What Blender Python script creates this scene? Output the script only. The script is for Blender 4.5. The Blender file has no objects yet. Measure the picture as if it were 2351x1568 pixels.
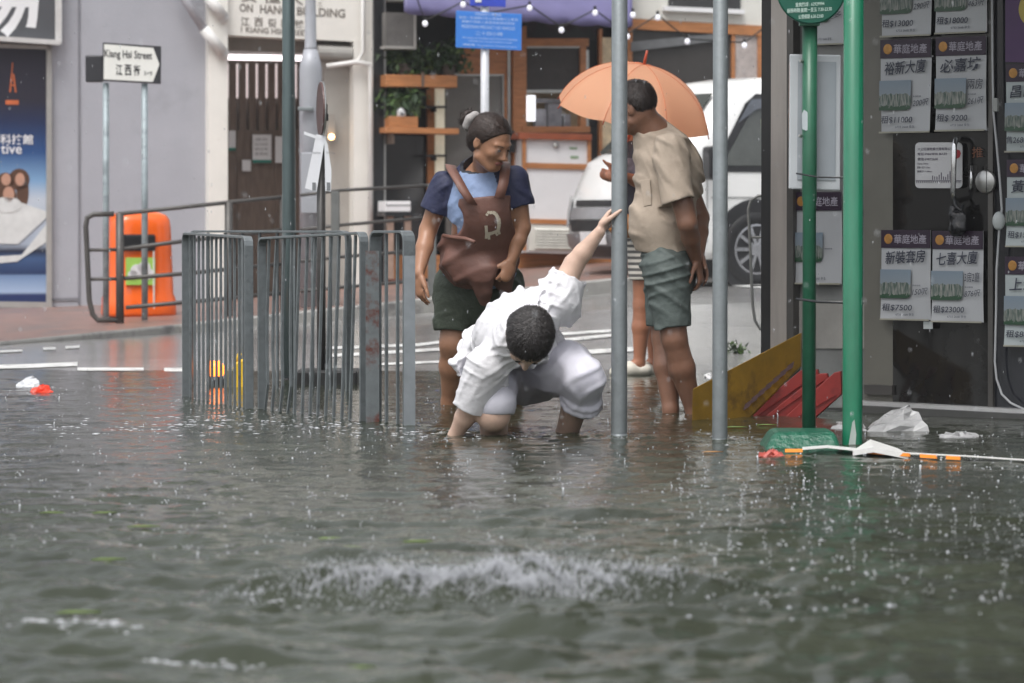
import bpy, bmesh, math, random
import numpy as np
from mathutils import Vector, Matrix
random.seed(7); RNG = np.random.RandomState(11)
SC = bpy.context.scene; COL = SC.collection
R = math.radians
# ------------------------------------------------------------------ camera
F = 8816.0; CU, CV = 1175.5, 784.0; H = 0.935
TILT = math.atan(284 / F); cT, sT = math.cos(TILT), math.sin(TILT)
cam = bpy.data.cameras.new("camera"); camo = bpy.data.objects.new("camera", cam); COL.objects.link(camo)
camo.location = (0, 0, H); camo.rotation_euler = (math.pi / 2 - TILT, 0, 0)
cam.lens = 135; cam.sensor_width = 36; cam.clip_start = 0.1; cam.clip_end = 500
cam.dof.use_dof = True; cam.dof.focus_distance = 17.8; cam.dof.aperture_fstop = 5.0; cam.dof.aperture_blades = 9
SC.camera = camo
# ------------------------------------------------------------------ sky and light (rain, overcast)
SUN_EL, SUN_AZ = 62, 205
w = bpy.data.worlds.new("World"); SC.world = w; w.use_nodes = True
nt = w.node_tree; bg = nt.nodes["Background"]
sky = nt.nodes.new("ShaderNodeTexSky"); sky.sky_type = 'NISHITA'; sky.sun_disc = False
sky.sun_elevation = R(SUN_EL); sky.sun_rotation = R(SUN_AZ); sky.dust_density = 4.0; sky.air_density = 1.2
hs = nt.nodes.new("ShaderNodeHueSaturation"); hs.inputs["Saturation"].default_value = 0.22
nt.links.new(sky.outputs[0], hs.inputs["Color"]); nt.links.new(hs.outputs[0], bg.inputs[0]); bg.inputs[1].default_value = 0.15
sun = bpy.data.lights.new("sun", 'SUN'); sun.energy = 1.0; sun.angle = R(25); sun.color = (1.0, 0.985, 0.965)
suno = bpy.data.objects.new("sun", sun); COL.objects.link(suno)
# light comes from azimuth SUN_AZ (behind the camera, a little left), elevation SUN_EL
az = R(SUN_AZ); dvec = Vector((math.sin(az) * math.cos(R(SUN_EL)), math.cos(az) * math.cos(R(SUN_EL)), math.sin(R(SUN_EL))))
suno.rotation_euler = dvec.to_track_quat('Z', 'Y').to_euler()
SC.view_settings.view_transform = 'Standard'; SC.view_settings.look = 'None'
SC.view_settings.exposure = 0.72; SC.view_settings.gamma = 1.0
try:
    SC.cycles.use_denoising = True; SC.cycles.max_bounces = 8; SC.cycles.volume_bounces = 0
except Exception: pass

# ------------------------------------------------------------------ placing helpers
def ray(u, v):
    a = (u - CU) / F; b = (CV - v) / F
    return Vector((a, cT + b * sT, -sT + b * cT))
def P(u, v, Y):
    d = ray(u, v); return Vector((0, 0, H)) + d * (Y / d.y)
def G(u, v, z=0.0):
    d = ray(u, v); return Vector((0, 0, H)) + d * ((z - H) / d.z)
def RP(u, v, p0, n):
    d = ray(u, v); o = Vector((0, 0, H)); return o + d * ((p0 - o).dot(n) / d.dot(n))
def PX(Y): return Y / F            # metres per display pixel at depth Y
XR = [-6, -2.6, -0.77, 0.84, 2.2, 5]; ZR = [.02, .03, .15, .29, .345, .5]
def zroad(x, y):
    zr = np.interp(x, XR, ZR)
    if y >= 27.5: return zr
    if y >= 23.5: return zr * (y - 23.5) / 4.0
    return max(-.30, -(23.5 - y) * .035)
def onroad(u, v, dz=0.0):
    d = ray(u, v); y = 20.0
    lo, hi = 12.0, 45.0
    for _ in range(40):
        m = (lo + hi) / 2; p = Vector((0, 0, H)) + d * (m / d.y)
        if p.z > zroad(p.x, p.y) + dz: lo = m
        else: hi = m
    return Vector((0, 0, H)) + d * (lo / d.y)

# ------------------------------------------------------------------ materials
MC = {}
def M(name, col, rough=.5, metal=0., var=.12, scale=9., bump=0., bscale=60., spec=.5, emit=0., ecol=None, trans=0., dirt=None, dscale=5., dlo=.5, alpha=1., coat=0., ior=1.45, stretch=None, sss=0.):
    if name in MC: return MC[name]
    m = bpy.data.materials.new(name); m.use_nodes = True; MC[name] = m
    t = m.node_tree; b = t.nodes["Principled BSDF"]; N = t.nodes.new; L = t.links.new
    b.inputs["Roughness"].default_value = rough; b.inputs["Metallic"].default_value = metal
    b.inputs["Specular IOR Level"].default_value = spec; b.inputs["IOR"].default_value = ior
    b.inputs["Transmission Weight"].default_value = trans; b.inputs["Alpha"].default_value = alpha
    b.inputs["Coat Weight"].default_value = coat; b.inputs["Coat Roughness"].default_value = .08
    if sss: b.inputs["Subsurface Weight"].default_value = sss; b.inputs["Subsurface Radius"].default_value = (.02, .008, .005)
    tc = N("ShaderNodeTexCoord"); src = tc.outputs["Object"]
    if stretch:
        mp = N("ShaderNodeMapping"); mp.inputs["Scale"].default_value = stretch; L(src, mp.inputs[0]); src = mp.outputs[0]
    n1 = N("ShaderNodeTexNoise"); n1.inputs["Scale"].default_value = scale; n1.inputs["Detail"].default_value = 6; n1.inputs["Roughness"].default_value = .65; L(src, n1.inputs["Vector"])
    cr = N("ShaderNodeValToRGB"); cr.color_ramp.elements[0].position = .28; cr.color_ramp.elements[1].position = .72
    c = np.array(col[:3]); lo = np.clip(c * (1 - var), 0, 1); hi = np.clip(c * (1 + var), 0, 1)
    cr.color_ramp.elements[0].color = (*lo, 1); cr.color_ramp.elements[1].color = (*hi, 1); L(n1.outputs["Fac"], cr.inputs[0])
    out = cr.outputs[0]
    if dirt is not None:
        n2 = N("ShaderNodeTexNoise"); n2.inputs["Scale"].default_value = dscale; n2.inputs["Detail"].default_value = 8; n2.inputs["Roughness"].default_value = .7; L(src, n2.inputs["Vector"])
        r2 = N("ShaderNodeValToRGB"); r2.color_ramp.elements[0].position = dlo; r2.color_ramp.elements[1].position = min(1, dlo + .12)
        r2.color_ramp.elements[0].color = (0, 0, 0, 1); r2.color_ramp.elements[1].color = (1, 1, 1, 1); L(n2.outputs["Fac"], r2.inputs[0])
        mx = N("ShaderNodeMixRGB"); mx.inputs[2].default_value = (*dirt, 1); L(r2.outputs[0], mx.inputs[0]); L(out, mx.inputs[1]); out = mx.outputs[0]
    L(out, b.inputs["Base Color"])
    if bump:
        n3 = N("ShaderNodeTexNoise"); n3.inputs["Scale"].default_value = bscale; n3.inputs["Detail"].default_value = 4; L(src, n3.inputs["Vector"])
        bp = N("ShaderNodeBump"); bp.inputs["Strength"].default_value = bump; bp.inputs["Distance"].default_value = .01; L(n3.outputs["Fac"], bp.inputs["Height"]); L(bp.outputs[0], b.inputs["Normal"])
    if emit:
        b.inputs["Emission Color"].default_value = (*(ecol or col)[:3], 1); b.inputs["Emission Strength"].default_value = emit
    m["n_out"] = 1
    return m

# ------------------------------------------------------------------ object helpers
WLOC = {}
def tag(o, label=None, cat=None, group=None, kind=None):
    if label: o["label"] = label
    if cat: o["category"] = cat
    if group: o["group"] = group
    if kind: o["kind"] = kind
    return o
def thing(name, loc, label, cat, group=None):
    o = bpy.data.objects.new(name, None); COL.objects.link(o); o.location = loc; o.empty_display_size = .1
    WLOC[o.name] = Vector(loc); return tag(o, label, cat, group)
def mesh_obj(name, V, Fc, mats, parent=None, smooth=False, midx=None, base=None):
    V = np.asarray(V, dtype=np.float64).reshape(-1, 3)
    if parent is not None: org = WLOC[parent.name]
    else:
        org = Vector(base) if base is not None else Vector((float((V[:, 0].min() + V[:, 0].max()) / 2), float((V[:, 1].min() + V[:, 1].max()) / 2), float(V[:, 2].min())))
    me = bpy.data.meshes.new(name)
    Vl = V - np.array(org)
    if isinstance(Fc, np.ndarray):
        n, k = Fc.shape
        me.vertices.add(len(Vl)); me.vertices.foreach_set("co", Vl.ravel())
        me.loops.add(n * k); me.loops.foreach_set("vertex_index", Fc.astype(np.int32).ravel())
        me.polygons.add(n); me.polygons.foreach_set("loop_start", np.arange(0, n * k, k, dtype=np.int32))
        try: me.polygons.foreach_set("loop_total", np.full(n, k, dtype=np.int32))
        except Exception: pass
        me.update(calc_edges=True); me.validate()
    else:
        me.from_pydata([tuple(p) for p in Vl], [], Fc); me.update()
    mats = mats if isinstance(mats, (list, tuple)) else [mats]
    for m in mats: me.materials.append(m)
    if midx is not None: me.polygons.foreach_set("material_index", np.asarray(midx, dtype=np.int32))
    if smooth: me.polygons.foreach_set("use_smooth", np.ones(len(me.polygons), dtype=bool))
    me.update()
    o = bpy.data.objects.new(name, me); COL.objects.link(o)
    if parent is not None: o.parent = parent
    else: o.location = org
    WLOC[o.name] = Vector(org)
    return o
class MB:
    def __init__(s): s.v = []; s.f = []; s.m = []; s.cur = 0
    def add(s, V, Fs):
        b = len(s.v); s.v += [tuple(p) for p in V]; s.f += [tuple(i + b for i in f) for f in Fs]; s.m += [s.cur] * len(Fs); return s
    def box(s, c, d, ex=(1, 0, 0), ey=(0, 1, 0), ez=(0, 0, 1)):
        c = Vector(c); ex = Vector(ex).normalized() * d[0] / 2; ey = Vector(ey).normalized() * d[1] / 2; ez = Vector(ez).normalized() * d[2] / 2
        V = [c + ex * i + ey * j + ez * k for k in (-1, 1) for j in (-1, 1) for i in (-1, 1)]
        return s.add(V, [(0, 2, 3, 1), (4, 5, 7, 6), (0, 1, 5, 4), (2, 6, 7, 3), (0, 4, 6, 2), (1, 3, 7, 5)])
    def prism(s, poly, off):
        """poly: list of 3D points (counter-clockwise seen from the front), off: vector of thickness going backwards"""
        n = len(poly); off = Vector(off); A = [Vector(p) for p in poly]; B = [p + off for p in A]
        return s.add(A + B, [tuple(range(n)), tuple(range(2 * n - 1, n - 1, -1))] + [(i, i + n, (i + 1) % n + n, (i + 1) % n) for i in range(n)])
    def tube(s, pts, r, n=10, caps=True, flat=None):
        pts = [Vector(p) for p in pts]; rs = r if isinstance(r, (list, tuple)) else [r] * len(pts)
        V = []; Fs = []; up = None
        for i, p in enumerate(pts):
            d = (pts[min(i + 1, len(pts) - 1)] - pts[max(i - 1, 0)]).normalized()
            if up is None:
                up = Vector((0, 0, 1)) if abs(d.z) < .9 else Vector((0, 1, 0))
            x = d.cross(up).normalized(); y = x.cross(d).normalized(); up = y
            for k in range(n):
                a = 2 * math.pi * k / n; V.append(p + (x * math.cos(a) + y * math.sin(a)) * rs[i])
        for i in range(len(pts) - 1):
            for k in range(n):
                a = i * n + k; b = i * n + (k + 1) % n; Fs.append((a, b, b + n, a + n))
        if caps: Fs += [tuple(range(n - 1, -1, -1)), tuple(range((len(pts) - 1) * n, len(pts) * n))]
        return s.add(V, Fs)
    def flatbar(s, pts, w, t, side):
        """flat bar of width w (along side) and thickness t swept along pts"""
        pts = [Vector(p) for p in pts]; side = Vector(side).normalized(); V = []; Fs = []
        for i, p in enumerate(pts):
            d = (pts[min(i + 1, len(pts) - 1)] - pts[max(i - 1, 0)]).normalized(); nn = d.cross(side).normalized()
            V += [p + side * w / 2 + nn * t / 2, p - side * w / 2 + nn * t / 2, p - side * w / 2 - nn * t / 2, p + side * w / 2 - nn * t / 2]
        for i in range(len(pts) - 1):
            for k in range(4):
                a = i * 4 + k; b = i * 4 + (k + 1) % 4; Fs.append((a, a + 4, b + 4, b))
        e = (len(pts) - 1) * 4; Fs += [(0, 1, 2, 3), (e + 3, e + 2, e + 1, e)]
        return s.add(V, Fs)
    def lathe(s, c, prof, n=24, ax=(0, 0, 1), ref=None):
        ax = Vector(ax).normalized(); x = Vector(ref or ((1, 0, 0) if abs(ax.x) < .9 else (0, 1, 0))); x = (x - ax * x.dot(ax)).normalized(); y = ax.cross(x); c = Vector(c)
        V = []; Fs = []
        for (r, h) in prof:
            for k in range(n):
                a = 2 * math.pi * k / n; V.append(c + ax * h + (x * math.cos(a) + y * math.sin(a)) * r)
        for i in range(len(prof) - 1):
            for k in range(n):
                a = i * n + k; b = i * n + (k + 1) % n; Fs.append((a, b, b + n, a + n))
        Fs += [tuple(range(n - 1, -1, -1)), tuple(range((len(prof) - 1) * n, len(prof) * n))]
        return s.add(V, Fs)
    def ball(s, c, r, n=8, m=6):
        c = Vector(c); r = Vector(r) if hasattr(r, '__len__') else Vector((r, r, r)); V = [c + Vector((0, 0, -r.z))]; Fs = []
        for i in range(1, m):
            ph = -math.pi / 2 + math.pi * i / m
            for k in range(n):
                a = 2 * math.pi * k / n; V.append(c + Vector((r.x * math.cos(ph) * math.cos(a), r.y * math.cos(ph) * math.sin(a), r.z * math.sin(ph))))
        V.append(c + Vector((0, 0, r.z))); T = len(V) - 1
        for k in range(n): Fs.append((0, 1 + (k + 1) % n, 1 + k))
        for i in range(m - 2):
            for k in range(n):
                a = 1 + i * n + k; b = 1 + i * n + (k + 1) % n; Fs.append((a, b, b + n, a + n))
        for k in range(n): Fs.append((T, T - n + k, T - n + (k + 1) % n))
        return s.add(V, Fs)
    def build(s, name, mats, parent=None, smooth=False, bevel=0, base=None):
        o = mesh_obj(name, s.v, s.f, mats, parent, smooth, s.m, base)
        if bevel:
            md = o.modifiers.new("bevel", 'BEVEL'); md.width = bevel; md.segments = 2; md.limit_method = 'ANGLE'; md.angle_limit = R(40)
        return o
# text outlines (built-in font, CJK fallback), cached
TX = {}
def glyphs(sx, shear=0., bold=0.):
    k = (sx, shear, bold)
    if k not in TX:
        cu = bpy.data.curves.new("t", 'FONT'); cu.body = sx; cu.size = 1; cu.shear = shear; cu.offset = bold; cu.resolution_u = 3
        ob = bpy.data.objects.new("t", cu); me = bpy.data.meshes.new_from_object(ob)
        V = np.array([v.co[:] for v in me.vertices]).reshape(-1, 3); Fs = [tuple(p.vertices) for p in me.polygons]
        bpy.data.objects.remove(ob); bpy.data.curves.remove(cu); bpy.data.meshes.remove(me)
        if len(V): V = V - np.array([V[:, 0].min(), V[:, 1].min(), 0])
        TX[k] = (V, Fs)
    return TX[k]
def put_text(mb, sx, o, ex, ez, h=None, wd=None, shear=0., bold=0., lift=.0015, center=False):
    """write sx so its box is h tall (and wd wide if given) with lower-left corner o"""
    V, Fs = glyphs(sx, shear, bold)
    if not len(V): return mb
    ex = Vector(ex).normalized(); ez = Vector(ez).normalized(); nn = ex.cross(ez).normalized()
    bw, bh = V[:, 0].max(), V[:, 1].max()
    sy = h / bh if h else wd / bw; sxx = wd / bw if wd else sy
    o = Vector(o) + nn * lift
    if center: o = o - ex * bw * sxx / 2
    return mb.add([o + ex * float(p[0] * sxx) + ez * float(p[1] * sy) for p in V], Fs)

# ------------------------------------------------------------------ implicit surfaces for bodies and cloth
class Sdf:
    def __init__(s, h=.005): s.h = h; s.pr = []; s.post = []; s.smooth = [.5, .5, .35]
    def cone(s, a, b, ra, rb=None, k=.02, flat=None, op=0): s.pr.append(('c', np.array(a, float), np.array(b, float), ra, ra if rb is None else rb, k, flat, op)); return s
    def ell(s, c, r, Rm=None, k=.02, op=0): s.pr.append(('e', np.array(c, float), np.array(r, float), np.eye(3) if Rm is None else np.array(Rm, float), 0, k, None, op)); return s
    def limb(s, pts, rs, k=.02, flat=None, op=0):
        for i in range(len(pts) - 1): s.cone(pts[i], pts[i + 1], rs[i], rs[i + 1], k, flat, op)
        return s
    def clip(s, p, n): s.pr.append(('p', np.array(p, float), np.array(n, float) / np.linalg.norm(n), 0, 0, 0, None, 2)); return s
    def cut(s, p, n, c, rad): s.pr.append(('q', np.array(p, float), np.array(n, float) / np.linalg.norm(n), np.array(c, float), rad, 0, None, 2)); return s
    def field(s, fn): s.post.append(fn); return s
    def bb(s, p):
        if p[0] == 'c':
            r = max(p[3], p[4]); return np.minimum(p[1], p[2]) - r, np.maximum(p[1], p[2]) + r
        r = np.max(p[2]) if not np.allclose(p[3], np.eye(3)) else p[2]
        return p[1] - r, p[1] + r
    def mesh(s):
        h = s.h; lo = np.full(3, 1e9); hi = -lo
        for p in s.pr:
            if p[0] in 'ce' and p[7] == 0: a, b = s.bb(p); lo = np.minimum(lo, a); hi = np.maximum(hi, b)
        lo -= .03; hi += .03; dims = np.ceil((hi - lo) / h).astype(int) + 1
        D = np.full(dims, 9., np.float32); ax = [(lo[i] + h * np.arange(dims[i])).astype(np.float32) for i in range(3)]
        for p in s.pr:
            if p[0] == 'p':
                d = (ax[0][:, None, None] - p[1][0]) * p[2][0] + (ax[1][None, :, None] - p[1][1]) * p[2][1] + (ax[2][None, None, :] - p[1][2]) * p[2][2]
                np.maximum(D, d.astype(np.float32), out=D); continue
            if p[0] == 'q': a, b = p[3] - p[4], p[3] + p[4]; k = 0
            else: a, b = s.bb(p); k = p[5]
            m = k + 4 * h; i0 = np.clip(((a - m - lo) / h).astype(int), 0, dims - 1); i1 = np.clip(((b + m - lo) / h).astype(int) + 2, 1, dims)
            if np.any(i1 <= i0): continue
            sl = tuple(slice(i0[i], i1[i]) for i in range(3))
            X = ax[0][sl[0]][:, None, None]; Y = ax[1][sl[1]][None, :, None]; Z = ax[2][sl[2]][None, None, :]
            if p[0] == 'q':
                d = (X - p[1][0]) * p[2][0] + (Y - p[1][1]) * p[2][1] + (Z - p[1][2]) * p[2][2]
                inside = (X - p[3][0]) ** 2 + (Y - p[3][1]) ** 2 + (Z - p[3][2]) ** 2 < p[4] ** 2
                D[sl] = np.where(inside, np.maximum(D[sl], d), D[sl]); continue
            if p[0] == 'c':
                A, B = p[1], p[2]; ba = B - A; q = [X - A[0], Y - A[1], Z - A[2]]
                if p[6] is not None:
                    n = np.array(p[6][0], float); n /= np.linalg.norm(n); g = 1 / p[6][1] - 1
                    qn = q[0] * n[0] + q[1] * n[1] + q[2] * n[2]; q = [q[i] + n[i] * g * qn for i in range(3)]; ba = ba + n * g * ba.dot(n)
                t = np.clip((q[0] * ba[0] + q[1] * ba[1] + q[2] * ba[2]) / max(1e-9, ba.dot(ba)), 0, 1)
                d = np.sqrt((q[0] - t * ba[0]) ** 2 + (q[1] - t * ba[1]) ** 2 + (q[2] - t * ba[2]) ** 2) - (p[3] + t * (p[4] - p[3]))
                if p[6] is not None: d = d * (.5 + .5 * p[6][1])
            else:
                q = [X - p[1][0], Y - p[1][1], Z - p[1][2]]; Rm = p[3]; r = p[2]
                l = [(q[0] * Rm[0][i] + q[1] * Rm[1][i] + q[2] * Rm[2][i]) / r[i] for i in range(3)]
                kk = np.sqrt(l[0] ** 2 + l[1] ** 2 + l[2] ** 2); d = (kk - 1) * min(r) * .8 + (kk - 1) * max(r) * .2
            d = d.astype(np.float32); E = D[sl]
            if p[7] == 0:
                hh = np.clip(.5 + .5 * (E - d) / max(k, 1e-6), 0, 1); D[sl] = E + (d - E) * hh - k * hh * (1 - hh)
            else:
                nd = -d; hh = np.clip(.5 - .5 * (E - nd) / max(k, 1e-6), 0, 1); D[sl] = E + (nd - E) * hh + k * hh * (1 - hh)
        for fn in s.post:
            ii = np.nonzero(np.abs(D) < .03); pts = np.stack([ax[0][ii[0]], ax[1][ii[1]], ax[2][ii[2]]], 1)
            D[ii] += fn(pts).astype(np.float32)
        # surface nets
        D = np.pad(D, 1, constant_values=9.); lo = lo - h; dims = dims + 2
        S = D < 0; n0 = [d - 1 for d in dims]
        cnt = np.zeros(n0, np.int8)
        for dx in (0, 1):
            for dy in (0, 1):
                for dz in (0, 1): cnt += S[dx:dx + n0[0], dy:dy + n0[1], dz:dz + n0[2]]
        act = (cnt > 0) & (cnt < 8); idx = np.full(n0, -1, np.int64); ci = np.argwhere(act); idx[act] = np.arange(len(ci))
        acc = np.zeros((len(ci), 3)); num = np.zeros(len(ci))
        c8 = {}
        for dx in (0, 1):
            for dy in (0, 1):
                for dz in (0, 1): c8[(dx, dy, dz)] = D[ci[:, 0] + dx, ci[:, 1] + dy, ci[:, 2] + dz]
        for a in c8:
            for axi in range(3):
                if a[axi] == 0:
                    b = list(a); b[axi] = 1; da, db = c8[a], c8[tuple(b)]; x = (da < 0) != (db < 0)
                    t = np.where(x, da / np.where(x, da - db, 1), 0); pos = np.tile(np.array(a, float), (len(ci), 1)); pos[:, axi] += t
                    acc += pos * x[:, None]; num += x
        V = lo + h * (ci + acc / num[:, None])
        quads = []
        for axi in range(3):
            o1, o2 = (axi + 1) % 3, (axi + 2) % 3
            sl0 = [slice(1, n0[i]) for i in range(3)]; sl1 = list(sl0); sl0[axi] = slice(0, n0[axi]); sl1[axi] = slice(1, n0[axi] + 1)
            a = S[tuple(sl0)]; b = S[tuple(sl1)]
            for flip in (0, 1):
                e = np.argwhere((a & ~b) if flip == 0 else (~a & b))
                if not len(e): continue
                g = e.copy(); g[:, o1] += 1; g[:, o2] += 1      # grid node coordinate
                def cell(d1, d2):
                    c = g.copy(); c[:, o1] -= d1; c[:, o2] -= d2; return idx[c[:, 0], c[:, 1], c[:, 2]]
                q = np.stack([cell(1, 1), cell(0, 1), cell(0, 0), cell(1, 0)], 1)
                if flip: q = q[:, ::-1]
                quads.append(q)
        Q = np.concatenate(quads); Q = Q[(Q >= 0).all(1)]
        E2 = np.concatenate([Q[:, [0, 1]], Q[:, [1, 2]], Q[:, [2, 3]], Q[:, [3, 0]]])
        for lam in s.smooth:
            sm = np.zeros_like(V); ct = np.zeros(len(V))
            for c_ in range(3): sm[:, c_] = np.bincount(E2[:, 0], V[E2[:, 1], c_], len(V)) + np.bincount(E2[:, 1], V[E2[:, 0], c_], len(V))
            ct = np.bincount(E2[:, 0], None, len(V)) + np.bincount(E2[:, 1], None, len(V)); V = V + lam * (sm / np.maximum(ct, 1)[:, None] - V)
        return V, Q
    def hair(s, name, mat, parent, flow, n=2600, L=.028, wd=.0014, lift=.004, seed=0):
        """scalp volume plus fine locks lying along flow(p, normal)"""
        V, Q = s.mesh(); r = np.random.RandomState(seed); f = r.randint(0, len(Q), n); P0 = V[Q[f]].mean(1)
        N = np.cross(V[Q[f][:, 2]] - V[Q[f][:, 0]], V[Q[f][:, 3]] - V[Q[f][:, 1]]); N /= np.linalg.norm(N, axis=1)[:, None] + 1e-9
        D = flow(P0, N) + r.randn(n, 3) * .22; D -= N * (D * N).sum(1)[:, None]; D /= np.linalg.norm(D, axis=1)[:, None] + 1e-9
        B = np.cross(N, D); l = L * r.uniform(.6, 1.3, n)[:, None]; h = lift * r.uniform(.3, 1.2, n)[:, None]; w_ = wd * r.uniform(.6, 1.4, n)[:, None]
        a = P0 - N * .001; b = P0 + D * l * .5 + N * h; c = P0 + D * l + N * h * .5
        S_ = np.stack([a - B * w_, a + B * w_, b - B * w_, b + B * w_, c - B * w_ * .3, c + B * w_ * .3], 1).reshape(-1, 3)
        k = len(V) + 6 * np.arange(n); Q2 = np.concatenate([np.stack([k, k + 1, k + 3, k + 2], 1), np.stack([k + 2, k + 3, k + 5, k + 4], 1)])
        return mesh_obj(name, np.concatenate([V, S_]), np.concatenate([Q, Q2]), mat, parent, True)
    def build(s, name, mat, parent=None, base=None, mfn=None):
        V, Q = s.mesh(); midx = None
        if mfn is not None: midx = mfn(V[Q].mean(1))
        return mesh_obj(name, V, Q, mat, parent, True, midx, base)
def folds(dirs, amp, seed=0, sharp=1.0):
    """cloth folds: long coherent creases across each direction, dirs = [(direction, wavelength), ...]"""
    r = np.random.RandomState(seed)
    ph = r.rand(60) * 6.28; wd = r.randn(60, 3)
    def fn(p):
        out = np.zeros(len(p))
        for i, (d, wl) in enumerate(dirs):
            d = np.array(d, float); d /= np.linalg.norm(d)
            warp = 2.2 * np.sin(p @ (wd[i] * 4) + ph[i]) + 1.3 * np.sin(p @ (wd[i + 10] * 9) + ph[i + 10]) + .5 * np.sin(p @ (wd[i + 20] * 20) + ph[i + 20])
            ss = .5 + .5 * np.sin(p @ d * 2 * np.pi / wl + warp)
            mask = np.clip(.35 + .9 * np.sin(p @ (wd[i + 5] * 7) + ph[i + 5]) + .6 * np.sin(p @ (wd[i + 30] * 15) + ph[i + 30]), 0, 1.3)
            out -= amp * mask * (ss ** 3.5 - .22)
        return out
    return fn
def fuzz(amp, f=90, seed=0):
    r = np.random.RandomState(seed); k = r.randn(6, 3) * f; ph = r.rand(6) * 6.28
    return lambda p: amp * np.sin(p @ k.T + ph).sum(1) / 3
def nrm(v): v = np.array(v, float); return v / np.linalg.norm(v)
def A3(v): return np.array(v, float)
def frame(fwd, up):
    f = nrm(fwd); r = nrm(np.cross(f, up)); u = np.cross(r, f); return r, f, u     # right-hand side of the person, face, up
def hand(S, w, d, n, t, curl=.35, sp=.018, sc=1., thumb=None, r=.0085, curls=None):
    """w wrist, d palm direction, n back-of-hand normal, t direction of the thumb side"""
    w, d, n, t = A3(w), nrm(d), nrm(n), nrm(t)
    S.cone(w, w + d * .045 * sc, .024 * sc, .034 * sc, .015, (n, .5)); S.cone(w + d * .045 * sc, w + d * .085 * sc, .036 * sc, .034 * sc, .012, (n, .42))
    for i, L in enumerate((.072, .08, .074, .058)):
        b = w + d * (.088 - .004 * abs(i - 1)) * sc + t * (.027 - sp * i) * sc; ang = 0; c = curls[i] if curls else curl * (1 + .15 * i)
        dd = nrm(d + t * (.10 - .07 * i)); p = b; rr = r * sc * (1 - .05 * i)
        for j, fr in enumerate((.45, .30, .25)):
            ang += c * (.8 if j == 0 else 1.1); v = dd * math.cos(ang) - n * math.sin(ang); q = p + v * L * fr * sc
            S.cone(p, q, rr * (1.05 - .1 * j), rr * (.95 - .1 * j), .004); p = q
    th = thumb if thumb is not None else (d * .65 + t * .7 - n * .3)
    th = nrm(th); b = w + d * .025 * sc + t * .026 * sc; m1 = b + th * .042 * sc; th2 = nrm(th * .8 + d * .5 - n * .15); m2 = m1 + th2 * .034 * sc; m3 = m2 + th2 * .024 * sc
    S.cone(b, m1, .016 * sc, .0115 * sc, .01); S.cone(m1, m2, .0112 * sc, .0098 * sc, .004); S.cone(m2, m3, .0098 * sc, .008 * sc, .004)
def head(S, c, fr, sc=1.0, female=False):
    r, f, u = fr; c = A3(c); Rm = np.stack([r, f, u], 1)
    X = lambda x, y, z: c + (r * x + f * y + u * z) * sc
    S.ell(X(0, -.012, .03), np.array((.074, .092, .088)) * sc, Rm, .02)
    S.ell(X(0, .022, -.025), np.array((.062, .066, .08)) * sc, Rm, .03)
    S.ell(X(0, .062, -.088), np.array((.024, .02, .02)) * sc, Rm, .03)                       # chin
    for sg in (-1, 1):
        S.ell(X(.036 * sg, .06, -.022), np.array((.022, .02, .02)) * sc, Rm, .02)            # cheekbone
        S.cone(X(.056 * sg, .005, -.065), X(.02 * sg, .06, -.092), .018 * sc, .014 * sc, .03)  # jaw
        S.ell(X(.032 * sg, .094, .006), np.array((.017, .012, .011)) * sc, Rm, .012, 1)      # eye socket
        S.ell(X(.031 * sg, .075, .004), np.array((.013, .012, .011)) * sc, Rm, .006)         # eyeball under the lid
        S.cone(X(.012 * sg, .083, .024), X(.045 * sg, .07, .024), .008 * sc, .007 * sc, .014)  # brow ridge
        S.ell(X(.076 * sg, -.012, -.004), np.array((.010, .020, .032)) * sc, Rm, .008)       # ear
        S.ell(X(.086 * sg, -.004, 0), np.array((.006, .010, .017)) * sc, Rm, .006, 1)
        S.ell(X(.013 * sg, .088, -.034), np.array((.008, .009, .008)) * sc, Rm, .008)        # nostril wing
    S.cone(X(0, .084, .012), X(0, .103, -.03), .007 * sc, .0115 * sc, .012)                  # nose
    S.cone(X(-.018, .078, -.056), X(.018, .078, -.056), .0065 * sc, .0065 * sc, .008)        # upper lip
    S.cone(X(-.014, .076, -.067), X(.014, .076, -.067), .007 * sc, .007 * sc, .008)          # lower lip
    S.cone(X(-.02, .089, -.0615), X(.02, .089, -.0615), .003 * sc, .003 * sc, .004, None, 1)
    return X
# ================================================================== SETTING
def grid_mesh(name, xs, ys, zf, mat):
    V = [(x, y, zf(x, y)) for y in ys for x in xs]; n = len(xs)
    Fs = [(j * n + i, j * n + i + 1, (j + 1) * n + i + 1, (j + 1) * n + i) for j in range(len(ys) - 1) for i in range(n - 1)]
    return mesh_obj(name, V, Fs, mat, None, True, None, (0, 20, 0))
ASPH = M("wet_asphalt", (.31, .305, .295), .10, var=.22, scale=14, bump=.14, bscale=140, spec=.6, dirt=(.20, .197, .19), dscale=.7, dlo=.5)
xs = [-150, -60, -25, -12] + [-8 + .4 * i for i in range(41)] + [12, 25, 60, 150]
ys = [-60, -20, 0, 8, 14, 18] + [20 + .5 * i for i in range(50)] + [50, 70, 120, 250]
tag(grid_mesh("road", xs, ys, zroad, ASPH), kind="structure")
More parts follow.
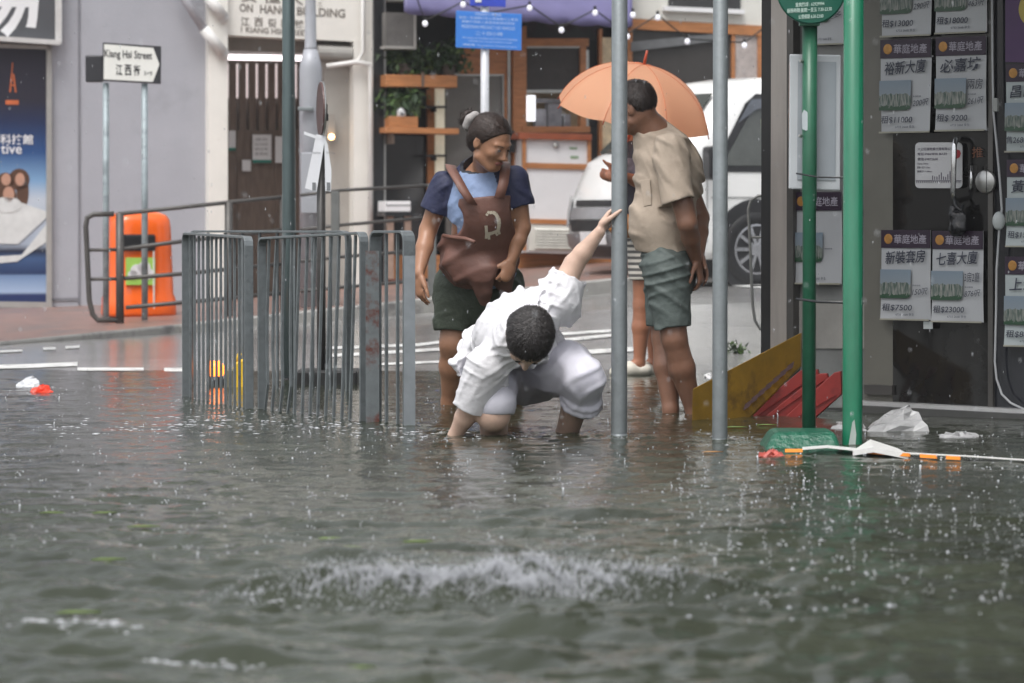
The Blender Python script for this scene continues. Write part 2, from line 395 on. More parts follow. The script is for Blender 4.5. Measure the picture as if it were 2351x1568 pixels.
# kerb line and pavement of the far side
KX = [-14, -5, -3.65, -2.58, -.77, .84, 1.25, 1.55]; KY = [25.5, 26.6, 27.4, 30.1, 31.4, 33.0, 33.4, 34.0]; KH = [.012, .014, .02, .07, .12, .12, .12, .06]
FX = [-14, -4.3, -2.65, -.95, .1, 1.8]; FZ = [.06, .10, .16, .34, .45, .56]
FA = Vector((-4.3, 36.0, 0)); FD = Vector((1, .3, 0)).normalized(); FN = Vector((FD.y, -FD.x, 0))
def yfac(x): return 36.0 + (x + 4.3) * .3
def zpav(x, y):
    yk = np.interp(x, KX, KY); zk = zroad(x, max(yk, 27.5)) + np.interp(x, KX, KH); t = min(1, max(0, (y - yk) / max(.5, yfac(x) - yk)))
    return zk * (1 - t) + np.interp(x, FX, FZ) * t
PAVE = M("red_pavers", (.235, .14, .115), .38, var=.25, scale=6, bump=.3, bscale=60, dirt=(.16, .125, .115), dscale=2.2, dlo=.48)
pxs = [-14, -9, -7, -6] + [-5 + .15 * i for i in range(44)]
V = []; Fs = []; nR = 14
for x in pxs:
    yk = float(np.interp(x, KX, KY)) + .14
    for j in range(nR):
        y = yk + (yfac(x) + .8 - yk) * j / (nR - 1); V.append((x, y, zpav(x, y)))
for i in range(len(pxs) - 1):
    for j in range(nR - 1): a = i * nR + j; Fs.append((a, a + nR, a + nR + 1, a + 1))
tag(mesh_obj("pavement", V, Fs, PAVE, None, True), kind="structure")
KERB = M("kerb_concrete", (.33, .32, .30), .45, var=.2, scale=5, bump=.3, bscale=50, dirt=(.15, .145, .14), dscale=2.5, dlo=.5)
V = []; Fs = []
for x in pxs:
    yk = float(np.interp(x, KX, KY)); z = zpav(x, yk) + .003; zb = z - .3
    V += [(x, yk, zb), (x, yk, z - .015), (x, yk + .02, z), (x, yk + .16, z)]
for i in range(len(pxs) - 1):
    for j in range(3): a = i * 4 + j; Fs.append((a, a + 4, a + 5, a + 1))
tag(mesh_obj("kerb", V, Fs, KERB, None, False), kind="structure")
# painted lines on the road
PAINT = M("road_paint", (.78, .78, .76), .35, var=.15, scale=12, dirt=(.38, .37, .36), dscale=9, dlo=.5)
YPAINT = M("yellow_paint", (.55, .38, .10), .4, var=.2, dirt=(.3, .26, .2), dscale=9, dlo=.55)
def stripe(mb, pts, wpx):
    V = []; n = 0
    for i in range(len(pts) - 1):
        for k in range(9 if i == len(pts) - 2 else 8):
            t = k / 8; u = pts[i][0] * (1 - t) + pts[i + 1][0] * t; v = pts[i][1] * (1 - t) + pts[i + 1][1] * t
            for d in (wpx / 2, -wpx / 2):
                p = onroad(u, v + d); V.append((p.x, p.y, zroad(p.x, p.y) + .005))
            n += 1
    mb.add(V, [(2 * i, 2 * i + 2, 2 * i + 3, 2 * i + 1) for i in range(n - 1)])
mb = MB()
for pts, wp in [([(740, 801), (960, 793), (1060, 781), (1190, 775), (1420, 759)], 6.5), ([(740, 819), (900, 810), (1040, 801), (1200, 791), (1420, 770)], 7),
                ([(1300, 812), (1460, 803)], 10), ([(-10, 809), (52, 806)], 5), ([(99, 802), (128, 801)], 6), ([(150, 799), (183, 797)], 6),
                ([(-20, 844), (60, 842), (178, 837)], 9), ([(178, 849), (330, 849)], 7), ([(377, 850), (425, 850)], 8), ([(1630, 652), (1760, 660)], 5), ([(860, 838), (1010, 832)], 5)]:
    stripe(mb, pts, wp)
tag(mb.build("road_markings", PAINT), kind="structure")

# ================================================================== FAR FACADES
def FP(u, v, off=0.): return RP(u, v, FA + FN * off, FN)
def rect(u0, v0, u1, v1, s=0.): return [(u0, v1), (u1, v1 + s), (u1, v0 + s), (u0, v0)]
def slab(mb, poly, off=0., th=.03, plane=FP, nn=FN):
    mb.prism([plane(u, v, off) for u, v in poly], -nn * th); return mb
GREYW = M("grey_render", (.375, .38, .415), .6, var=.07, scale=1.6, bump=.12, bscale=30, dirt=(.325, .33, .36), dscale=1.3, dlo=.55)
CREAM = M("cream_render", (.74, .72, .67), .55, var=.06, scale=2, bump=.08, bscale=30, dirt=(.62, .60, .55), dscale=1.2, dlo=.6)
WHITE = M("white_paint", (.74, .74, .75), .4, var=.05, scale=4)
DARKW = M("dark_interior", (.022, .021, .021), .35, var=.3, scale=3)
BLACKST = M("black_stone", (.025, .026, .028), .2, var=.2, scale=8)
GLASSD = M("dark_glass", (.03, .03, .032), .06, var=.3, scale=2, spec=.8)
WOOD = M("orange_wood", (.40, .17, .07), .42, var=.3, scale=7, stretch=(1, 1, 7), bump=.1)
WOODH = M("orange_wood_long", (.42, .18, .07), .42, var=.3, scale=6, stretch=(1, 1, 9), bump=.1)
DKWOOD = M("brown_wood", (.155, .115, .09), .5, var=.3, scale=7, stretch=(6, 6, .7), bump=.1)
METAL = M("brushed_metal", (.42, .42, .41), .3, .8, var=.12, scale=4)
GALV = M("galvanised_steel", (.195, .215, .222), .42, .35, var=.16, scale=14, bump=.12, bscale=80, dirt=(.14, .155, .165), dscale=7, dlo=.55)
FENCE = M("fence_steel", (.150, .168, .175), .36, .3, var=.2, scale=18, bump=.1, bscale=90, dirt=(.10, .11, .115), dscale=10, dlo=.55, spec=.6)
RUST = M("rusty_steel", (.13, .145, .15), .4, .3, var=.2, scale=18, dirt=(.10, .028, .018), dscale=7, dlo=.5)
PAPER = M("paper", (.66, .66, .66), .6, var=.05, scale=6)
INK = M("black_ink", (.02, .02, .025), .6, var=.1)
PIPE = M("white_plastic_pipe", (.66, .65, .63), .4, var=.08, scale=6, dirt=(.45, .42, .38), dscale=5, dlo=.6)

# ---- grey shop building on the left
b1 = thing("shop_building", FP(200, 700), "plain grey rendered shop building at the left end of the street", "building")
m = MB(); slab(m, rect(-900, -1500, 478, 760), 0, .35); m.build("wall", GREYW, b1)
m = MB(); slab(m, rect(180, -600, 184, 700), .012, .015); slab(m, [(-300, 700), (180, 690), (180, 683), (-300, 693)], .01, .012); m.build("wall_joint", M("joint_grey", (.20, .20, .22), .6), b1)
m = MB()
for i in range(5):
    for j in range(3): slab(m, rect(-800 + i * 240, -1380 + j * 330, -660 + i * 240, -1200 + j * 330), .02, .05)
m.build("window", GLASSD, b1)
# shop sign (dark fascia with the big brush character)
sg = thing("shop_sign", FP(60, 90), "dark grey shop fascia sign with a big white brush character", "sign")
m = MB(); slab(m, [(-420, 62), (133, 97), (133, -260), (-420, -260)], .10, .10); m.build("panel", M("sign_charcoal", (.075, .077, .085), .5, var=.12, scale=3), sg)
m = MB(); slab(m, [(-420, 66), (138, 103), (138, 92), (-420, 55)], .19, .10); slab(m, [(128, 100), (142, 101), (142, -250), (128, -250)], .14, .05); m.build("frame", M("worn_white_metal", (.55, .54, .53), .4, var=.1), sg)
m = MB(); o = FP(-92, 84, .102); put_text(m, "場", o, FD, (0, 0, 1), PX(36) * 205, PX(36) * 185, bold=.02); m.build("lettering", WHITE, sg)
# advertising poster in its frame
def ad_mat():
    mm = bpy.data.materials.new("advert_print"); mm.use_nodes = True; t = mm.node_tree; b = t.nodes["Principled BSDF"]; b.inputs["Roughness"].default_value = .35
    tc = t.nodes.new("ShaderNodeTexCoord"); sp = t.nodes.new("ShaderNodeSeparateXYZ"); t.links.new(tc.outputs["Generated"], sp.inputs[0])
    cr = t.nodes.new("ShaderNodeValToRGB"); E = cr.color_ramp.elements
    for pos, c in [(0, (.015, .03, .10)), (.03, (.02, .035, .12)), (.04, (.35, .45, .62)), (.105, (.16, .25, .42)), (.11, (.02, .04, .11)), (.17, (.05, .10, .22)), (.20, (.015, .02, .04)), (.225, (.35, .40, .48)), (.40, (.5, .55, .62)), (.47, (.20, .35, .55)), (.58, (.03, .08, .22)), (.70, (.02, .03, .08)), (.78, (.028, .026, .04)), (1, (.03, .028, .042))]:
        e = E.new(pos); e.color = (*c, 1)
    E.remove(E[0]); [E.remove(e_) for e_ in list(E) if tuple(round(c_, 3) for c_ in e_.color[:3]) == (1.0, 1.0, 1.0)]
    t.links.new(sp.outputs["Z"], cr.inputs[0]); t.links.new(cr.outputs[0], b.inputs["Base Color"]); return mm
po = thing("advertising_poster", FP(0, 705), "tall dark blue advertising poster with an orange tower and a family in bed", "poster")
m = MB(); slab(m, [(-300, 690), (108, 694), (108, 112), (-300, 96)], .03, .03); m.build("print", ad_mat(), po)
m = MB(); slab(m, [(107, 700), (119, 703), (119, 100), (107, 100)], .06, .06); slab(m, [(-300, 702), (119, 707), (119, 694), (-300, 688)], .07, .07); slab(m, [(-300, 98), (119, 114), (119, 104), (-300, 88)], .06, .06); m.build("frame", M("poster_frame", (.40, .39, .37), .4, .3, var=.1), po)
m = MB()
for (x0, y0, x1, y1, w0, w1) in [(29, 144, 27, 172, 1.5, 3), (27, 170, 23, 212, 3, 4), (31, 170, 36, 212, 3, 4), (24, 196, 35, 196, 3, 3), (26, 183, 33, 183, 2.5, 2.5)]:
    a, b_ = FP(x0, y0, .034), FP(x1, y1, .034); m.flatbar([a, b_], PX(36) * (w0 + w1) / 2, .002, FN.cross((b_ - a).normalized()))
slab(m, rect(13, 230, 43, 240), .036, .004)
m.build("tower_picture", M("print_orange", (.55, .14, .05), .5), po)
m = MB(); put_text(m, "革創科技館", FP(-50, 331, .034), FD, (0, 0, 1), PX(36) * 23, PX(36) * 126, bold=.015); put_text(m, "tive", FP(2, 353, .034), FD, (0, 0, 1), PX(36) * 22, PX(36) * 48, bold=.01); m.build("lettering", WHITE, po)
SKIN_P = M("printed_skin", (.48, .27, .19), .5); HAIRP = M("printed_hair", (.10, .05, .03), .5); LINEN = M("printed_linen", (.62, .63, .62), .5, var=.1, scale=10)
m = MB()
def disc(m, u, v, ru, rv, off, mi):
    m.cur = mi; m.prism([FP(u + ru * math.cos(a), v - rv * math.sin(a), off) for a in [2 * math.pi * k / 20 for k in range(20)]], -FN * .003); m.cur = 0
for a in [(44, 412, 24, 25, .034, 1), (52, 440, 14, 40, .034, 1), (12, 418, 20, 22, .034, 1), (14, 452, 24, 30, .036, 1), (46, 412, 11, 15, .040, 0), (14, 412, 11, 14, .040, 0), (20, 446, 13, 18, .042, 0), (16, 470, 34, 18, .042, 2)]: disc(m, *a)
m.build("family_picture", [SKIN_P, HAIRP, LINEN], po)
m = MB(); slab(m, [(-200, 470), (40, 462), (106, 485), (106, 500), (42, 560), (-200, 556)], .038, .004); slab(m, [(-200, 600), (50, 585), (106, 515), (106, 556), (40, 600), (-200, 625)], .036, .004); m.build("mattress_picture", LINEN, po)
# drain pipes crossing the corner
for pts, lab in [([(398, -80), (425, 0), (468, 66), (512, 122)], "long grey and white drain pipe slanting across the grey wall corner"), ([(440, -80), (478, -6), (512, 38)], "short upper drain pipe above the longer slanting one")]:
    t = thing("drain_pipe", FP(*pts[-1], .15), lab, "pipe")
    k = len(pts) - 2; m = MB(); m.tube([FP(u, v, .16) for u, v in pts[:k + 1]], .042, 14); m.build("grey_length", M("grey_pipe", (.40, .40, .43), .45, var=.1), t, True)
    m = MB(); m.tube([FP(u, v, .16) for u, v in pts[k:]], .054, 14)
    a, b_ = FP(*pts[k], .16), FP(*pts[-1], .16); d = (b_ - a); m.tube([b_, b_ + d * .05 - FN * .04, b_ + d * .08 - FN * .16], .054, 14); m.build("white_elbow", PIPE, t, True)

# ---- cream apartment building with the recessed entrance
b2 = thing("apartment_building", FP(660, 690), "cream apartment block with raised lettering over a recessed slatted gate", "building")
m = MB(); slab(m, rect(478, -1500, 523, 760), .12, .5); slab(m, rect(812, 90, 858, 760), .06, .4); slab(m, [(523, 80), (858, 98), (858, -1500), (523, -1500)], .05, .4); m.build("wall", CREAM, b2)
m = MB(); slab(m, rect(858, -200, 882, 760), .10, .3); m.build("pilaster", BLACKST, b2)
m = MB(); slab(m, rect(882, -200, 886, 720), .11, .04); m.build("trim", METAL, b2)
REC = -1.0
m = MB()
slab(m, rect(480, 60, 860, 760), REC - .25, .1); m.build("entrance_back_wall", M("entrance_wall", (.22, .20, .18), .6, var=.1), b2)
m = MB(); slab(m, rect(745, 100, 812, 760), -.10, .6); m.build("entrance_side_wall", M("tan_tile", (.36, .34, .31), .4, var=.1, scale=3), b2)
m = MB(); slab(m, [(523, 118), (816, 128), (816, 88), (523, 74)], -.30, .5); m.build("shutter_box", M("beige_box", (.25, .24, .22), .5, var=.1), b2, bevel=.02)
m = MB(); slab(m, rect(735, 108, 806, 140), -.02, .25); m.tube([FP(728, 120, .0), FP(806, 124, .0)], .07, 12); m.build("roller", M("roller_grey", (.30, .29, .27), .5, var=.1), b2)
TUBE = M("fluorescent_tube", (1, .93, .95), .4, emit=1.6, ecol=(1, .90, .93))
for (u0, v0, u1, v1) in [(520, 131, 700, 134), (536, 111, 575, 113), (598, 113, 700, 116)]:
    m = MB(); m.tube([FP(u0, v0, -.42), FP(u1, v1, -.42)], .028, 10); m.build("ceiling_lamp", TUBE, b2, True)
m = MB(); slab(m, rect(576, 106, 598, 119), -.40, .03); m.build("yellow_notice", M("notice_yellow", (.75, .62, .08), .5), b2)
g = MB()
for i in range(9):
    u = 527 + i * 22.4; slab(g, rect(u, 138, u + 15.5, 305), REC, .05)
slab(g, rect(520, 138, 745, 146), REC + .02, .05); slab(g, rect(520, 298, 745, 700), REC + .01, .05); slab(g, rect(545, 300, 549, 700), REC + .03, .02); slab(g, rect(632, 300, 636, 700), REC + .03, .02)
gate = g.build("gate", DKWOOD, b2)
m = MB(); slab(m, rect(520, 140, 745, 225), REC - .18, .03); m.build("lit_transom", M("lit_panel", (.9, .8, .8), .5, emit=.45, ecol=(.95, .80, .80)), b2)
m = MB()
o, e = FP(550, 27, .052), (FP(796, 41, .052) - FP(550, 27, .052)); 
for tx, u0, v0, u1, hh in [("ON", 550, 27, 581, 19), ("HANG", 597, 30.5, 662, 20), ("BUILDING", 682, 35, 796, 20)]:
    put_text(m, tx, FP(u0, v0, .052), e, (0, 0, 1), PX(36.5) * hh, PX(36.5) * (u1 - u0), bold=.02)
[put_text(m, c_, FP(553 + 31 * i, 59 + 1.5 * i, .052), e, (0, 0, 1), PX(36.5) * 20, PX(36.5) * 20, bold=.015) for i, c_ in enumerate("江西街一號")]
put_text(m, "1 KIANG HSI STREET", FP(553, 74, .052), e, (0, 0, 1), PX(36.5) * 13, PX(36.5) * 160, bold=.02)
put_text(m, "安 恒 大 樓", FP(553, 4, .052), e, (0, 0, 1), PX(36.5) * 30, PX(36.5) * 200, bold=.02)
m.build("lettering", M("bronze_letters", (.16, .14, .12), .5, var=.2), b2)
m = MB(); m.tube([FP(832, -200, .12), FP(834, 120, .12), FP(822, 140, .12), FP(756, 150, .1)], .018, 8); m.build("thin_pipe", PIPE, b2, True)
m = MB(); m.tube([FP(750, 152, .13), FP(815, 143, .13), FP(849, 147, .13), FP(851, 160, .13), FP(850, 690, .13)], .024, 10); m.build("water_pipe", PIPE, b2, True)
m = MB(); slab(m, rect(700, -1400, 820, -1150), .06, .03); slab(m, rect(540, -1400, 660, -1150), .06, .03); slab(m, rect(700, -900, 820, -650), .06, .03); slab(m, rect(540, -900, 660, -650), .06, .03); m.build("window", GLASSD, b2)
def notice(u0, v0, u1, v1, lab, off=REC + .06, strip=True, txt=None):
    t = thing("paper_notice", FP((u0 + u1) / 2, v1, off), lab, "notice")
    m = MB(); slab(m, rect(u0, v0, u1, v1), off, .004); m.build("sheet", PAPER, t)
    if strip: m = MB(); slab(m, rect(u0, v1 - 6, u1, v1 + .5), off + .003, .003); m.build("green_strip", M("notice_green", (.02, .20, .15), .5), t)
    if txt:
        m = MB()
        for i, s_ in enumerate(txt): put_text(m, s_, FP(u0 + 5, v0 + 14 + i * 11, off + .001), FD, (0, 0, 1), PX(37) * 6, PX(37) * (u1 - u0 - 12))
        m.build("lettering", M("grey_ink", (.2, .21, .22), .6), t)
notice(580, 309, 623, 373, "large white paper notice with a green foot taped on the brown gate", txt=["通告", "各位住客", "請注意", "管理處"])
notice(632, 313, 655, 374, "narrow cream notice on the gate beside the dark pole", strip=False)
notice(525, 300, 541, 345, "small grey notice with green foot at the left edge of the gate")
notice(556, 367, 576, 393, "little pink square notice low on the brown gate", strip=False)
lw = thing("wall_lamp", FP(761, 318, .02), "small glowing amber lamp on the tan entrance wall", "lamp")
m = MB(); slab(m, rect(753, 262, 769, 322), .0, .06); m.build("back_plate", M("lamp_plate", (.3, .28, .25), .5), lw)
m = MB(); m.ball(FP(761, 314, .05), .028, 12, 8); m.build("bulb", M("amber_bulb", (1, .6, .25), .4, emit=6, ecol=(1, .55, .22)), lw, True)

# ---- cafe
b3 = thing("cafe_building", FP(1150, 640), "cafe front with orange timber, dark glass and a purple awning", "building")
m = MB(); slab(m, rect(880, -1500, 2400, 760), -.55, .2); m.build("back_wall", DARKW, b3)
m = MB(); slab(m, [(880, 0), (1450, 6), (1450, -1500), (880, -1500)], .0, .4); slab(m, [(1448, 42), (2400, 96), (2400, -1500), (1448, -1500)], .0, .4); m.build("wall", M("cafe_cream", (.66, .65, .60), .5, var=.05), b3)
m = MB(); slab(m, [(1448, 66), (2400, 118), (2400, 95), (1448, 43)], .02, .25); m.build("timber_beam", WOODH, b3)
m = MB(); slab(m, [(1536, 14), (1700, 22), (1700, -200), (1536, -200)], .03, .05); m.build("upper_window", GLASSD, b3)
m = MB(); slab(m, [(1526, 24), (1710, 32), (1710, 22), (1526, 14)], .08, .12); m.build("window_sill", WHITE, b3)
m = MB()
for i in range(4):
    for j in range(3): slab(m, rect(960 + i * 300, -1420 + j * 420, 1120 + i * 300, -1160 + j * 420), .02, .04)
m.build("window", GLASSD, b3)
m = MB(); slab(m, [(1374, 12), (1374, -160), (1167, -170), (1167, 2)][::-1], .55, .25); m.build("black_signboard", M("signboard_black", (.03, .03, .033), .4), b3)
# awning: sloping cloth with scalloped valance
AW = M("purple_awning", (.125, .115, .235), .55, var=.12, scale=5, bump=.15, bscale=20, sss=0)
V = []; Fs = []; n = 60
for i in range(n + 1):
    t = i / n; u = 928 + (1452 - 928) * t; vb = 26 + (60 - 26) * t
    sc = 7 * abs(math.sin(t * math.pi * 7)) ** .6
    sag = 4 * math.sin(t * 9.4) 
    for (v, off) in [(-150 + 40 * t, .05), (-60 + 40 * t, .42), (vb - 36, .80), (vb - 14 + sag * .3, .84), (vb + sc, .845 + .012 * math.sin(t * 60))]: V.append(FP(u, v, off))
for i in range(n):
    for j in range(4): a = i * 5 + j; Fs.append((a, a + 1, a + 6, a + 5))
aw = mesh_obj("awning", V, Fs, AW, b3, True); sd = aw.modifiers.new("solid", 'SOLIDIFY'); sd.thickness = .012
# interior and joinery
m = MB(); slab(m, rect(886, 310, 1000, 585), -.2, .05); m.build("glass_panel", GLASSD, b3)
m = MB(); slab(m, rect(1024, 172, 1158, 640), -.1, .05); m.build("glass_door", M("grey_glass", (.13, .125, .115), .12, var=.25, scale=2, spec=.7), b3)
m = MB(); slab(m, rect(1024, 168, 1160, 174), -.06, .05); slab(m, rect(1154, 172, 1159, 400), -.06, .05); slab(m, rect(1166, 60, 1172, 400), -.03, .03); slab(m, rect(1345, 115, 1352, 300), .0, .03); slab(m, rect(1210, 104, 1335, 110), .0, .03); slab(m, rect(1205, 206, 1352, 213), .0, .03); m.build("steel_trim", METAL, b3)
for r_, o_, t_ in [(rect(1056, 105, 1182, 170), -.05, .05), (rect(1158, 165, 1170, 620), -.05, .05), (rect(1179, 60, 1209, 640), .02, .1), (rect(1209, 88, 1352, 106), .02, .1), (rect(1333, 100, 1346, 303), .02, .1), (rect(1200, 290, 1355, 304), .03, .1), (rect(982, 198, 1000, 560), -.12, .05), (rect(1376, 66, 1383, 420), .01, .06), (rect(1680, 66, 1688, 200), .01, .06), (rect(1740, 66, 1752, 200), .01, .06), (rect(1440, 66, 1452, 300), .01, .06)]:
    m = MB(); slab(m, r_, o_, t_); m.build("timber_frame", WOOD, b3)
m = MB(); slab(m, rect(1209, 108, 1333, 208), -.02, .04); m.build("roller_blind", M("blind_charcoal", (.05, .045, .043), .6, var=.15), b3)
m = MB(); slab(m, rect(1208, 213, 1345, 297), -.30, .04); m.build("kitchen_wall", M("kitchen_tan", (.42, .30, .18), .5, var=.25, scale=5), b3)
m = MB(); slab(m, rect(1202, 219, 1229, 278), -.05, .03); m.build("lit_window", M("lit_white", (1, 1, 1), .5, emit=.9, ecol=(.93, .96, 1)), b3)
m = MB(); slab(m, rect(1230, 250, 1255, 296), -.12, .1); slab(m, rect(1258, 238, 1290, 292), -.14, .1); slab(m, rect(1295, 262, 1310, 297), -.12, .1); slab(m, rect(1232, 226, 1300, 236), -.16, .1); m.build("kitchen_shelf", M("kitchen_grey", (.30, .30, .33), .4, var=.4, scale=9), b3)
m = MB(); slab(m, [(1449, 192), (1682, 205), (1682, 74), (1449, 68)], -.02, .04); m.build("dark_shutter", M("shutter_dark", (.048, .044, .042), .35, var=.2, scale=3), b3)
m = MB(); slab(m, [(1449, 118), (1640, 95), (1640, 78), (1449, 96)], .02, .02); m.build("awning_reflection", M("reflection_grey", (.14, .145, .15), .5, var=.2), b3)  # grey band painted as the awning's reflection in the dark shutter
m = MB(); slab(m, rect(1688, 78, 1740, 190), -.01, .03); m.build("menu_board", M("menu_paper", (.42, .37, .35), .5, var=.25, scale=16), b3)
m = MB(); slab(m, rect(1383, 86, 1405, 150), -.01, .03); slab(m, rect(1383, 262, 1405, 345), -.01, .03); m.build("menu_poster", M("menu_yellow", (.62, .50, .33), .5, var=.35, scale=12), b3)
m = MB(); slab(m, rect(1001, 198, 1021, 425), -.05, .05); m.build("light_strip", M("cream_light", (.75, .70, .55), .4, emit=.12, ecol=(1, .92, .7)), b3)
m = MB(); slab(m, rect(864, 586, 1182, 642), .03, .2); slab(m, rect(1182, 583, 1430, 622), .05, .2); m.build("timber_plinth", WOODH, b3)
m = MB(); slab(m, rect(840, 640, 1182, 760), .05, .2); slab(m, rect(1182, 620, 1430, 760), .07, .2); m.build("brick_base", M("red_base", (.26, .115, .085), .45, var=.2, dirt=(.15, .1, .09), dlo=.5), b3)
# dark heart-shaped plates for the shadows under the awning scallops
hg = thing("heart_shadow", FP(1250, 70, .5), "row of dark heart plates painting the shadows below the purple awning", "shadow")
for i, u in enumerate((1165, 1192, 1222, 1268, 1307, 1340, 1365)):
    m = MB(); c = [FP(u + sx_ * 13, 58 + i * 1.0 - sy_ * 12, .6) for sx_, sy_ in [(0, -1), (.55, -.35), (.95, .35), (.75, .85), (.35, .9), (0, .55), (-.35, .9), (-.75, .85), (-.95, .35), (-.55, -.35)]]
    m.prism(c, -FN * .01); m.build("heart", M("heart_shadow_dark", (.03, .02, .025), .6), hg)
# string of bulbs
sl = thing("string_lights", FP(1250, 30, .95), "string of small round white bulbs looped across the cafe front", "string lights")
BP = [(976, 54), (1063, 10), (1216, 18), (1289, 69), (1366, 29), (1440, 84), (1453, 34), (1510, 40), (1578, 95), (1709, 104)]
m = MB(); order = [(955, -10), (976, 48), (1063, 4), (1120, 30), (1216, 12), (1289, 62), (1366, 22), (1440, 78), (1510, 34), (1578, 89), (1709, 98), (1760, 60)]
m.tube([FP(u, v, .95) for u, v in order], .008, 6); m.build("cable", M("black_cable", (.02, .02, .02), .5), sl)
BULB = M("frosted_bulb", (.85, .85, .92), .3, emit=.3, ecol=(.9, .9, 1))
for u, v in BP:
    m = MB(); m.ball(FP(u, v, .95), (.026, .026, .029), 12, 8); bb_ = m.build("bulb", BULB, sl, True)
    m = MB(); m.tube([FP(u, v - 7, .95), FP(u, v - 15, .95)], .014, 8); m.build("socket", M("black_cable", (.02, .02, .02), .5), bb_)
# hanging smoked display box
hb = thing("hanging_display_box", FP(920, 112, .3), "smoked grey display box hanging beneath the left end of the awning", "display box")
m = MB(); slab(m, rect(886, 28, 953, 106, 2), .35, .15); m.build("case", M("smoked_panel", (.13, .125, .12), .3, var=.3, scale=5), hb)
m = MB(); slab(m, rect(884, 105, 956, 111, 2), .37, .18); slab(m, rect(951, 28, 956, 108), .37, .18); m.build("rim", M("poster_frame", (.40, .39, .37), .4, .3), hb)
# planters
LEAF = M("dark_leaf", (.030, .055, .022), .4, var=.5, scale=14); LEAF2 = M("light_leaf", (.075, .13, .04), .4, var=.4, scale=14)
def leaves(m, c, r, n, ln, droop=.3, mi=0):
    for _ in range(n):
        p = Vector((random.gauss(0, .45) * r[0], random.gauss(0, .4) * r[1], random.gauss(0, .45) * r[2])) + Vector(c)
        d = Vector((random.uniform(-1, 1), random.uniform(-1, 1), random.uniform(-1, .8) - droop)).normalized(); s = d.cross(Vector((random.uniform(-1, 1), random.uniform(-1, 1), random.uniform(-1, 1)))).normalized()
        l = ln * random.uniform(.6, 1.3); wv = l * .22; up = d.cross(s) * l * .12
        m.cur = random.choice([mi, mi, 1 - mi]); m.add([p, p + d * l * .5 + s * wv + up, p + d * l, p + d * l * .5 - s * wv + up], [(0, 1, 2), (0, 2, 3)])
    m.cur = 0
sh = thing("wall_shelf", FP(968, 200, .1), "upper orange wooden shelf box holding trailing plants", "shelf"); m = MB(); slab(m, rect(886, 171, 1050, 199, 2), .30, .35); m.build("shelf_box", WOODH, sh, bevel=.006); m = MB(); slab(m, rect(968, 166, 974, 199), .31, .02); m.build("bracket", DKWOOD, sh)
sh = thing("wall_shelf", FP(968, 306, .1), "lower orange wooden shelf plank below the planter box", "shelf"); m = MB(); slab(m, rect(886, 292, 1054, 305, 3), .34, .40); m.build("plank", WOODH, sh, bevel=.004); m = MB(); slab(m, rect(900, 305, 906, 330), .3, .3); m.build("bracket", DKWOOD, sh)
for (cu, cv, ru, rv, n, lab, mi) in [(930, 138, 60, 38, 420, "bushy trailing plant on the left of the upper shelf", 0), (1030, 132, 44, 40, 300, "dark leafy plant at the right end of the upper shelf", 0)]:
    t = thing("potted_plant", FP(cu, 172, .12), lab, "plant"); m = MB(); m.lathe(FP(cu, 178, .14), [(.05, 0), (.07, .10), (.075, .13), (.06, .13)], 14); m.build("pot", M("plant_pot", (.10, .08, .07), .5), t)
    m = MB(); leaves(m, FP(cu, cv, .14), (ru * PX(37), .12, rv * PX(37)), n, .085, .3, mi); m.build("foliage", [LEAF, LEAF2], t)
t = thing("planter_box", FP(928, 292, .15), "small orange planter box with a long-leaved plant on the lower shelf", "planter"); m = MB(); slab(m, rect(895, 267, 960, 292, 1), .30, .2); m.build("box", WOODH, t, bevel=.004)
m = MB(); leaves(m, FP(926, 228, .2), (40 * PX(37), .12, 34 * PX(37)), 320, .11, .5, 0)
for k in range(14):
    u = 905 + k * 4; m.cur = 1; a, b_, c_ = FP(u, 262, .25), FP(u + random.uniform(-8, 8), 225, .28), FP(u + random.uniform(-22, 22), 215 + random.uniform(0, 30), .3); m.flatbar([a, b_, c_], .02, .003, FD)
m.cur = 0; m.build("foliage", [LEAF, LEAF2], t)
t = thing("white_ornament", FP(920, 268, .25), "round white ornament sitting on the planter box", "ornament"); m = MB(); m.lathe(FP(920, 268, .25), [(.05, 0), (.052, .04), (.035, .075), (.01, .09)], 14); m.build("dome", WHITE, t, True); m = MB(); m.ball(FP(923, 262, .32), .014); m.build("face_mark", INK, t, True)
for v in (243, 355):
    t = thing("metal_shelf", FP(1000, v, .0), "thin black metal shelf %s the lower orange plank" % ("above" if v < 300 else "below"), "shelf"); m = MB(); slab(m, rect(975, v, 1026, v + 5), .05, .2); m.build("plate", BLACKST, t); m = MB(); slab(m, rect(998, v + 5, 1002, v + 14), .04, .15); m.build("bracket", BLACKST, t)
t = thing("white_box", FP(913, 488, .3), "flat white carton on a small dark stand by the cafe window", "box"); m = MB(); slab(m, rect(886, 462, 943, 486), .45, .3); m.build("carton", WHITE, t, bevel=.006); m = MB(); slab(m, rect(886, 470, 943, 473), .452, .002); m.build("lid_seam", M("grey_ink", (.2, .21, .22), .6), t)
t = thing("side_table", FP(913, 600, .3), "small dark stand with pale legs holding the white carton", "table"); m = MB(); slab(m, rect(884, 487, 946, 496), .46, .35); m.build("top", BLACKST, t)
for u in (890, 930): m = MB(); slab(m, rect(u, 496, u + 14, 640), .42, .04); m.build("leg", M("pale_wood", (.34, .24, .19), .5, var=.2), t)
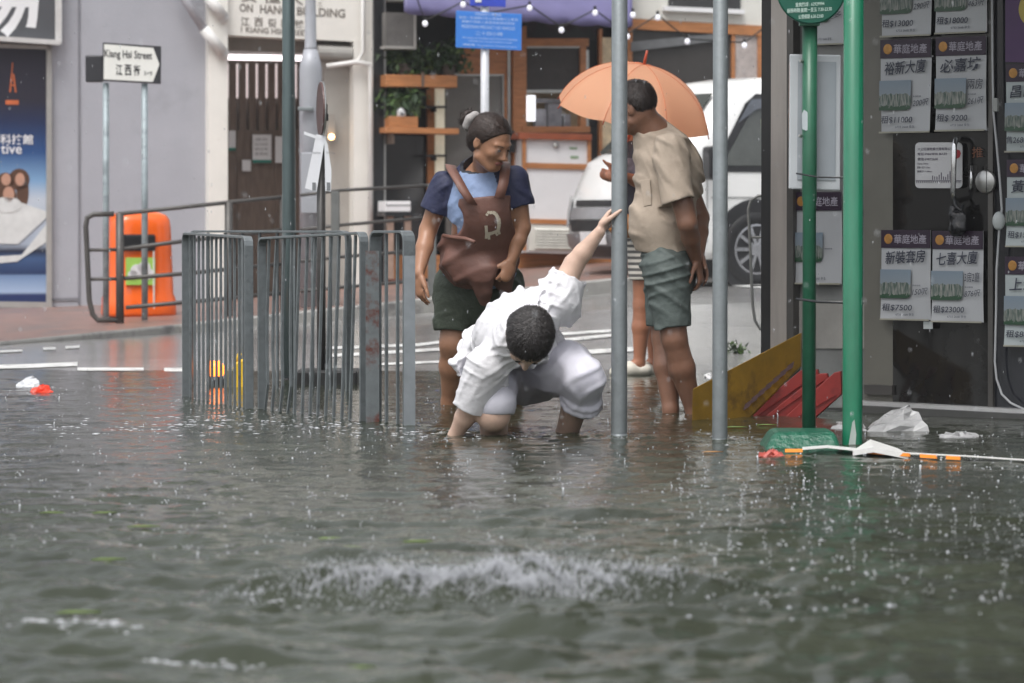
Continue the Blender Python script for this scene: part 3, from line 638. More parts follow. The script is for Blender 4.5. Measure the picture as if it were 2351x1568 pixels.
# counter
ct = thing("service_counter", FP(1278, 600, .35), "white panelled cafe counter with orange trim and a louvred vent", "counter")
m = MB(); slab(m, rect(1204, 316, 1354, 580, 4), .34, .5); m.build("body", WHITE, ct)
m = MB(); slab(m, rect(1192, 304, 1359, 319, 4), .40, .6); m.build("worktop", M("redbrown_wood", (.30, .085, .04), .35, var=.25, scale=6), ct, bevel=.006)
m = MB(); slab(m, rect(1204, 373, 1356, 386, 4), .36, .03); slab(m, rect(1204, 502, 1330, 513, 3), .36, .03); slab(m, rect(1200, 318, 1208, 575), .37, .03); slab(m, rect(1350, 318, 1357, 580), .37, .03); m.build("trim", WOODH, ct)
m = MB(); slab(m, rect(1214, 517, 1336, 575, 2), .36, .02); m.build("vent_frame", M("vent_cream", (.62, .61, .56), .5), ct)
m = MB()
for k in range(7):
    a = FP(1228, 526 + k * 6.8, .375); b_ = FP(1328, 528 + k * 6.8, .375); m.flatbar([a, b_], .028, .004, FN * .7 + Vector((0, 0, -.7)))
m.build("louvre", M("vent_cream", (.62, .61, .56), .5), ct)
m = MB(); m.lathe(FP(1276, 334, .35), [(.028, 0), (.028, .02), (.015, .028)], 14, FN); m.build("lock", METAL, ct)
m = MB(); slab(m, rect(1310, 358, 1328, 364), .345, .004); slab(m, rect(1308, 338, 1325, 343), .345, .004); m.build("sticker", M("sticker_green", (.25, .36, .22), .5), ct)
cl = thing("wall_fitting", FP(1192, 340, .1), "dark electric fitting and pale switch on the orange door post", "fitting"); m = MB(); slab(m, rect(1166, 300, 1182, 350), .10, .08); m.build("dark_case", BLACKST, cl, bevel=.006); m = MB(); slab(m, rect(1184, 322, 1198, 352), .06, .03); m.build("switch", WHITE, cl, bevel=.004)
# ================================================================== FAR PAVEMENT FURNITURE
def ppav(u, Y): # point on the pavement below pixel column u at depth Y
    x = (u - CU) / F * Y; return Vector((x, Y, zpav(x, Y)))
# street name plate
t = thing("street_name_sign", ppav(290, 31.3), "white Kiang Hsi Street name plate with black arrow on two grey posts", "sign")
POSTG = M("weathered_post", (.30, .35, .37), .5, .2, var=.2, scale=9, dirt=(.18, .21, .22), dscale=6, dlo=.5)
Ys = 31.3
for u, vt in ((243, 190), (332, 192)):
    m = MB(); a = ppav(u, Ys); m.tube([a - Vector((0, 0, .1)), P(u, vt, Ys)], .026, 12); m.build("post", POSTG, t, True)
pl = [P(234, 186, Ys - .05), P(369, 193, Ys - .05), P(370, 106, Ys - .05), P(236, 97, Ys - .05)]
m = MB(); m.prism(pl, (0, .02, 0)); m.build("plate", M("sign_black", (.03, .03, .035), .35), t, bevel=.004)
m = MB(); m.prism([P(u, v, Ys - .054) for u, v in [(238, 182), (351, 188), (366, 148), (352, 110), (239, 101)]], (0, .003, 0)); m.build("white_face", M("sign_white", (.72, .72, .68), .35, var=.04), t)
exs = (pl[1] - pl[0]).normalized(); m = MB()
q = lambda u, v: P(u, v, Ys - .056)
put_text(m, "Kiang Hsi Street", q(240, 136), exs, (0, 0, 1), PX(Ys) * 23, PX(Ys) * 109, bold=.012)
for i, c_ in enumerate("江西街"): put_text(m, c_, q(266 + 20.5 * i, 172 + i), exs, (0, 0, 1), PX(Ys) * 25, PX(Ys) * 15, bold=.012)
put_text(m, "3→9", q(331, 173), exs, (0, 0, 1), PX(Ys) * 10, PX(Ys) * 18, bold=.012)
m.build("lettering", INK, t)
m = MB(); m.box(P(217, 158, Ys + .05), (.145, .06, .22)); m.build("side_box", M("sign_black", (.03, .03, .035), .35), t, bevel=.012)
# orange litter bin (implicit, rounded)
Yb = 32.5; bs = PX(Yb); base = ppav(318, Yb)
t = thing("litter_bin", base, "bright orange plastic litter bin with a green and white sticker", "litter bin")
ORANGE = M("orange_plastic", (.84, .125, .006), .28, var=.06, scale=3, spec=.5, coat=.4, dirt=(.55, .10, .02), dscale=4, dlo=.68)
mbn = bmesh.new(); secs = [(z_ * .93, (a_ * 1.0 + .03) * 1.0, b_ * 1.08) for z_, a_, b_ in [(0, .268, .26), (.03, .275, .265), (.16, .268, .255), (.20, .252, .235), (.55, .24, .225), (.80, .232, .215), (.87, .222, .205), (.915, .195, .18), (.94, .14, .13), (.948, .08, .07)]]
V = []; Fs = []; n = 32
def sq(a, rx, ry, e=.58):
    c, s_ = math.cos(a), math.sin(a); return (rx * math.copysign(abs(c) ** e, c), ry * math.copysign(abs(s_) ** e, s_))
rot = R(18)
for (z, rx, ry) in secs:
    for k in range(n):
        x, y = sq(2 * math.pi * k / n, rx, ry); V.append(base + Vector((x * math.cos(rot) - y * math.sin(rot), x * math.sin(rot) + y * math.cos(rot), z)))
for i in range(len(secs) - 1):
    for k in range(n): a = i * n + k; b_ = i * n + (k + 1) % n; Fs.append((a, b_, b_ + n, a + n))
Fs += [tuple(range(n - 1, -1, -1)), tuple(range((len(secs) - 1) * n, len(secs) * n))]
mesh_obj("body", V, Fs, ORANGE, t, True)
mbn.free()
fb = base + Vector((math.sin(rot) * .24, -math.cos(rot) * .24, 0)); bx = Vector((math.cos(rot), math.sin(rot), 0)); by = Vector((-math.sin(rot), math.cos(rot), 0))
lf = base - bx * .06 - by * .258
m = MB(); m.box(lf + Vector((0, 0, .62)), (.30, .03, .14), bx, by); m.build("mouth", BLACKST, t, bevel=.02)
m = MB(); m.box(lf + bx * .02 + Vector((0, 0, .38)), (.25, .022, .23), bx, by); sk = m.build("sticker", M("lime_sticker", (.36, .62, .12), .4, var=.05), t)
m = MB(); 
for dx, dz, r_ in ((-.03, .0, .06), (.03, .03, .055), (.06, -.02, .05), (-.07, -.03, .04)): m.lathe(lf + bx * (.02 + dx) - by * .012 + Vector((0, 0, .38 + dz)), [(r_, 0), (r_, .004)], 18, -by)
m.build("cloud_mark", WHITE, t)
m = MB(); m.box(base + bx * .07 - by * .275 + Vector((0, 0, .3)), (.012, .012, .5), bx, by); m.build("pale_edge", M("sign_white", (.72, .72, .68), .35), t)
# guard rail along the far kerb
RAIL = M("dark_rail", (.085, .08, .075), .45, .3, var=.2, scale=10)
def railing(name, lab, loop, y0=31.0):
    pass
def rpt(u, v, Y): return P(u, v, Y)
t = thing("guard_railing", ppav(300, 30.9), "dark tubular guard railing with three rails climbing along the far kerb", "railing", None)
rl = [[(272, 491), (520, 465), (655, 452)], [(272, 573), (425, 553), (655, 528)], [(272, 640), (425, 628), (655, 605)], [(290, 706), (425, 694), (655, 672)]]
YR = lambda u: 30.7 + (u - 270) * .0016
for ln in rl:
    m = MB(); m.tube([P(u, v, YR(u)) for u, v in ln], .017, 8); m.build("rail", RAIL, t, True)
for u, vt in ((275, 489), (525, 464), (652, 450)):
    a = ppav(u, YR(u)); m = MB(); m.tube([a - Vector((0, 0, .1)), P(u, vt, YR(u))], .033, 10); m.build("post", RAIL, t, True)
m = MB(); 
lp = [(262, 491), (215, 492), (200, 500), (197, 520), (205, 690), (213, 722), (225, 735), (272, 735)]
m.tube([P(u, v, 30.7) for u, v in lp], .022, 10); m.build("end_loop", RAIL, t, True)
for v in (574, 641): m = MB(); m.tube([P(204, v, 30.7), P(272, v - 1, 30.7)], .014, 8); m.build("rail", RAIL, t, True)
t = thing("guard_railing", ppav(800, 31.4), "thin dark guard railing running behind the lamp post to the cafe", "railing", None)
for ln in ([(690, 448), (780, 437), (1010, 424)], [(690, 527), (780, 517), (1010, 497)], [(690, 600), (780, 590), (1010, 571)], [(690, 668), (780, 660), (1010, 640)]):
    m = MB(); m.tube([P(u, v, YR(u)) for u, v in ln], .014, 8); m.build("rail", RAIL, t, True)
for u, vt in ((770, 440), (992, 424)):
    a = ppav(u, YR(u)); m = MB(); m.box((a + P(u, vt, YR(u))) / 2 - Vector((0, 0, .05)), (.07, .07, (P(u, vt, YR(u)) - a).z + .1)); m.build("post", M("grey_rail_post", (.16, .165, .16), .45, .3, var=.2), t, bevel=.006)
# lamp post
Yl = 31.8; a = ppav(714, Yl); k = PX(Yl)
t = thing("lamp_post", a, "pale grey tapered steel lamp post behind the dark green pole", "lamp post")
LPM = M("grey_lamp_paint", (.36, .37, .40), .45, .1, var=.08, scale=5)
m = MB(); zt = lambda v: P(714, v, Yl).z - a.z
m.lathe(a, [(26 * k, -.1), (26 * k, zt(160)), (24.5 * k, zt(148)), (15 * k, zt(112))], 24); m.build("base_column", LPM, t, True)
m = MB(); m.lathe(a, [(15.5 * k, zt(113)), (13.5 * k, zt(108)), (12 * k, zt(0)), (9 * k, zt(-900))], 20); m.build("upper_column", LPM, t, True)
m = MB(); m.box(P(702, 250, Yl - .12), (.13, .05, .03)); m.build("bracket", GALV, t, bevel=.006)
m = MB(); m.box(P(712, 420, Yl - .155), (.15, .02, .5)); m.build("access_door", LPM, t, bevel=.006)
# blue notice sign on a white post
Yq = 31.2; a = ppav(1113, Yq)
t = thing("blue_sign", a, "blue public notice board with rows of white writing on a white post", "sign")
m = MB(); m.tube([a - Vector((0, 0, .1)), P(1113, -40, Yq)], 9.5 * PX(Yq), 12); m.build("post", M("white_post", (.60, .61, .64), .4, .1, var=.08), t, True)
pb = [P(1046, 109, Yq - .05), P(1197, 116, Yq - .05), P(1198, 32, Yq - .05), P(1047, 24, Yq - .05)]
BLUE = M("sign_blue", (.045, .20, .62), .35, var=.06, scale=5)
m = MB(); m.prism(pb, (0, .02, 0)); m.build("board", BLUE, t, bevel=.004)
m = MB(); ex2 = (pb[1] - pb[0]).normalized(); q = lambda u, v: P(u, v + (u - 1047) * .05, Yq - .052)
for (s_, u0, v1, hh, ww) in [("本街道設有行人專用時段", 1091, 33, 7, 60), ("星期一至星期日及公眾假期行人專用", 1054, 42, 6, 134), ("車輛不得駛入違者將被檢控罰款", 1060, 51, 6, 122), ("PEDESTRIAN PRECINCT NO VEHICLES", 1060, 63, 7, 122), ("二十四小時", 1092, 78, 9, 62), ("Mondays to Sundays and General Holidays", 1062, 88, 5, 126), ("Vehicles are not permitted to enter", 1076, 95, 5, 100), ("運輸署 Transport Department", 1062, 104, 5, 124)]:
    put_text(m, s_, q(u0, v1), ex2, (0, 0, 1), PX(Yq) * hh, PX(Yq) * ww)
m.build("lettering", M("sign_pale", (.45, .58, .80), .5), t)
m = MB(); m.prism([P(1079, 13, Yq - .05), P(1161, 16, Yq - .05), P(1161, -70, Yq - .05), P(1079, -72, Yq - .05)], (0, .02, 0)); m.build("upper_board", M("deep_blue", (.04, .07, .48), .35), t, bevel=.004)
m = MB(); m.box(P(1098, 1, Yq - .055), (.05, .004, .03)); m.build("white_mark", WHITE, t)
# ================================================================== FLOODED KERB: poles, sign, fences
# dark green pole
a = G(664, 872); t = thing("dark_pole", a, "tall dark green steel pole standing inside the railing pen", "pole"); DGP = M("dark_green_pole", (.085, .115, .118), .32, .35, var=.2, scale=6, stretch=(3, 3, .5), spec=.6)
m = MB(); kk = PX(a.y); m.lathe(a, [(16.5 * kk, -.4), (15.5 * kk, .9), (15.2 * kk, 1.63), (14.6 * kk, 1.66), (14.2 * kk, 5.5)], 24); m.build("shaft", DGP, t, True)
m = MB(); m.lathe(a, [(18 * kk, -.3), (18 * kk, .0), (17.5 * kk, .012)], 24); m.build("base_collar", BLACKST, t)
# round sign on a portable stand
Yp = 21.6; a = P(738, 868, Yp); a.z = 0
t = thing("portable_sign", a, "round temporary sign seen edge-on with paper tags on a black rubber foot", "sign")
m = MB(); m.tube([a + Vector((0, 0, -.1)), P(737, 316, Yp)], .025, 10); m.build("pole", M("rusty_black_pole", (.05, .047, .045), .4, .2, var=.3), t, True)
ang = R(10.5); nx = Vector((-math.cos(ang), -math.sin(ang), 0)); c = P(736.5, 251, Yp)
m = MB(); m.lathe(c, [(.152, -.008), (.154, 0), (.152, .006)], 36, nx); d_ = m.build("disc", M("disc_brown", (.10, .05, .045), .4, var=.1), t)
m = MB(); m.lathe(c - nx * .012, [(.157, 0), (.158, .005), (.154, .009)], 36, nx); m.build("rim", METAL, t)
m = MB(); m.box(c - nx * .022, (.03, .03, .06), nx, nx.cross(Vector((0, 0, 1)))); m.box(c - nx * .022 - Vector((0, 0, .045)), (.04, .03, .04), nx, nx.cross(Vector((0, 0, 1)))); m.build("clamp", BLACKST, t, bevel=.004)
fz = P(745, 850, Yp); 
m = MB(); bse = [(682, 880), (818, 880), (818, 850), (682, 850)]
A_ = [G(680, 884), G(821, 884)]; m.box(Vector(((A_[0].x + A_[1].x) / 2, A_[0].y + .2, .015)), (A_[1].x - A_[0].x, .42, .13)); m.build("rubber_foot", M("black_rubber", (.018, .018, .018), .5, var=.2), t, bevel=.012)
TAG = M("wet_tag_paper", (.72, .73, .76), .4, var=.04)
for pts, nm in ((([(726, 308), (747, 312), (727, 440), (700, 432)]), 0), (([(744, 314), (752, 330), (761, 390), (760, 440), (747, 438), (745, 340)]), 1)):
    m = MB(); m.prism([P(u, v, Yp - .05 - .02 * nm) for u, v in pts][::-1], (0, .002, 0)); o_ = m.build("paper_tag", TAG, t)
    m = MB(); m.box(P(721 if nm == 0 else 754, 428, Yp - .052 - .02 * nm), (.02, .003, .045)); put_text(m, "CAUTION", P(716 if nm == 0 else 749, 352, Yp - .052 - .02 * nm), (.97, 0, -.1), (-.15, 0, .98), .012, .05); m.build("printed_mark", M("grey_ink", (.2, .21, .22), .6), o_)
m = MB(); m.flatbar([P(698, 305, Yp - .05), P(726, 315, Yp - .05), P(748, 318, Yp - .05)], .018, .002, (0, 0, 1)); m.build("plastic_tie", TAG, t)
# flat-bar pedestrian fences: end posts, rounded frame and bars
def fence(lab, A, B, za, zb, nb, cat_group, fw=.044, bent=(), rusty=False, zbot=-.35, lean=0.):
    A = Vector(A); B = Vector(B); d = (B - A); d.z = 0; L = d.length; d.normalize(); nn = Vector((d.y, -d.x, 0))
    t = thing("pedestrian_fence", (A.x, A.y, 0), lab, "fence", cat_group); rr = .04
    A0 = Vector((A.x, A.y, zbot)); B0 = Vector((B.x, B.y, zbot)); A1 = Vector((A.x, A.y, za)); B1 = Vector((B.x, B.y, zb))
    pts = [A0, A1 - Vector((0, 0, rr))] + [A1 + d * rr * (1 - math.cos(a)) - Vector((0, 0, rr * (1 - math.sin(a)))) for a in (R(30), R(60), R(90))]
    pts += [B1 - d * rr * (1 - math.sin(a)) - Vector((0, 0, rr * (1 - math.cos(a)))) for a in (0, R(30), R(60), R(90))] + [B0]
    m = MB(); m.flatbar(pts, fw, .012, nn); m.build("frame", FENCE, t, bevel=.002)
    m = MB(); m.flatbar([A0 + d * .02 + Vector((0, 0, .30)), B0 - d * .02 + Vector((0, 0, .30))], .04, .01, nn); m.build("bottom_rail", FENCE, t)
    for i in range(nb):
        f = (i + 1) / (nb + 1); p = A + (B - A) * f; z1 = za + (zb - za) * f - .008
        m = MB(); bd = bent[i] if i < len(bent) else 0
        ps = [Vector((p.x, p.y, zbot + .3)) - d * lean] + [Vector((p.x, p.y, zbot + .3 + (z1 - zbot - .3) * s_)) + d * bd * math.sin(math.pi * s_ ** .8) * 1.0 for s_ in ((.2, .4, .6, .8) if bd else ())] + [Vector((p.x, p.y, z1))]
        m.flatbar(ps, .012, .013, nn); m.build("bar", FENCE, t)
    return t, d, nn
C0 = G(428, 910); C1 = G(586, 940); C2 = G(836, 967); C3 = G(862, 970); C4 = G(939, 978)
GRP = "fence panels round the flooded pen"
fence("fence panel at the far left of the flooded pen with tightly spaced bars", C0, (C1.x - .03, C1.y, 0), P(428, 536, C0.y).z, P(586, 545, C1.y).z, 13, GRP)
fence("long middle fence panel in front of the dark pole with bent bars", (C1.x + .035, C1.y - .02, 0), C2, P(600, 547, C1.y).z, P(836, 535, C2.y).z, 12, GRP, bent=(-.03, -.05, -.03, -.02), lean=.07)
tf, d_, n_ = fence("narrow end fence panel with a wide rusty post", C3, C4, P(862, 532, C3.y).z, P(930, 532, C4.y).z, 2, GRP, fw=.06)
m = MB(); zc = P(850, 535, C3.y).z; m.box(Vector((C3.x - .012, C3.y - .034, .25)), (.062, .012, zc * 2 - .5 - .16)); m.build("rusty_strip", RUST, tf)
m = MB(); m.box(Vector((C4.x + .004, C4.y - .032, .22)), (.05, .008, zc * 2 - .44 - .20)); m.build("end_plate", M("fence_plate", (.20, .22, .235), .38, .3, var=.15, scale=12), tf)
B0_ = P(440, 700, 21.5); B1_ = P(800, 700, 20.7)
fence("rear fence panel of the pen standing behind the front bars", (B0_.x, B0_.y, 0), (B1_.x, B1_.y, 0), P(480, 531, 21.5).z, P(800, 532, 20.7).z, 8, GRP)
# warning lantern and yellow cone bag inside the pen
t = thing("warning_lantern", G(495, 884), "small glowing orange warning lantern behind the fence bars", "lantern"); a = G(495, 884)
m = MB(); m.lathe(a, [(.05, -.05), (.05, .03), (.04, .05)], 14); m.build("base", BLACKST, t); m = MB(); m.lathe(a + Vector((0, 0, .045)), [(.035, 0), (.05, .02), (.05, .06), (.03, .09)], 14); m.build("lens", M("lantern_orange", (1, .25, .03), .3, emit=3.0, ecol=(1, .20, .02)), t, True)
t = thing("yellow_lantern", G(552, 888), "yellow plastic warning lamp body standing inside the fence pen", "lantern"); a = G(552, 888)
YEL = M("yellow_plastic", (.75, .47, .015), .35, var=.1)
m = MB(); m.prism([a + Vector((x_, -.04, z_)) for x_, z_ in [(-.045, -.1), (.05, -.1), (.055, .05), (.045, .15), (.02, .16), (-.035, .13), (-.048, .04)]], (0, .10, 0)); m.build("body", YEL, t, bevel=.012)
m = MB(); m.box(a + Vector((-.055, -.01, .03)), (.05, .08, .14)); m.build("grey_side", M("lantern_grey", (.16, .15, .10), .4), t, bevel=.01)
m = MB(); m.tube([a + Vector((-.02, 0, .14)), a + Vector((-.01, 0, .18)), a + Vector((.02, 0, .18)), a + Vector((.03, 0, .15))], .008, 8); m.build("handle", YEL, t, True)
# two grey sign poles
for u, v, wpx, lab in ((1421.5, 1001, 37, "grey galvanised pole the crouching man holds"), (1652.5, 1012, 35, "grey galvanised pole right of the standing man")):
    a = G(u, v); kk = PX(a.y); t = thing("grey_pole", a, lab, "pole", None)
    m = MB(); m.lathe(a, [(wpx / 2 * kk * 1.0, -.4), (wpx / 2 * kk, 0), (wpx / 2 * kk * .96, 4.5)], 32); m.build("tube", GALV, t, True)
    m = MB(); m.lathe(a + Vector((0, 0, -.02)), [(wpx / 2 * kk * 1.12, -.1), (wpx / 2 * kk * 1.12, .02), (wpx / 2 * kk * 1.0, .03)], 32); m.build("base_sleeve", GALV, t, True)
# green posts
GREEN = M("green_gloss_paint", (.010, .145, .075), .25, var=.2, scale=5, spec=.6, coat=.3, dirt=(.30, .36, .34), dscale=5.5, dlo=.73, stretch=(2.2, 2.2, .5))
GREEND = M("dark_green_paint", (.018, .10, .055), .35, var=.25, scale=6, spec=.5, dirt=(.05, .13, .09), dscale=7, dlo=.62)
a = G(1957, 1024); kk = PX(a.y); t = thing("green_post", a, "thick bright green steel post in front of the shop door", "post")
m = MB(); m.lathe(a, [(23.5 * kk, -.4), (23.5 * kk, 0), (23 * kk, 3.5)], 32); m.build("tube", GREEN, t, True)
m = MB(); m.prism([a + Vector((-.02, -.0425, .0)), a + Vector((.008, -.0433, .0)), a + Vector((.012, -.043, .05)), a + Vector((.004, -.0435, .11)), a + Vector((-.004, -.0437, .10)), a + Vector((-.014, -.0432, .04))], (0, .002, 0)); m.build("bare_patch", M("bare_zinc", (.35, .40, .37), .4, var=.15), t)
Ya = G(1957, 1024).y + .18; Yg = 16.0
a = P(1857, 1000, Yg); a.z = 0; kk = PX(Yg); t = thing("bus_stop_sign", a, "slim green bus stop pole with round green sign and white notice case", "bus stop")
m = MB(); m.lathe(a, [(15.5 * kk, -.35), (15.5 * kk, 1.0), (17 * kk, 1.01), (17.2 * kk, P(1857, 60, Yg).z)], 24); m.build("pole", GREEND, t, True)
rr = 79 * kk; c = P(1862, -24, Yg - .06)
m = MB(); m.lathe(c, [(rr, -.012), (rr, 0), (rr - .006, .005)], 48, (0, -1, 0)); m.build("round_sign", M("bus_stop_green", (.006, .085, .055), .35, var=.08), t)
m = MB()
q = lambda u, v: P(u, v, Yg - .068)
for s_, u0, v1, hh, ww in [("查詢熱線 : 62929994", 1825, 25, 14, 104), ("服務時間:星期一至五 7:30-23:30", 1788, 46, 13, 167), ("公眾假期 6:30-23:00", 1833, 64, 12, 96)]:
    pass
for s_, u0, v1, hh, ww in [("查詢熱線 : 62929994", 1826, 16, 10, 66), ("服務時間:星期一至五 7:30-23:30", 1807, 30, 10, 102), ("公眾假期 6:30-23:00", 1833, 44, 10, 57), ("小巴站 MINIBUS", 1815, -12, 16, 95)]:
    put_text(m, s_, q(u0, v1), (1, 0, .05), (0, 0, 1), kk * hh, kk * ww, bold=.008)
m.build("lettering", M("sign_pale_green", (.50, .62, .56), .5), t)
m = MB(); m.box(P(1858, 50, Yg - .03), (.085, .05, .035)); m.lathe(P(1846, 48, Yg - .056), [(.006, 0), (.006, .006)], 10, (0, -1, 0)); m.lathe(P(1869, 48, Yg - .056), [(.006, 0), (.006, .006)], 10, (0, -1, 0)); m.build("sign_bracket", GREEND, t, bevel=.004)
# case fixed behind the pole
cx0, cx1, cy0, cy1 = 1811, 1931, 124, 434
m = MB(); m.prism([P(cx0, cy1, Yg + .05), P(cx1 - 2, cy1 + 4, Yg + .05), P(cx1, cy0 + 2, Yg + .05), P(cx0 + 2, cy0, Yg + .05)], (0, .03, 0)); cs = m.build("notice_case", M("case_white", (.42, .44, .46), .25, var=.08, scale=3, coat=.5), t, bevel=.006)
m = MB(); m.prism([P(1830, 412, Yg + .046), P(1918, 414, Yg + .046), P(1920, 142, Yg + .046), P(1832, 140, Yg + .046)], (0, .002, 0)); m.build("notice_sheet", M("case_grey_sheet", (.27, .295, .32), .25, var=.12, scale=2, coat=.5), cs)
m = MB()
for v in (140, 312): m.lathe(P(1838 if v < 200 else 1836, v, Yg - .03), [(.007, -.02), (.007, .0), (.004, .006)], 10, (-.5, -1, 0))
m.build("bolt", METAL, t)
m = MB(); m.prism([P(1841, 262, Yg - .0285), P(1846, 252, Yg - .0285), P(1852, 256, Yg - .0285), P(1858, 262, Yg - .029), P(1867, 260, Yg - .027), P(1868, 300, Yg - .027), P(1860, 296, Yg - .029), P(1850, 300, Yg - .0285), P(1842, 296, Yg - .0285)][::-1], (0, .002, 0)); m.build("torn_label", M("torn_label", (.42, .46, .48), .5, var=.12), t)
for v, sag in ((402, 5), (690, 3)):
    m = MB(); m.tube([P(1828, v - 4, Yg - .05), P(1880, v + sag, Yg - .07), P(1981, v + 6, 15.72)], .006 if v > 500 else .004, 6); m.build("wire_tie", BLACKST, t, True)
# green concrete footing
ft = [G(1752, 1031), G(1934, 1031)]; yb = ft[0].y; 
V = []; bw = [(1752, 1031), (1934, 1033)]
x0, x1 = ft[0].x, ft[1].x; zt_ = P(1800, 990, 15.64).z; X0 = P(1776, 990, 15.64).x; X1 = P(1916, 990, 15.64).x
m = MB(); m.add([(x0 - .02, yb - .02, -.06), (x1 + .02, yb - .02, -.06), (x1 + .02, yb + .52, -.06), (x0 - .02, yb + .52, -.06), (X0, yb + .11, zt_), (X1, yb + .11, zt_), (X1, yb + .40, zt_), (X0, yb + .40, zt_)], [(3, 2, 1, 0), (4, 5, 6, 7), (0, 1, 5, 4), (1, 2, 6, 5), (2, 3, 7, 6), (3, 0, 4, 7)])
m.build("concrete_footing", M("green_concrete", (.008, .085, .048), .35, var=.35, scale=14, bump=.9, bscale=45, dirt=(.05, .16, .11), dscale=12, dlo=.60, spec=.6), t, bevel=.02)
# ================================================================== RIGHT-HAND SHOP
SA = Vector((2.386, 17.9, 0)); SE = Vector((.766, -.643, 0)).normalized(); SN = Vector((-SE.y, SE.x, 0)) * -1
if SN.y > 0: SN = -SN
def SP(u, v, off=0.): return RP(u, v, SA + SN * off, SN)
def sslab(m, poly, off=0, th=.02): return slab(m, poly, off, th, SP, SN)
s1 = thing("estate_agency_shop", SP(1985, 940), "dark glass shop front on the right plastered with property listings", "shop")
BR = M("bronze_frame", (.10, .095, .09), .35, .5, var=.15, scale=6)
m = MB()
c0 = SP(1768, 600); c1 = SP(1806, 600)
lo = -.35; hi = 3.6
m.prism([Vector((c0.x, c0.y, lo)), Vector((c1.x, c1.y, lo)), Vector((c1.x, c1.y, hi)), Vector((c0.x, c0.y, hi))], -SN * .12); m.build("corner_pillar", M("steel_pillar", (.42, .38, .35), .35, .5, var=.12, scale=4, stretch=(4, 4, .6)), s1, bevel=.006)
m = MB(); sslab(m, [(1806, 960), (1985, 960), (1985, -500), (1806, -500)], -.06, .02); m.build("corner_window", M("shop_window", (.20, .205, .20), .08, var=.35, scale=1.4, spec=.7), s1)
m = MB(); sslab(m, [(1806, 800), (1985, 800), (1985, 690), (1806, 690)], -.05, .01); m.build("hazy_reflection", M("hazy_reflection_grey", (.30, .29, .27), .4, var=.2, scale=3), s1)  # light grey sheet paints the hazy reflection low on the glass
m = MB(); sslab(m, [(1806, 936), (1960, 936), (1960, 870), (1806, 870)], -.045, .01); m.build("window_base", M("base_pale", (.24, .25, .24), .35, var=.25, scale=4), s1)
m = MB(); sslab(m, [(1806, 960), (1821, 960), (1821, -500), (1806, -500)], .0, .08); m.build("window_jamb", BR, s1)
m = MB(); sslab(m, [(1984, 925), (2050, 928), (2050, -500), (1984, -500)], -.03, .05); m.build("tan_pillar", M("tan_pillar", (.14, .135, .115), .45, var=.12, scale=3), s1)
m = MB(); sslab(m, [(2050, 928), (2272, 936), (2272, -500), (2050, -500)], -.02, .02); m.build("door", M("door_glass", (.014, .0135, .013), .07, var=.3, scale=2, spec=.6), s1)
m = MB(); sslab(m, [(2276, 936), (3300, 980), (3300, -500), (2276, -500)], -.02, .02); m.build("display_window", M("display_glass", (.017, .018, .022), .07, var=.3, scale=2, spec=.6), s1)
m = MB(); sslab(m, [(2268, 936), (2279, 936), (2279, -500), (2268, -500)], .0, .05); sslab(m, [(1984, 905), (2048, 907), (2048, 885), (1984, 883)], .0, .05); m.build("frame", BR, s1)
m = MB(); sslab(m, [(1955, 930), (3300, 1000), (3300, 989), (1955, 920)], .06, .5); m.build("sill", M("pale_sill", (.50, .50, .50), .3, .3, var=.1), s1)
m = MB(); sslab(m, [(1955, 1010), (3300, 1080), (3300, 1000), (1955, 930)], .10, .6); m.build("step", M("dark_step", (.07, .07, .068), .4, var=.25, scale=4), s1)
m = MB()
for v_, off in ((0, 0),):
    a0 = SA - SE * 1.62; m.prism([a0 + SE * 0 + Vector((0, 0, 3.6)), a0 + SE * 9 + Vector((0, 0, 3.6)), a0 + SE * 9 + Vector((0, 0, 12)), a0 + Vector((0, 0, 12))], -SN * 6)
m.build("upper_wall", M("shop_upper_tile", (.06, .058, .056), .4, var=.15, scale=3), s1)
m = MB(); a0 = SA - SE * 1.62; m.prism([a0 + SN * 1.5 + Vector((0, 0, 2.7)), a0 + SE * 9 + SN * 1.5 + Vector((0, 0, 2.7)), a0 + SE * 9 + SN * 1.5 + Vector((0, 0, 3.6)), a0 + SN * 1.5 + Vector((0, 0, 3.6))], -SN * 1.5); m.build("canopy", M("canopy_grey", (.16, .155, .15), .5), s1)  # unseen overhang, inferred from the dark front, its depth set to shade it
m = MB(); m.prism([a0 - SN * .14 + Vector((0, 0, -.3)), a0 + SE * 9 - SN * .14 + Vector((0, 0, -.3)), a0 + SE * 9 - SN * .14 + Vector((0, 0, 3.6)), a0 - SN * .14 + Vector((0, 0, 3.6))], -SN * 4); m.build("interior", DARKW, s1)
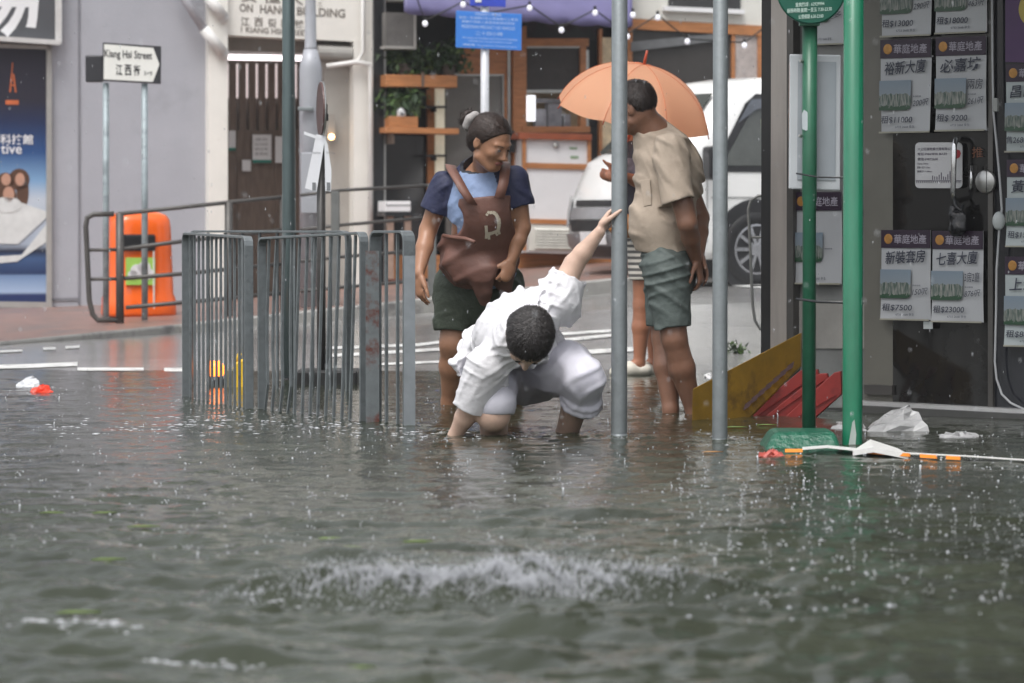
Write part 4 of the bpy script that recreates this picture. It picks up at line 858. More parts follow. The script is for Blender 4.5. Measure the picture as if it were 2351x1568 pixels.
# listings
def photo_mat():
    if "listing_photo" in MC: return MC["listing_photo"]
    mm = bpy.data.materials.new("listing_photo"); MC["listing_photo"] = mm; mm.use_nodes = True; t = mm.node_tree; b = t.nodes["Principled BSDF"]; b.inputs["Roughness"].default_value = .3; N = t.nodes.new; L = t.links.new
    tc = N("ShaderNodeTexCoord"); sp = N("ShaderNodeSeparateXYZ"); L(tc.outputs["Generated"], sp.inputs[0])
    mp = N("ShaderNodeMapping"); mp.inputs["Scale"].default_value = (26, 26, 3); L(tc.outputs["Generated"], mp.inputs[0]); oi = N("ShaderNodeObjectInfo"); mu = N("ShaderNodeMath"); mu.operation = 'MULTIPLY'; mu.inputs[1].default_value = 60; L(oi.outputs["Random"], mu.inputs[0]); L(mu.outputs[0], mp.inputs["Location"])
    vo = N("ShaderNodeTexNoise"); vo.inputs["Scale"].default_value = 1.0; vo.inputs["Detail"].default_value = 3; L(mp.outputs[0], vo.inputs[0])
    cr = N("ShaderNodeValToRGB"); cr.color_ramp.elements[0].position = .38; cr.color_ramp.elements[1].position = .66; cr.color_ramp.elements[0].color = (.035, .07, .055, 1); cr.color_ramp.elements[1].color = (.27, .27, .25, 1); L(vo.outputs["Fac"], cr.inputs[0])
    sk_ = N("ShaderNodeValToRGB"); E = sk_.color_ramp.elements; E[0].position = .45; E[0].color = (.20, .235, .265, 1); E[1].position = 1; E[1].color = (.17, .22, .27, 1); L(sp.outputs["Z"], sk_.inputs[0])
    n2 = N("ShaderNodeTexNoise"); n2.inputs["Scale"].default_value = 7; L(tc.outputs["Generated"], n2.inputs[0])
    ad = N("ShaderNodeMath"); ad.operation = 'MULTIPLY_ADD'; ad.inputs[1].default_value = .35; L(n2.outputs["Fac"], ad.inputs[0]); L(sp.outputs["Z"], ad.inputs[2])
    st = N("ShaderNodeMath"); st.operation = 'GREATER_THAN'; st.inputs[1].default_value = .70; L(ad.outputs[0], st.inputs[0])
    mx = N("ShaderNodeMixRGB"); L(st.outputs[0], mx.inputs[0]); L(cr.outputs[0], mx.inputs[1]); L(sk_.outputs[0], mx.inputs[2])
    gr = N("ShaderNodeMath"); gr.operation = 'LESS_THAN'; gr.inputs[1].default_value = .31; L(ad.outputs[0], gr.inputs[0])
    m2 = N("ShaderNodeMixRGB"); m2.inputs[2].default_value = (.02, .06, .03, 1); L(gr.outputs[0], m2.inputs[0]); L(mx.outputs[0], m2.inputs[1]); L(m2.outputs[0], b.inputs["Base Color"])
    return mm
PURPLE = M("header_purple", (.024, .012, .028), .4, var=.1); GOLD = M("coin_gold", (.40, .20, .05), .4, .2, var=.3, scale=40); HEADTX = M("header_silver", (.30, .28, .33), .5, var=.05)
PEN = M("marker_ink", (.035, .04, .06), .6, var=.1); LPAPER = M("listing_paper", (.38, .39, .405), .25, var=.04, scale=4)
GRP = "property listing sheets on the agency glass"
def listing(u0, v0, u1, v1, lab, title="", sub="", area="", rent="", off=.012, s=0., tone=None, hdr=True):
    """one A3 listing sheet: header with coin, hand-written title, printed city photo, size and rent"""
    e_ = (SP(u1, v0 + s * (u1 - u0)) - SP(u0, v0)); W = e_.length; ex = SE.copy(); ez = Vector((0, 0, 1)); k = PX(18.3); Hh = (v1 - v0) * PX(SP((u0 + u1) / 2, v0).y)
    o = SP(u0, v1, off); t = thing("property_listing", o, lab, "poster", GRP)
    V = []; Fs = []; nx_, nz_ = 6, 14
    for j in range(nz_ + 1):
        for i in range(nx_ + 1):
            f, g = i / nx_, j / nz_; cur = .010 * (1 - g) ** 3 * (.4 + math.sin(f * 3 + len(lab))) + .002 * math.sin(g * 6 + f * 2 + len(title))
            V.append(o + ex * W * f + ez * Hh * g + SN * cur)
    for j in range(nz_):
        for i in range(nx_): a = j * (nx_ + 1) + i; Fs.append((a, a + 1, a + nx_ + 2, a + nx_ + 1))
    sh = mesh_obj("sheet", V, Fs, tone or LPAPER, t, True)
    B = lambda x, y, l=.016: o + ex * W * x + ez * Hh * y + SN * l
    hz = .80 if hdr else .8
    if hdr:
        m = MB(); m.prism([B(0, hz, .006), B(1, hz, .006), B(1, 1.0, .006), B(0, 1.0, .006)], -SN * .002); m.build("header", PURPLE, t)
        m = MB(); m.lathe(B(.15, hz + .10, .006), [(W * .085, 0), (W * .085, .001), (W * .06, .002), (W * .06, .0012)], 20, SN); m.build("coin_mark", GOLD, t)
        m = MB(); put_text(m, "華庭地產", B(.27, hz + .045, .006), ex, ez, Hh * .105, W * .66, bold=.012); m.build("header_lettering", HEADTX, t)
    m = MB(); r_ = [B(.0, .24, .015), B(.54, .24, .015), B(.60, .255, .015), B(.63, .30, .015), B(.63, .56, .013), B(.0, .56, .013)]; m.prism(r_, -SN * .001); m.build("photo", photo_mat(), t)
    m = MB()
    def line(*a, **k):
        m_ = MB(); put_text(m_, *a, **k); m_.build("handwriting", PEN, t)
    if title: line(title, B(.10, hz - .185, .011), ex + ez * .05, ez, Hh * .145, W * .82, shear=.12, bold=.012)
    if sub: line(sub, B(.66, .44, .013), ex, ez, Hh * .11, W * .30, shear=.1)
    if area: line(area, B(.66, .27, .014), ex + ez * .08, ez, Hh * .075, W * .32, shear=.25)
    if rent: line(rent, B(.05, .095, .018), ex, ez, Hh * .085, W * .62, shear=.12, bold=.01)
    put_text(m, "6733 2668 李生", B(.34, .045, .020), ex, ez, Hh * .03, W * .38)
    put_text(m, "實用面積", B(.67, .375, .0135), ex, ez, Hh * .018, W * .16)
    m.build("printed_lines", PEN, t)
    m = MB(); m.prism([B(0, -.006, .017), B(1, -.006, .017), B(1, .012, .017), B(0, .012, .017)], -SN * .004); m.build("holder_edge", M("holder_edge", (.28, .27, .22), .3), t)
    return t
listing(2024, -130, 2140, 85, "listing rent 13000 at the very top left of the shop door", "富景大廈", "", "290呎", "租$13000", s=-.03)
listing(2149, -135, 2266, 78, "listing rent 18000 at the very top right of the shop door", "曉薈閣", "", "463呎", "租$18000", s=-.03)
listing(2022, 92, 2138, 305, "listing rent 11000 with curled wet foot, second row left on the door", "裕新大廈", "", "200呎", "租$11000", s=-.03)
listing(2149, 86, 2264, 301, "faded listing rent 9200, second row right on the door", "必嘉坊", "兩房", "261呎", "租$ 9200", s=-.03)
listing(2024, 527, 2136, 733, "listing rent 7500 on the lower left of the shop door", "新裝套房", "", "150呎", "租$7500", s=.02)
listing(2141, 529, 2257, 738, "listing rent 23000 below the black padlock bag on the door", "七喜大廈", "3房2廳", "876呎", "租$23000", s=.02)
PG = M("listing_paper_green", (.36, .40, .405), .25, var=.04)
listing(2310, 148, 2424, 349, "listing for sale with hand-written 2, top of the right-hand window column", "昌隆閣", "", "310呎", "售2680000", tone=PG)
listing(2312, 366, 2426, 566, "listing with a bold brush title in the middle of the right-hand window column", "黃埔新", "", "402呎", "租$15000", tone=PG)
listing(2308, 588, 2424, 794, "lowest listing in the right-hand window column", "上海大", "", "388呎", "租$8800", tone=PG)
listing(1824, 440, 1933, 651, "blank-looking white listing inside the corner window between the green posts", "", "", "", "", off=-.03)
listing(1856, -110, 1938, 104, "listing half hidden behind the round bus stop sign", "半山", "", "多", "", off=-.03)
t = thing("listing_header_sign", SP(2330, 130, .012), "purple sign with yellow disc at the top right edge of the window", "sign"); m = MB(); sslab(m, [(2308, 142), (2420, 146), (2420, -200), (2308, -200)], .012, .004); m.build("panel", M("purple_panel", (.07, .03, .10), .4, var=.1), t); m = MB(); m.lathe(SP(2375, 20, .013), [(.085, 0), (.085, .002)], 32, SN); m.build("yellow_disc", M("disc_yellow", (.42, .33, .07), .4), t)
# opening-hours card
t = thing("contact_card", SP(2155, 432, .004), "white rounded contact card with printed lines behind the door handle", "notice")
def rrect(u0, v0, u1, v1, r): 
    out = []
    for cx, cy, a0 in ((u1 - r, v1 - r, 270), (u1 - r, v0 + r, 0), (u0 + r, v0 + r, 90), (u0 + r, v1 - r, 180)):
        for k in range(6): a_ = R(a0 + 18 * k); out.append((cx + r * math.cos(a_), cy - r * math.sin(a_)))
    return out
m = MB(); sslab(m, rrect(2101, 327, 2209, 432, 10), .006, .004); m.build("card", M("card_white", (.50, .50, .51), .4, var=.04), t)
m = MB()
for s_, u0, v1, hh, ww in [("大公旺舖物業代理有限公司", 2107, 346, 7, 82), ("電話:99869898 MAZE", 2107, 357, 6.5, 68), ("微信:69872668", 2107, 369, 7, 46), ("Open Time:", 2106, 379, 5, 26), ("星期一至六 9:30am", 2106, 387, 5, 30), ("星期日 11:00am", 2106, 396, 5, 34)]:
    put_text(m, s_, SP(u0, v1, .006), SE, (0, 0, 1), PX(18.3) * hh, (SP(u0 + ww, v1) - SP(u0, v1)).length, bold=.01)
sslab(m, rect(2102, 414, 2207, 416), .0075, .001)
for k in range(24): sslab(m, rect(2104 + k * 4.3, 416, 2105.5 + k * 4.3, 420), .0075, .001)
for k in range(11): sslab(m, rect(2140 + k * 5, 412 - random.randint(6, 22), 2142 + k * 5, 413), .0075, .001)
m.build("printing", M("card_ink", (.10, .09, .12), .6), t)
m = MB(); sslab(m, [(2194, 366), (2203, 361), (2206, 352), (2203, 345), (2194, 342)], .008, .001); m.build("red_mark", M("card_red", (.35, .02, .03), .5), t)
m = MB(); put_text(m, "推", SP(2232, 362, -.01), SE, (0, 0, 1), PX(18.3) * 24, .06); m.build("push_character", M("push_orange", (.16, .06, .03), .5), s1)
# door handle, padlock bag, round lock, cable
t = thing("door_handle", SP(2190, 450, .05), "long chrome pull handle on the shop door with a black padlock", "handle"); CH = M("chrome", (.55, .55, .56), .12, .95, var=.1)
m = MB(); m.tube([SP(2196, 318, .0), SP(2194, 322, .05), SP(2191, 335, .06), SP(2188, 440, .06), SP(2190, 452, .05), SP(2193, 460, .0)], .013, 12); m.build("grip", CH, t, True)
m = MB(); m.tube([SP(2231, 380, .03), SP(2229, 430, .03), SP(2225, 440, .01)], .007, 10); m.build("inner_bar", CH, t, True)
m = MB(); m.tube([SP(2190, 455, .05), SP(2196, 476, .06), SP(2205, 482, .06), SP(2212, 470, .04)], .009, 10); m.build("shackle", BLACKST, t, True)
kb = Sdf(.005); kb.cone(SP(2204, 498, .05), SP(2198, 520, .055), .035, .05, .02, (SN, .6)); kb.cone(SP(2190, 478, .05), SP(2192, 492, .05), .02, .03, .02); kb.field(fuzz(.004, 60, 3)); kb.build("lock_bag", M("black_plastic_bag", (.012, .012, .014), .25, var=.2), t)
t = thing("round_lock_plate", SP(2265, 417, .02), "round steel lock plate split in two halves beside the door", "lock"); m = MB(); m.lathe(SP(2265, 417, .0), [(.055, 0), (.055, .012), (.05, .018)], 32, SN); m.build("plate", METAL, t, True); m = MB(); m.box(SP(2265, 417, .0185), (.002, .004, .10), SE, SN); m.build("split", INK, t)
t = thing("wall_cable", SP(2290, 900, .03), "thin white cable with a round switch hanging down the shop front", "cable"); 
m = MB(); m.tube([SP(u, v, .03) for u, v in [(2278, -60), (2279, 150), (2281, 260), (2288, 330), (2296, 420), (2300, 480), (2294, 530), (2288, 620), (2287, 720), (2284, 830), (2288, 870), (2300, 905), (2320, 925), (2352, 940)]], .0055, 8); m.build("cord", M("cable_white", (.40, .41, .42), .4), t, True)
m = MB(); m.ball(SP(2293, 507, .04), (.030, .022, .044), 16, 10); m.build("switch", M("switch_white", (.42, .45, .45), .35), t, True)
m = MB(); sslab(m, rect(2278, 225, 2289, 256), .04, .02); m.build("clip", M("clip_grey", (.3, .31, .3), .4), t, bevel=.004)
m = MB(); sslab(m, [(2120, 755), (2141, 755), (2141, 738), (2120, 738)], .014, .003); m.build("white_tab", M("switch_white", (.42, .45, .45), .35), s1)
# free-standing loop railing far right behind the pillar
t = thing("guard_railing", P(1735, 760, 22.5), "dark loop end of a guard railing in front of the van wheel", "railing", None)
m = MB(); m.tube([P(u, v, 23) for u, v in [(1790, 448), (1740, 450), (1724, 460), (1718, 480), (1722, 560), (1728, 700), (1733, 735), (1745, 755), (1790, 768)]], .0095, 10); m.build("end_loop", M("grey_rail_post", (.16, .165, .16), .45, .3), t, True)
for v in (545, 655): m = MB(); m.tube([P(1722, v, 23), P(1800, v - 2, 23)], .007, 8); m.build("rail", M("grey_rail_post", (.16, .165, .16), .45, .3), t, True)
# boards leaning by the corner
t = thing("yellow_board", G(1640, 955), "yellow painted board slanting out of the water behind the grey pole", "board")
YB = M("yellow_board", (.25, .145, .018), .4, var=.25, scale=6, dirt=(.13, .075, .018), dscale=5, dlo=.52)
m = MB(); pts = [(1588, 975), (1720, 960), (1838, 842), (1838, 764), (1590, 893)]
m.prism([P(u, v, 17.7 + (u - 1588) * .0022) for u, v in pts], (.01, .035, 0)); m.build("panel", YB, t, bevel=.004)
for k in range(7):
    m = MB(); f = k / 6; u, v = 1716 + 98 * f, 930 - 88 * f; m.prism([P(u - 9, v + 12, 17.68 + (u - 1588) * .0022), P(u + 6, v + 2, 17.68 + (u - 1588) * .0022), P(u + 10, v - 13, 17.68 + (u - 1588) * .0022), P(u - 6, v - 2, 17.68 + (u - 1588) * .0022)], (0, .004, 0)); m.build("dark_print", M("board_print", (.06, .03, .03), .5, var=.4, scale=30), t)
REDB = M("red_board", (.22, .02, .016), .4, var=.25, scale=6, dirt=(.12, .014, .014), dscale=5, dlo=.55)
for i, pts in enumerate([[(1690, 975), (1760, 975), (1880, 862), (1876, 848), (1838, 850)], [(1730, 978), (1790, 978), (1903, 872), (1898, 857), (1880, 858)], [(1775, 982), (1850, 978), (1932, 905), (1930, 852), (1915, 855)]]):
    t = thing("red_board", G(1760 + i * 25, 950), "red painted plank fanned behind the green pole, %s of three" % ("rearmost", "middle", "frontmost")[i], "board", "red planks leaning by the shop corner")
    m = MB(); m.prism([P(u, v, 18.15 - i * .07) for u, v in pts], (.01, .03, 0)); m.build("plank", REDB, t, bevel=.003)
    m = MB(); a_, b_ = P(pts[1][0] - 30, pts[1][1] - 14, 18.145 - i * .07), P(pts[2][0] - 12, pts[2][1] + 2, 18.145 - i * .07); m.flatbar([a_, b_], .006, .004, (0, -.2, 1)); m.build("scored_line", M("red_dark", (.16, .014, .012), .5), t)
# ================================================================== WHITE VAN
VZ = [(.24, -.10), (.34, -.02), (.46, 0), (.62, .0), (.80, -.03), (.96, -.08), (1.16, -.17), (1.24, -.30), (1.34, -.40), (1.5, -.56), (1.7, -.71), (1.84, -.84), (1.92, -.98), (1.965, -1.25), (1.985, -1.7)]
VW = [(.24, .80), (.34, .84), (.62, .85), (1.06, .85), (1.3, .83), (1.5, .80), (1.7, .765), (1.84, .725), (1.92, .67), (1.965, .52), (1.985, .30)]
vh = Vector((-.907, -.42, 0)).normalized(); vl = Vector((vh.y, -vh.x, 0)) * -1
if vl.y > 0: vl = -vl            # near side
WH = P(1736, 567, 33.8); vz0 = .345; vo = WH - vl * .85 + vh * 1.15; vo = Vector((vo.x, vo.y, vz0))     # centre of the front bumper on the ground
pitch = .0
def vpt(x, y, z): return vo + vh * x + vl * y + Vector((0, 0, z * .935))
van = thing("white_van", vo, "white delivery van with black mirror parked behind the orange umbrella", "van")
VWHITE = M("van_white", (.78, .78, .77), .22, var=.02, scale=2, coat=.6, spec=.5)
VBLK = M("van_black_trim", (.02, .02, .022), .35, var=.2)
def vlevel(z):
    xf = float(np.interp(z, [a for a, _ in VZ], [b for _, b in VZ])); wd = float(np.interp(z, [a for a, _ in VW], [b for _, b in VW])); return xf, wd
def vring(z):
    xf, wd = vlevel(z); pts = []; rc = .22 if z > .9 else .16
    for k in range(9): f = k / 8; yy = (wd - rc) * (2 * f - 1); pts.append((xf - .10 * abs(yy / max(wd, .01)) ** 2.2, yy))
    for k in range(1, 7): a = R(90 - 15 * k) ; pts.append((xf - .08 - rc + rc * math.sin(a), wd - rc + rc * math.cos(a)))
    for x in (-1.0 - .5, -2.0, -3.0, -4.0, -4.7): pts.append((min(x, xf - .4), wd))
    pts.append((-4.8, wd - .1)); pts.append((-4.8, 0)); pts.append((-4.8, -wd + .1))
    for x in (-4.7, -4.0, -3.0, -2.0, -1.5): pts.append((min(x, xf - .4), -wd))
    for k in range(6, 0, -1): a = R(90 - 15 * k); pts.append((xf - .08 - rc + rc * math.sin(a), -(wd - rc + rc * math.cos(a))))
    return [vpt(x, y, z) for x, y in pts]
zs = [.24, .34, .46, .62, .80, .96, 1.08, 1.16, 1.24, 1.34, 1.5, 1.7, 1.84, 1.92, 1.965, 1.985]
V = []; Fs = []
for z in zs: ring = vring(z); nR = len(ring); V += ring
for i in range(len(zs) - 1):
    for k in range(nR): a = i * nR + k; b_ = i * nR + (k + 1) % nR; Fs.append((a, b_, b_ + nR, a + nR))
Fs += [tuple(range(nR - 1, -1, -1)), tuple(range((len(zs) - 1) * nR, len(zs) * nR))]
mesh_obj("body", V, Fs, VWHITE, van, True)
def vside(x, z, off=.006): return vpt(x, vlevel(z)[1] + off, z)
def vpatch(name, poly, mat, off=.008, parent=van, nz=8):
    """panel on the near side, poly = [(x, z)...] convex, sliced by height so it follows the tumblehome"""
    V = []; Fs = []; zz = sorted(set([p[1] for p in poly])); lo_, hi_ = zz[0], zz[-1]; lv = [lo_ + (hi_ - lo_) * i / nz for i in range(nz + 1)]
    def span(z):
        xs_ = []
        for i in range(len(poly)):
            (x0, z0), (x1, z1) = poly[i], poly[(i + 1) % len(poly)]
            if (z0 - z) * (z1 - z) <= 0 and z0 != z1: xs_.append(x0 + (x1 - x0) * (z - z0) / (z1 - z0))
        return (min(xs_), max(xs_)) if xs_ else (0, 0)
    for z in lv:
        a, b_ = span(min(max(z, lo_ + 1e-4), hi_ - 1e-4))
        for f in (0, .25, .5, .75, 1): V.append(vside(a + (b_ - a) * f, z, off))
    for i in range(nz):
        for j in range(4): k = i * 5 + j; Fs.append((k, k + 1, k + 6, k + 5))
    return mesh_obj(name, V, Fs, mat, parent, True)
vpatch("window_surround", [(-.62, 1.06), (-.75, 1.16), (-1.10, 1.74), (-1.2, 1.80), (-3.4, 1.80), (-3.4, 1.06)], VBLK, .006)
vg = vpatch("side_window", [(-.80, 1.12), (-1.16, 1.68), (-1.22, 1.72), (-1.95, 1.72), (-1.95, 1.12)], M("van_glass", (.06, .065, .06), .06, var=.3, scale=3, spec=.8), .012)
vpatch("seat_view", [(-1.22, 1.14), (-1.22, 1.60), (-1.75, 1.62), (-1.75, 1.14)], M("van_inside", (.20, .22, .14), .4, var=.35, scale=2.5), .016, van)
vpatch("rear_window", [(-2.1, 1.12), (-2.1, 1.70), (-3.3, 1.70), (-3.3, 1.12)], MC["van_glass"], .012)
vpatch("wind_deflector", [(-.98, 1.52), (-1.14, 1.76), (-1.9, 1.78), (-1.9, 1.70), (-1.22, 1.68)], M("deflector_grey", (.10, .11, .13), .15, var=.2), .03)
m = MB()
for x in (-.66, -2.02): m.flatbar([vside(x, z, .006) for z in (.4, .6, .8, 1.0, 1.05)], .01, .002, vh)
m.flatbar([vside(x, .82, .006) for x in (-.70, -2.0, -3.4, -4.5)], .012, .002, (0, 0, 1)); m.build("door_seam", M("seam_grey", (.25, .25, .25), .5), van)
# windscreen following the front levels
V = []; Fs = []; lv = [1.25 + (1.80 - 1.25) * i / 6 for i in range(7)]
for z in lv:
    xf, wd = vlevel(z)
    for k in range(9): f = 2 * k / 8 - 1; yy = f * (wd - .14); V.append(vpt(xf - .10 * abs(yy / wd) ** 2.2 + .014, yy, z + .006))
for i in range(6):
    for k in range(8): a = i * 9 + k; Fs.append((a, a + 1, a + 10, a + 9))
mesh_obj("windscreen", V, Fs, MC["van_glass"], van, True)
def vfront(name, y0, y1, z0, z1, mat, off=.012, n=8):
    V = []; Fs = []
    for j in range(3):
        z = z0 + (z1 - z0) * j / 2; xf, wd = vlevel(z)
        for k in range(n + 1):
            yy = y0 + (y1 - y0) * k / n; V.append(vpt(xf - .10 * abs(yy / wd) ** 2.2 + off - (max(0, abs(yy) - (wd - .2)) ** 2) * 2.2, yy, z))
    for j in range(2):
        for k in range(n): a = j * (n + 1) + k; Fs.append((a, a + 1, a + n + 2, a + n + 1))
    return mesh_obj(name, V, Fs, mat, van, True)
SIL = M("grille_silver", (.45, .45, .47), .25, .6, var=.1)
vfront("upper_grille", -.50, .50, .74, .80, VBLK, .016); vfront("grille", -.56, .56, .50, .61, VBLK, .018); vfront("grille_bar", -.58, .58, .62, .73, SIL, .024)
vfront("bumper", -.74, .74, .24, .48, M("bumper_grey", (.20, .20, .21), .35, var=.1), .03)
vfront("lower_intake", -.45, .45, .26, .36, VBLK, .036); vfront("number_plate", -.26, .26, .38, .50, WHITE, .045)
m = MB(); put_text(m, "VD 2018", vpt(.047, -.20, .405), -vl * -1, (0, 0, 1), .075, .40)
HL = M("headlight_glass", (.62, .64, .66), .12, .3, var=.25, scale=20)
for y0, y1 in ((-.80, -.60), (.60, .80)):
    o_ = vfront("headlight", y0, y1, .54, .84, HL, .03, 5)
m = MB(); m.box(vpt(-.62, 1.0, 1.14), (.10, .20, .30), vh, vl); m.build("door_mirror", M("mirror_black", (.015, .015, .017), .25), van, bevel=.04)
m = MB(); m.tube([vpt(-.70, .84, 1.08), vpt(-.64, .98, 1.05)], .025, 8); m.build("mirror_arm", VBLK, van, True)
m = MB(); m.box(vpt(-.62, -1.0, 1.14), (.10, .20, .30), vh, vl); m.build("door_mirror", MC["mirror_black"], van, bevel=.04)
TYRE = M("tyre_rubber", (.016, .016, .017), .55, var=.3, scale=30)
for sx in (-1.15, -3.7):
    for sg in (1, -1):
        cc = vpt(sx, .855 * sg, .335); ax = vl * sg
        if sg == 1:
            m = MB(); m.lathe(vpt(sx, .852, .36), [(.42, -.02), (.42, .0), (.40, .002)], 36, vl); m.build("wheel_arch", VBLK, van)
        wo = MB(); wo.lathe(cc, [(.22, -.19), (.315, -.19), (.335, -.16), (.335, -.02), (.315, .012), (.23, .014), (.215, -.01)], 40, ax); whl = wo.build("wheel", TYRE, van, True)
        rm = MB(); rm.lathe(cc, [(.222, -.03), (.222, .010), (.205, .012), (.195, -.03)], 40, ax)
        for k in range(10):
            a = 2 * math.pi * k / 10; dr = vh * math.cos(a) + Vector((0, 0, math.sin(a))); rm.flatbar([cc + ax * .012 + dr * .03, cc + ax * .004 + dr * .20], .030, .02, dr.cross(ax))
        rm.lathe(cc, [(.055, -.01), (.055, .015), (.04, .022)], 20, ax); rm.build("rim", M("alloy_rim", (.38, .38, .40), .25, .85, var=.15), whl)
m = MB(); m.tube([vpt(-.45, -.3, 1.30), vpt(-.36, .45, 1.22)], .012, 6); m.build("wiper", VBLK, van, True)

# ================================================================== PEOPLE
SKIN = M("skin_light", (.56, .385, .30), .37, var=.10, scale=22, bump=.1, bscale=120, sss=.06)
SKINT = M("skin_tan", (.34, .175, .105), .37, var=.10, scale=22, bump=.1, bscale=120, sss=.05)
SKIND = M("skin_brown", (.225, .115, .075), .37, var=.11, scale=22, bump=.1, bscale=120, sss=.04)
HAIR = M("black_hair", (.022, .018, .017), .38, var=.5, scale=60, bump=.5, bscale=160, spec=.5, stretch=(1, 1, 1))
HAIRB = M("dark_brown_hair", (.040, .026, .021), .40, var=.5, scale=60, bump=.5, bscale=150)
EYE = M("eye_dark", (.015, .012, .012), .2); LIP = M("lips", (.30, .12, .10), .4)
def face_parts(root, X, fr, hairmat, sc=1.):
    r, f, u = fr; Rm = np.stack([r, f, u], 1)
    for sg in (-1, 1):
        e = Sdf(.0025); e.ell(X(.031 * sg, .0865, .003), np.array((.0125, .005, .0035)) * sc, Rm); e.build("eye", EYE, root)
        e = Sdf(.0025); e.cone(X(.018 * sg, .0895, .021), X(.044 * sg, .0785, .023), .0028, .002); e.build("eyebrow", hairmat, root)
    e = Sdf(.0025); e.cone(X(-.019, .0855, -.0575), X(.019, .0855, -.0575), .0035, .0035); e.cone(X(-.014, .084, -.0665), X(.014, .084, -.0665), .004, .004); e.build("lips", LIP, root)

# ------------------------------------------------------------------ woman with the apron
wo = thing("person", G(1035, 925), "person in navy and pale blue raglan shirt and brown dog apron, stooping in the water", "person")
YW = 18.75
fw = nrm((.68, -.60, -.48)); frW = frame(fw, (.10, -.12, 1.0)); hc = A3(P(1127, 327, 18.50))
def w3(u, v, Y): return A3(P(u, v, Y))
neckB = w3(1112, 400, 18.72); shL = w3(1022, 425, 18.78); shR = w3(1182, 412, 18.66); chest = w3(1112, 470, 18.68); waist = w3(1098, 590, 18.88); pel = w3(1096, 655, 18.98)
hipL = w3(1052, 665, 19.0); hipR = w3(1146, 660, 18.98); knL = w3(1040, 790, 18.98); anL = w3(1030, 925, 19.12); knR = w3(1160, 800, 18.95); anR = w3(1188, 925, 19.3)
elL = w3(983, 528, 18.82); wrL = w3(962, 628, 18.70); elR = w3(1198, 522, 18.68); wrR = w3(1176, 596, 18.66)
tw = nrm(shR - shL); tn = nrm(np.cross(tw, (0, 0, 1)))     # across the shoulders, front normal
b = Sdf(.0055)
X = head(b, hc, frW, 1.1, True)
b.cone(hc - frW[1] * .02 - frW[2] * .06, neckB, .052, .058, .03)
b.cone(neckB, chest, .075, .135, .05, (tn, .75)); b.cone(shL * .75 + shR * .25, shR * .75 + shL * .25, .06, .06, .05); b.cone(chest, waist, .15, .15, .05, (tn, .75)); b.cone(waist, pel, .15, .165, .05, (tn, .8))
b.limb([shL, elL], [.058, .043], .03); b.limb([elL, elL * .6 + wrL * .4, wrL], [.043, .042, .026], .015)
b.limb([shR, elR], [.056, .043], .03); b.limb([elR, elR * .6 + wrR * .4, wrR], [.043, .040, .026], .015)
b.limb([hipL, knL, knL * .62 + anL * .38, anL, anL - [0, 0, .12]], [.095, .062, .057, .034, .032], .03); b.limb([hipR, knR, knR * .62 + anR * .38, anR, anR - [0, 0, .12]], [.095, .062, .057, .034, .032], .03)
hand(b, wrL, nrm((.03, -.03, -1)), nrm((-.75, -.6, 0)), nrm((.6, -.75, 0)), .30, thumb=(.35, -.55, -.9))
hand(b, wrR, nrm((-.35, -.2, -.9)), nrm((.5, -.85, 0)), nrm((-.8, -.4, .2)), .8)
b.build("body", SKINT, wo); face_parts(wo, X, frW, HAIRB, 1.1)
hr = Sdf(.0045); RmW = np.stack(frW, 1)
hr.ell(X(0, -.018, .036), (.091, .110, .098), RmW, .01); hr.ell(X(0, -.05, -.005), (.086, .068, .082), RmW, .02)
hr.clip(X(0, .046, .046), -frW[1] * -1 * .55 - frW[2] * .0 + frW[1] * .45 - frW[2] * .72)
hr.ell(X(.034, -.142, .045), (.036, .034, .042), RmW, .012)
def strands(c, ax, amp, fq): 
    ax = nrm(ax); 
    def fn(p):
        q = p - c; a = np.arctan2(q @ nrm(np.cross(ax, (.3, .2, 1))), q @ nrm(np.cross(ax, np.cross(ax, (.3, .2, 1))))); return amp * np.sin(a * fq + 2 * np.sin(q @ ax * 40))
    return fn
hr.field(strands(hc, frW[1], .0005, 60)); bun = X(.030, -.118, .042); hr.hair("hair", HAIRB, wo, lambda p, n: nrm(bun - hc) * .2 + (bun - p) * 8, 3600, .034, .0013, .0018, 1)
sc_ = Sdf(.005); cS = X(.030, -.112, .042)
for k in range(12): 
    a = 2 * math.pi * k / 12; b2 = 2 * math.pi * (k + 1) / 12; q1 = cS + (frW[0] * math.cos(a) + frW[2] * math.sin(a)) * .036; q2 = cS + (frW[0] * math.cos(b2) + frW[2] * math.sin(b2)) * .036; sc_.cone(q1, q2, .018 + .004 * (k % 2), .018 + .004 * ((k + 1) % 2), .006)
sc_.build("scrunchie", M("scrunchie_grey", (.33, .31, .30), .6, var=.15), wo)
SHB = M("shirt_blue", (.225, .30, .47), .65, var=.12, scale=14, bump=.5, bscale=34); SHN = M("shirt_navy", (.022, .026, .065), .6, var=.2, scale=14, bump=.5, bscale=34); COLR = M("collar_black", (.015, .017, .025), .6)
s = Sdf(.0055)
s.cone(neckB - [0, 0, .005], chest, .118, .160, .05, (tn, .80)); s.cone(shL * .72 + shR * .28, shR * .72 + shL * .28, .076, .074, .05); s.cone(chest, waist, .172, .175, .05, (tn, .80)); s.cone(waist, waist * .5 + pel * .5, .175, .19, .04, (tn, .82))
sL = shL * .42 + elL * .58; sR = shR * .45 + elR * .55
s.cone(shL, sL, .073, .080, .03); s.cone(shR, sR, .070, .076, .03)
dl = nrm(elL - shL); dr_ = nrm(elR - shR)
s.cut(sL, dl, sL, .20); s.cut(sR, dr_, sR, .17); s.clip(waist * .55 + pel * .45, nrm(pel - waist))
s.cone(sL - dl * .015, sL + dl * .06, .066, .074, .002, None, 1); s.cone(sR - dr_ * .015, sR + dr_ * .06, .062, .07, .002, None, 1)
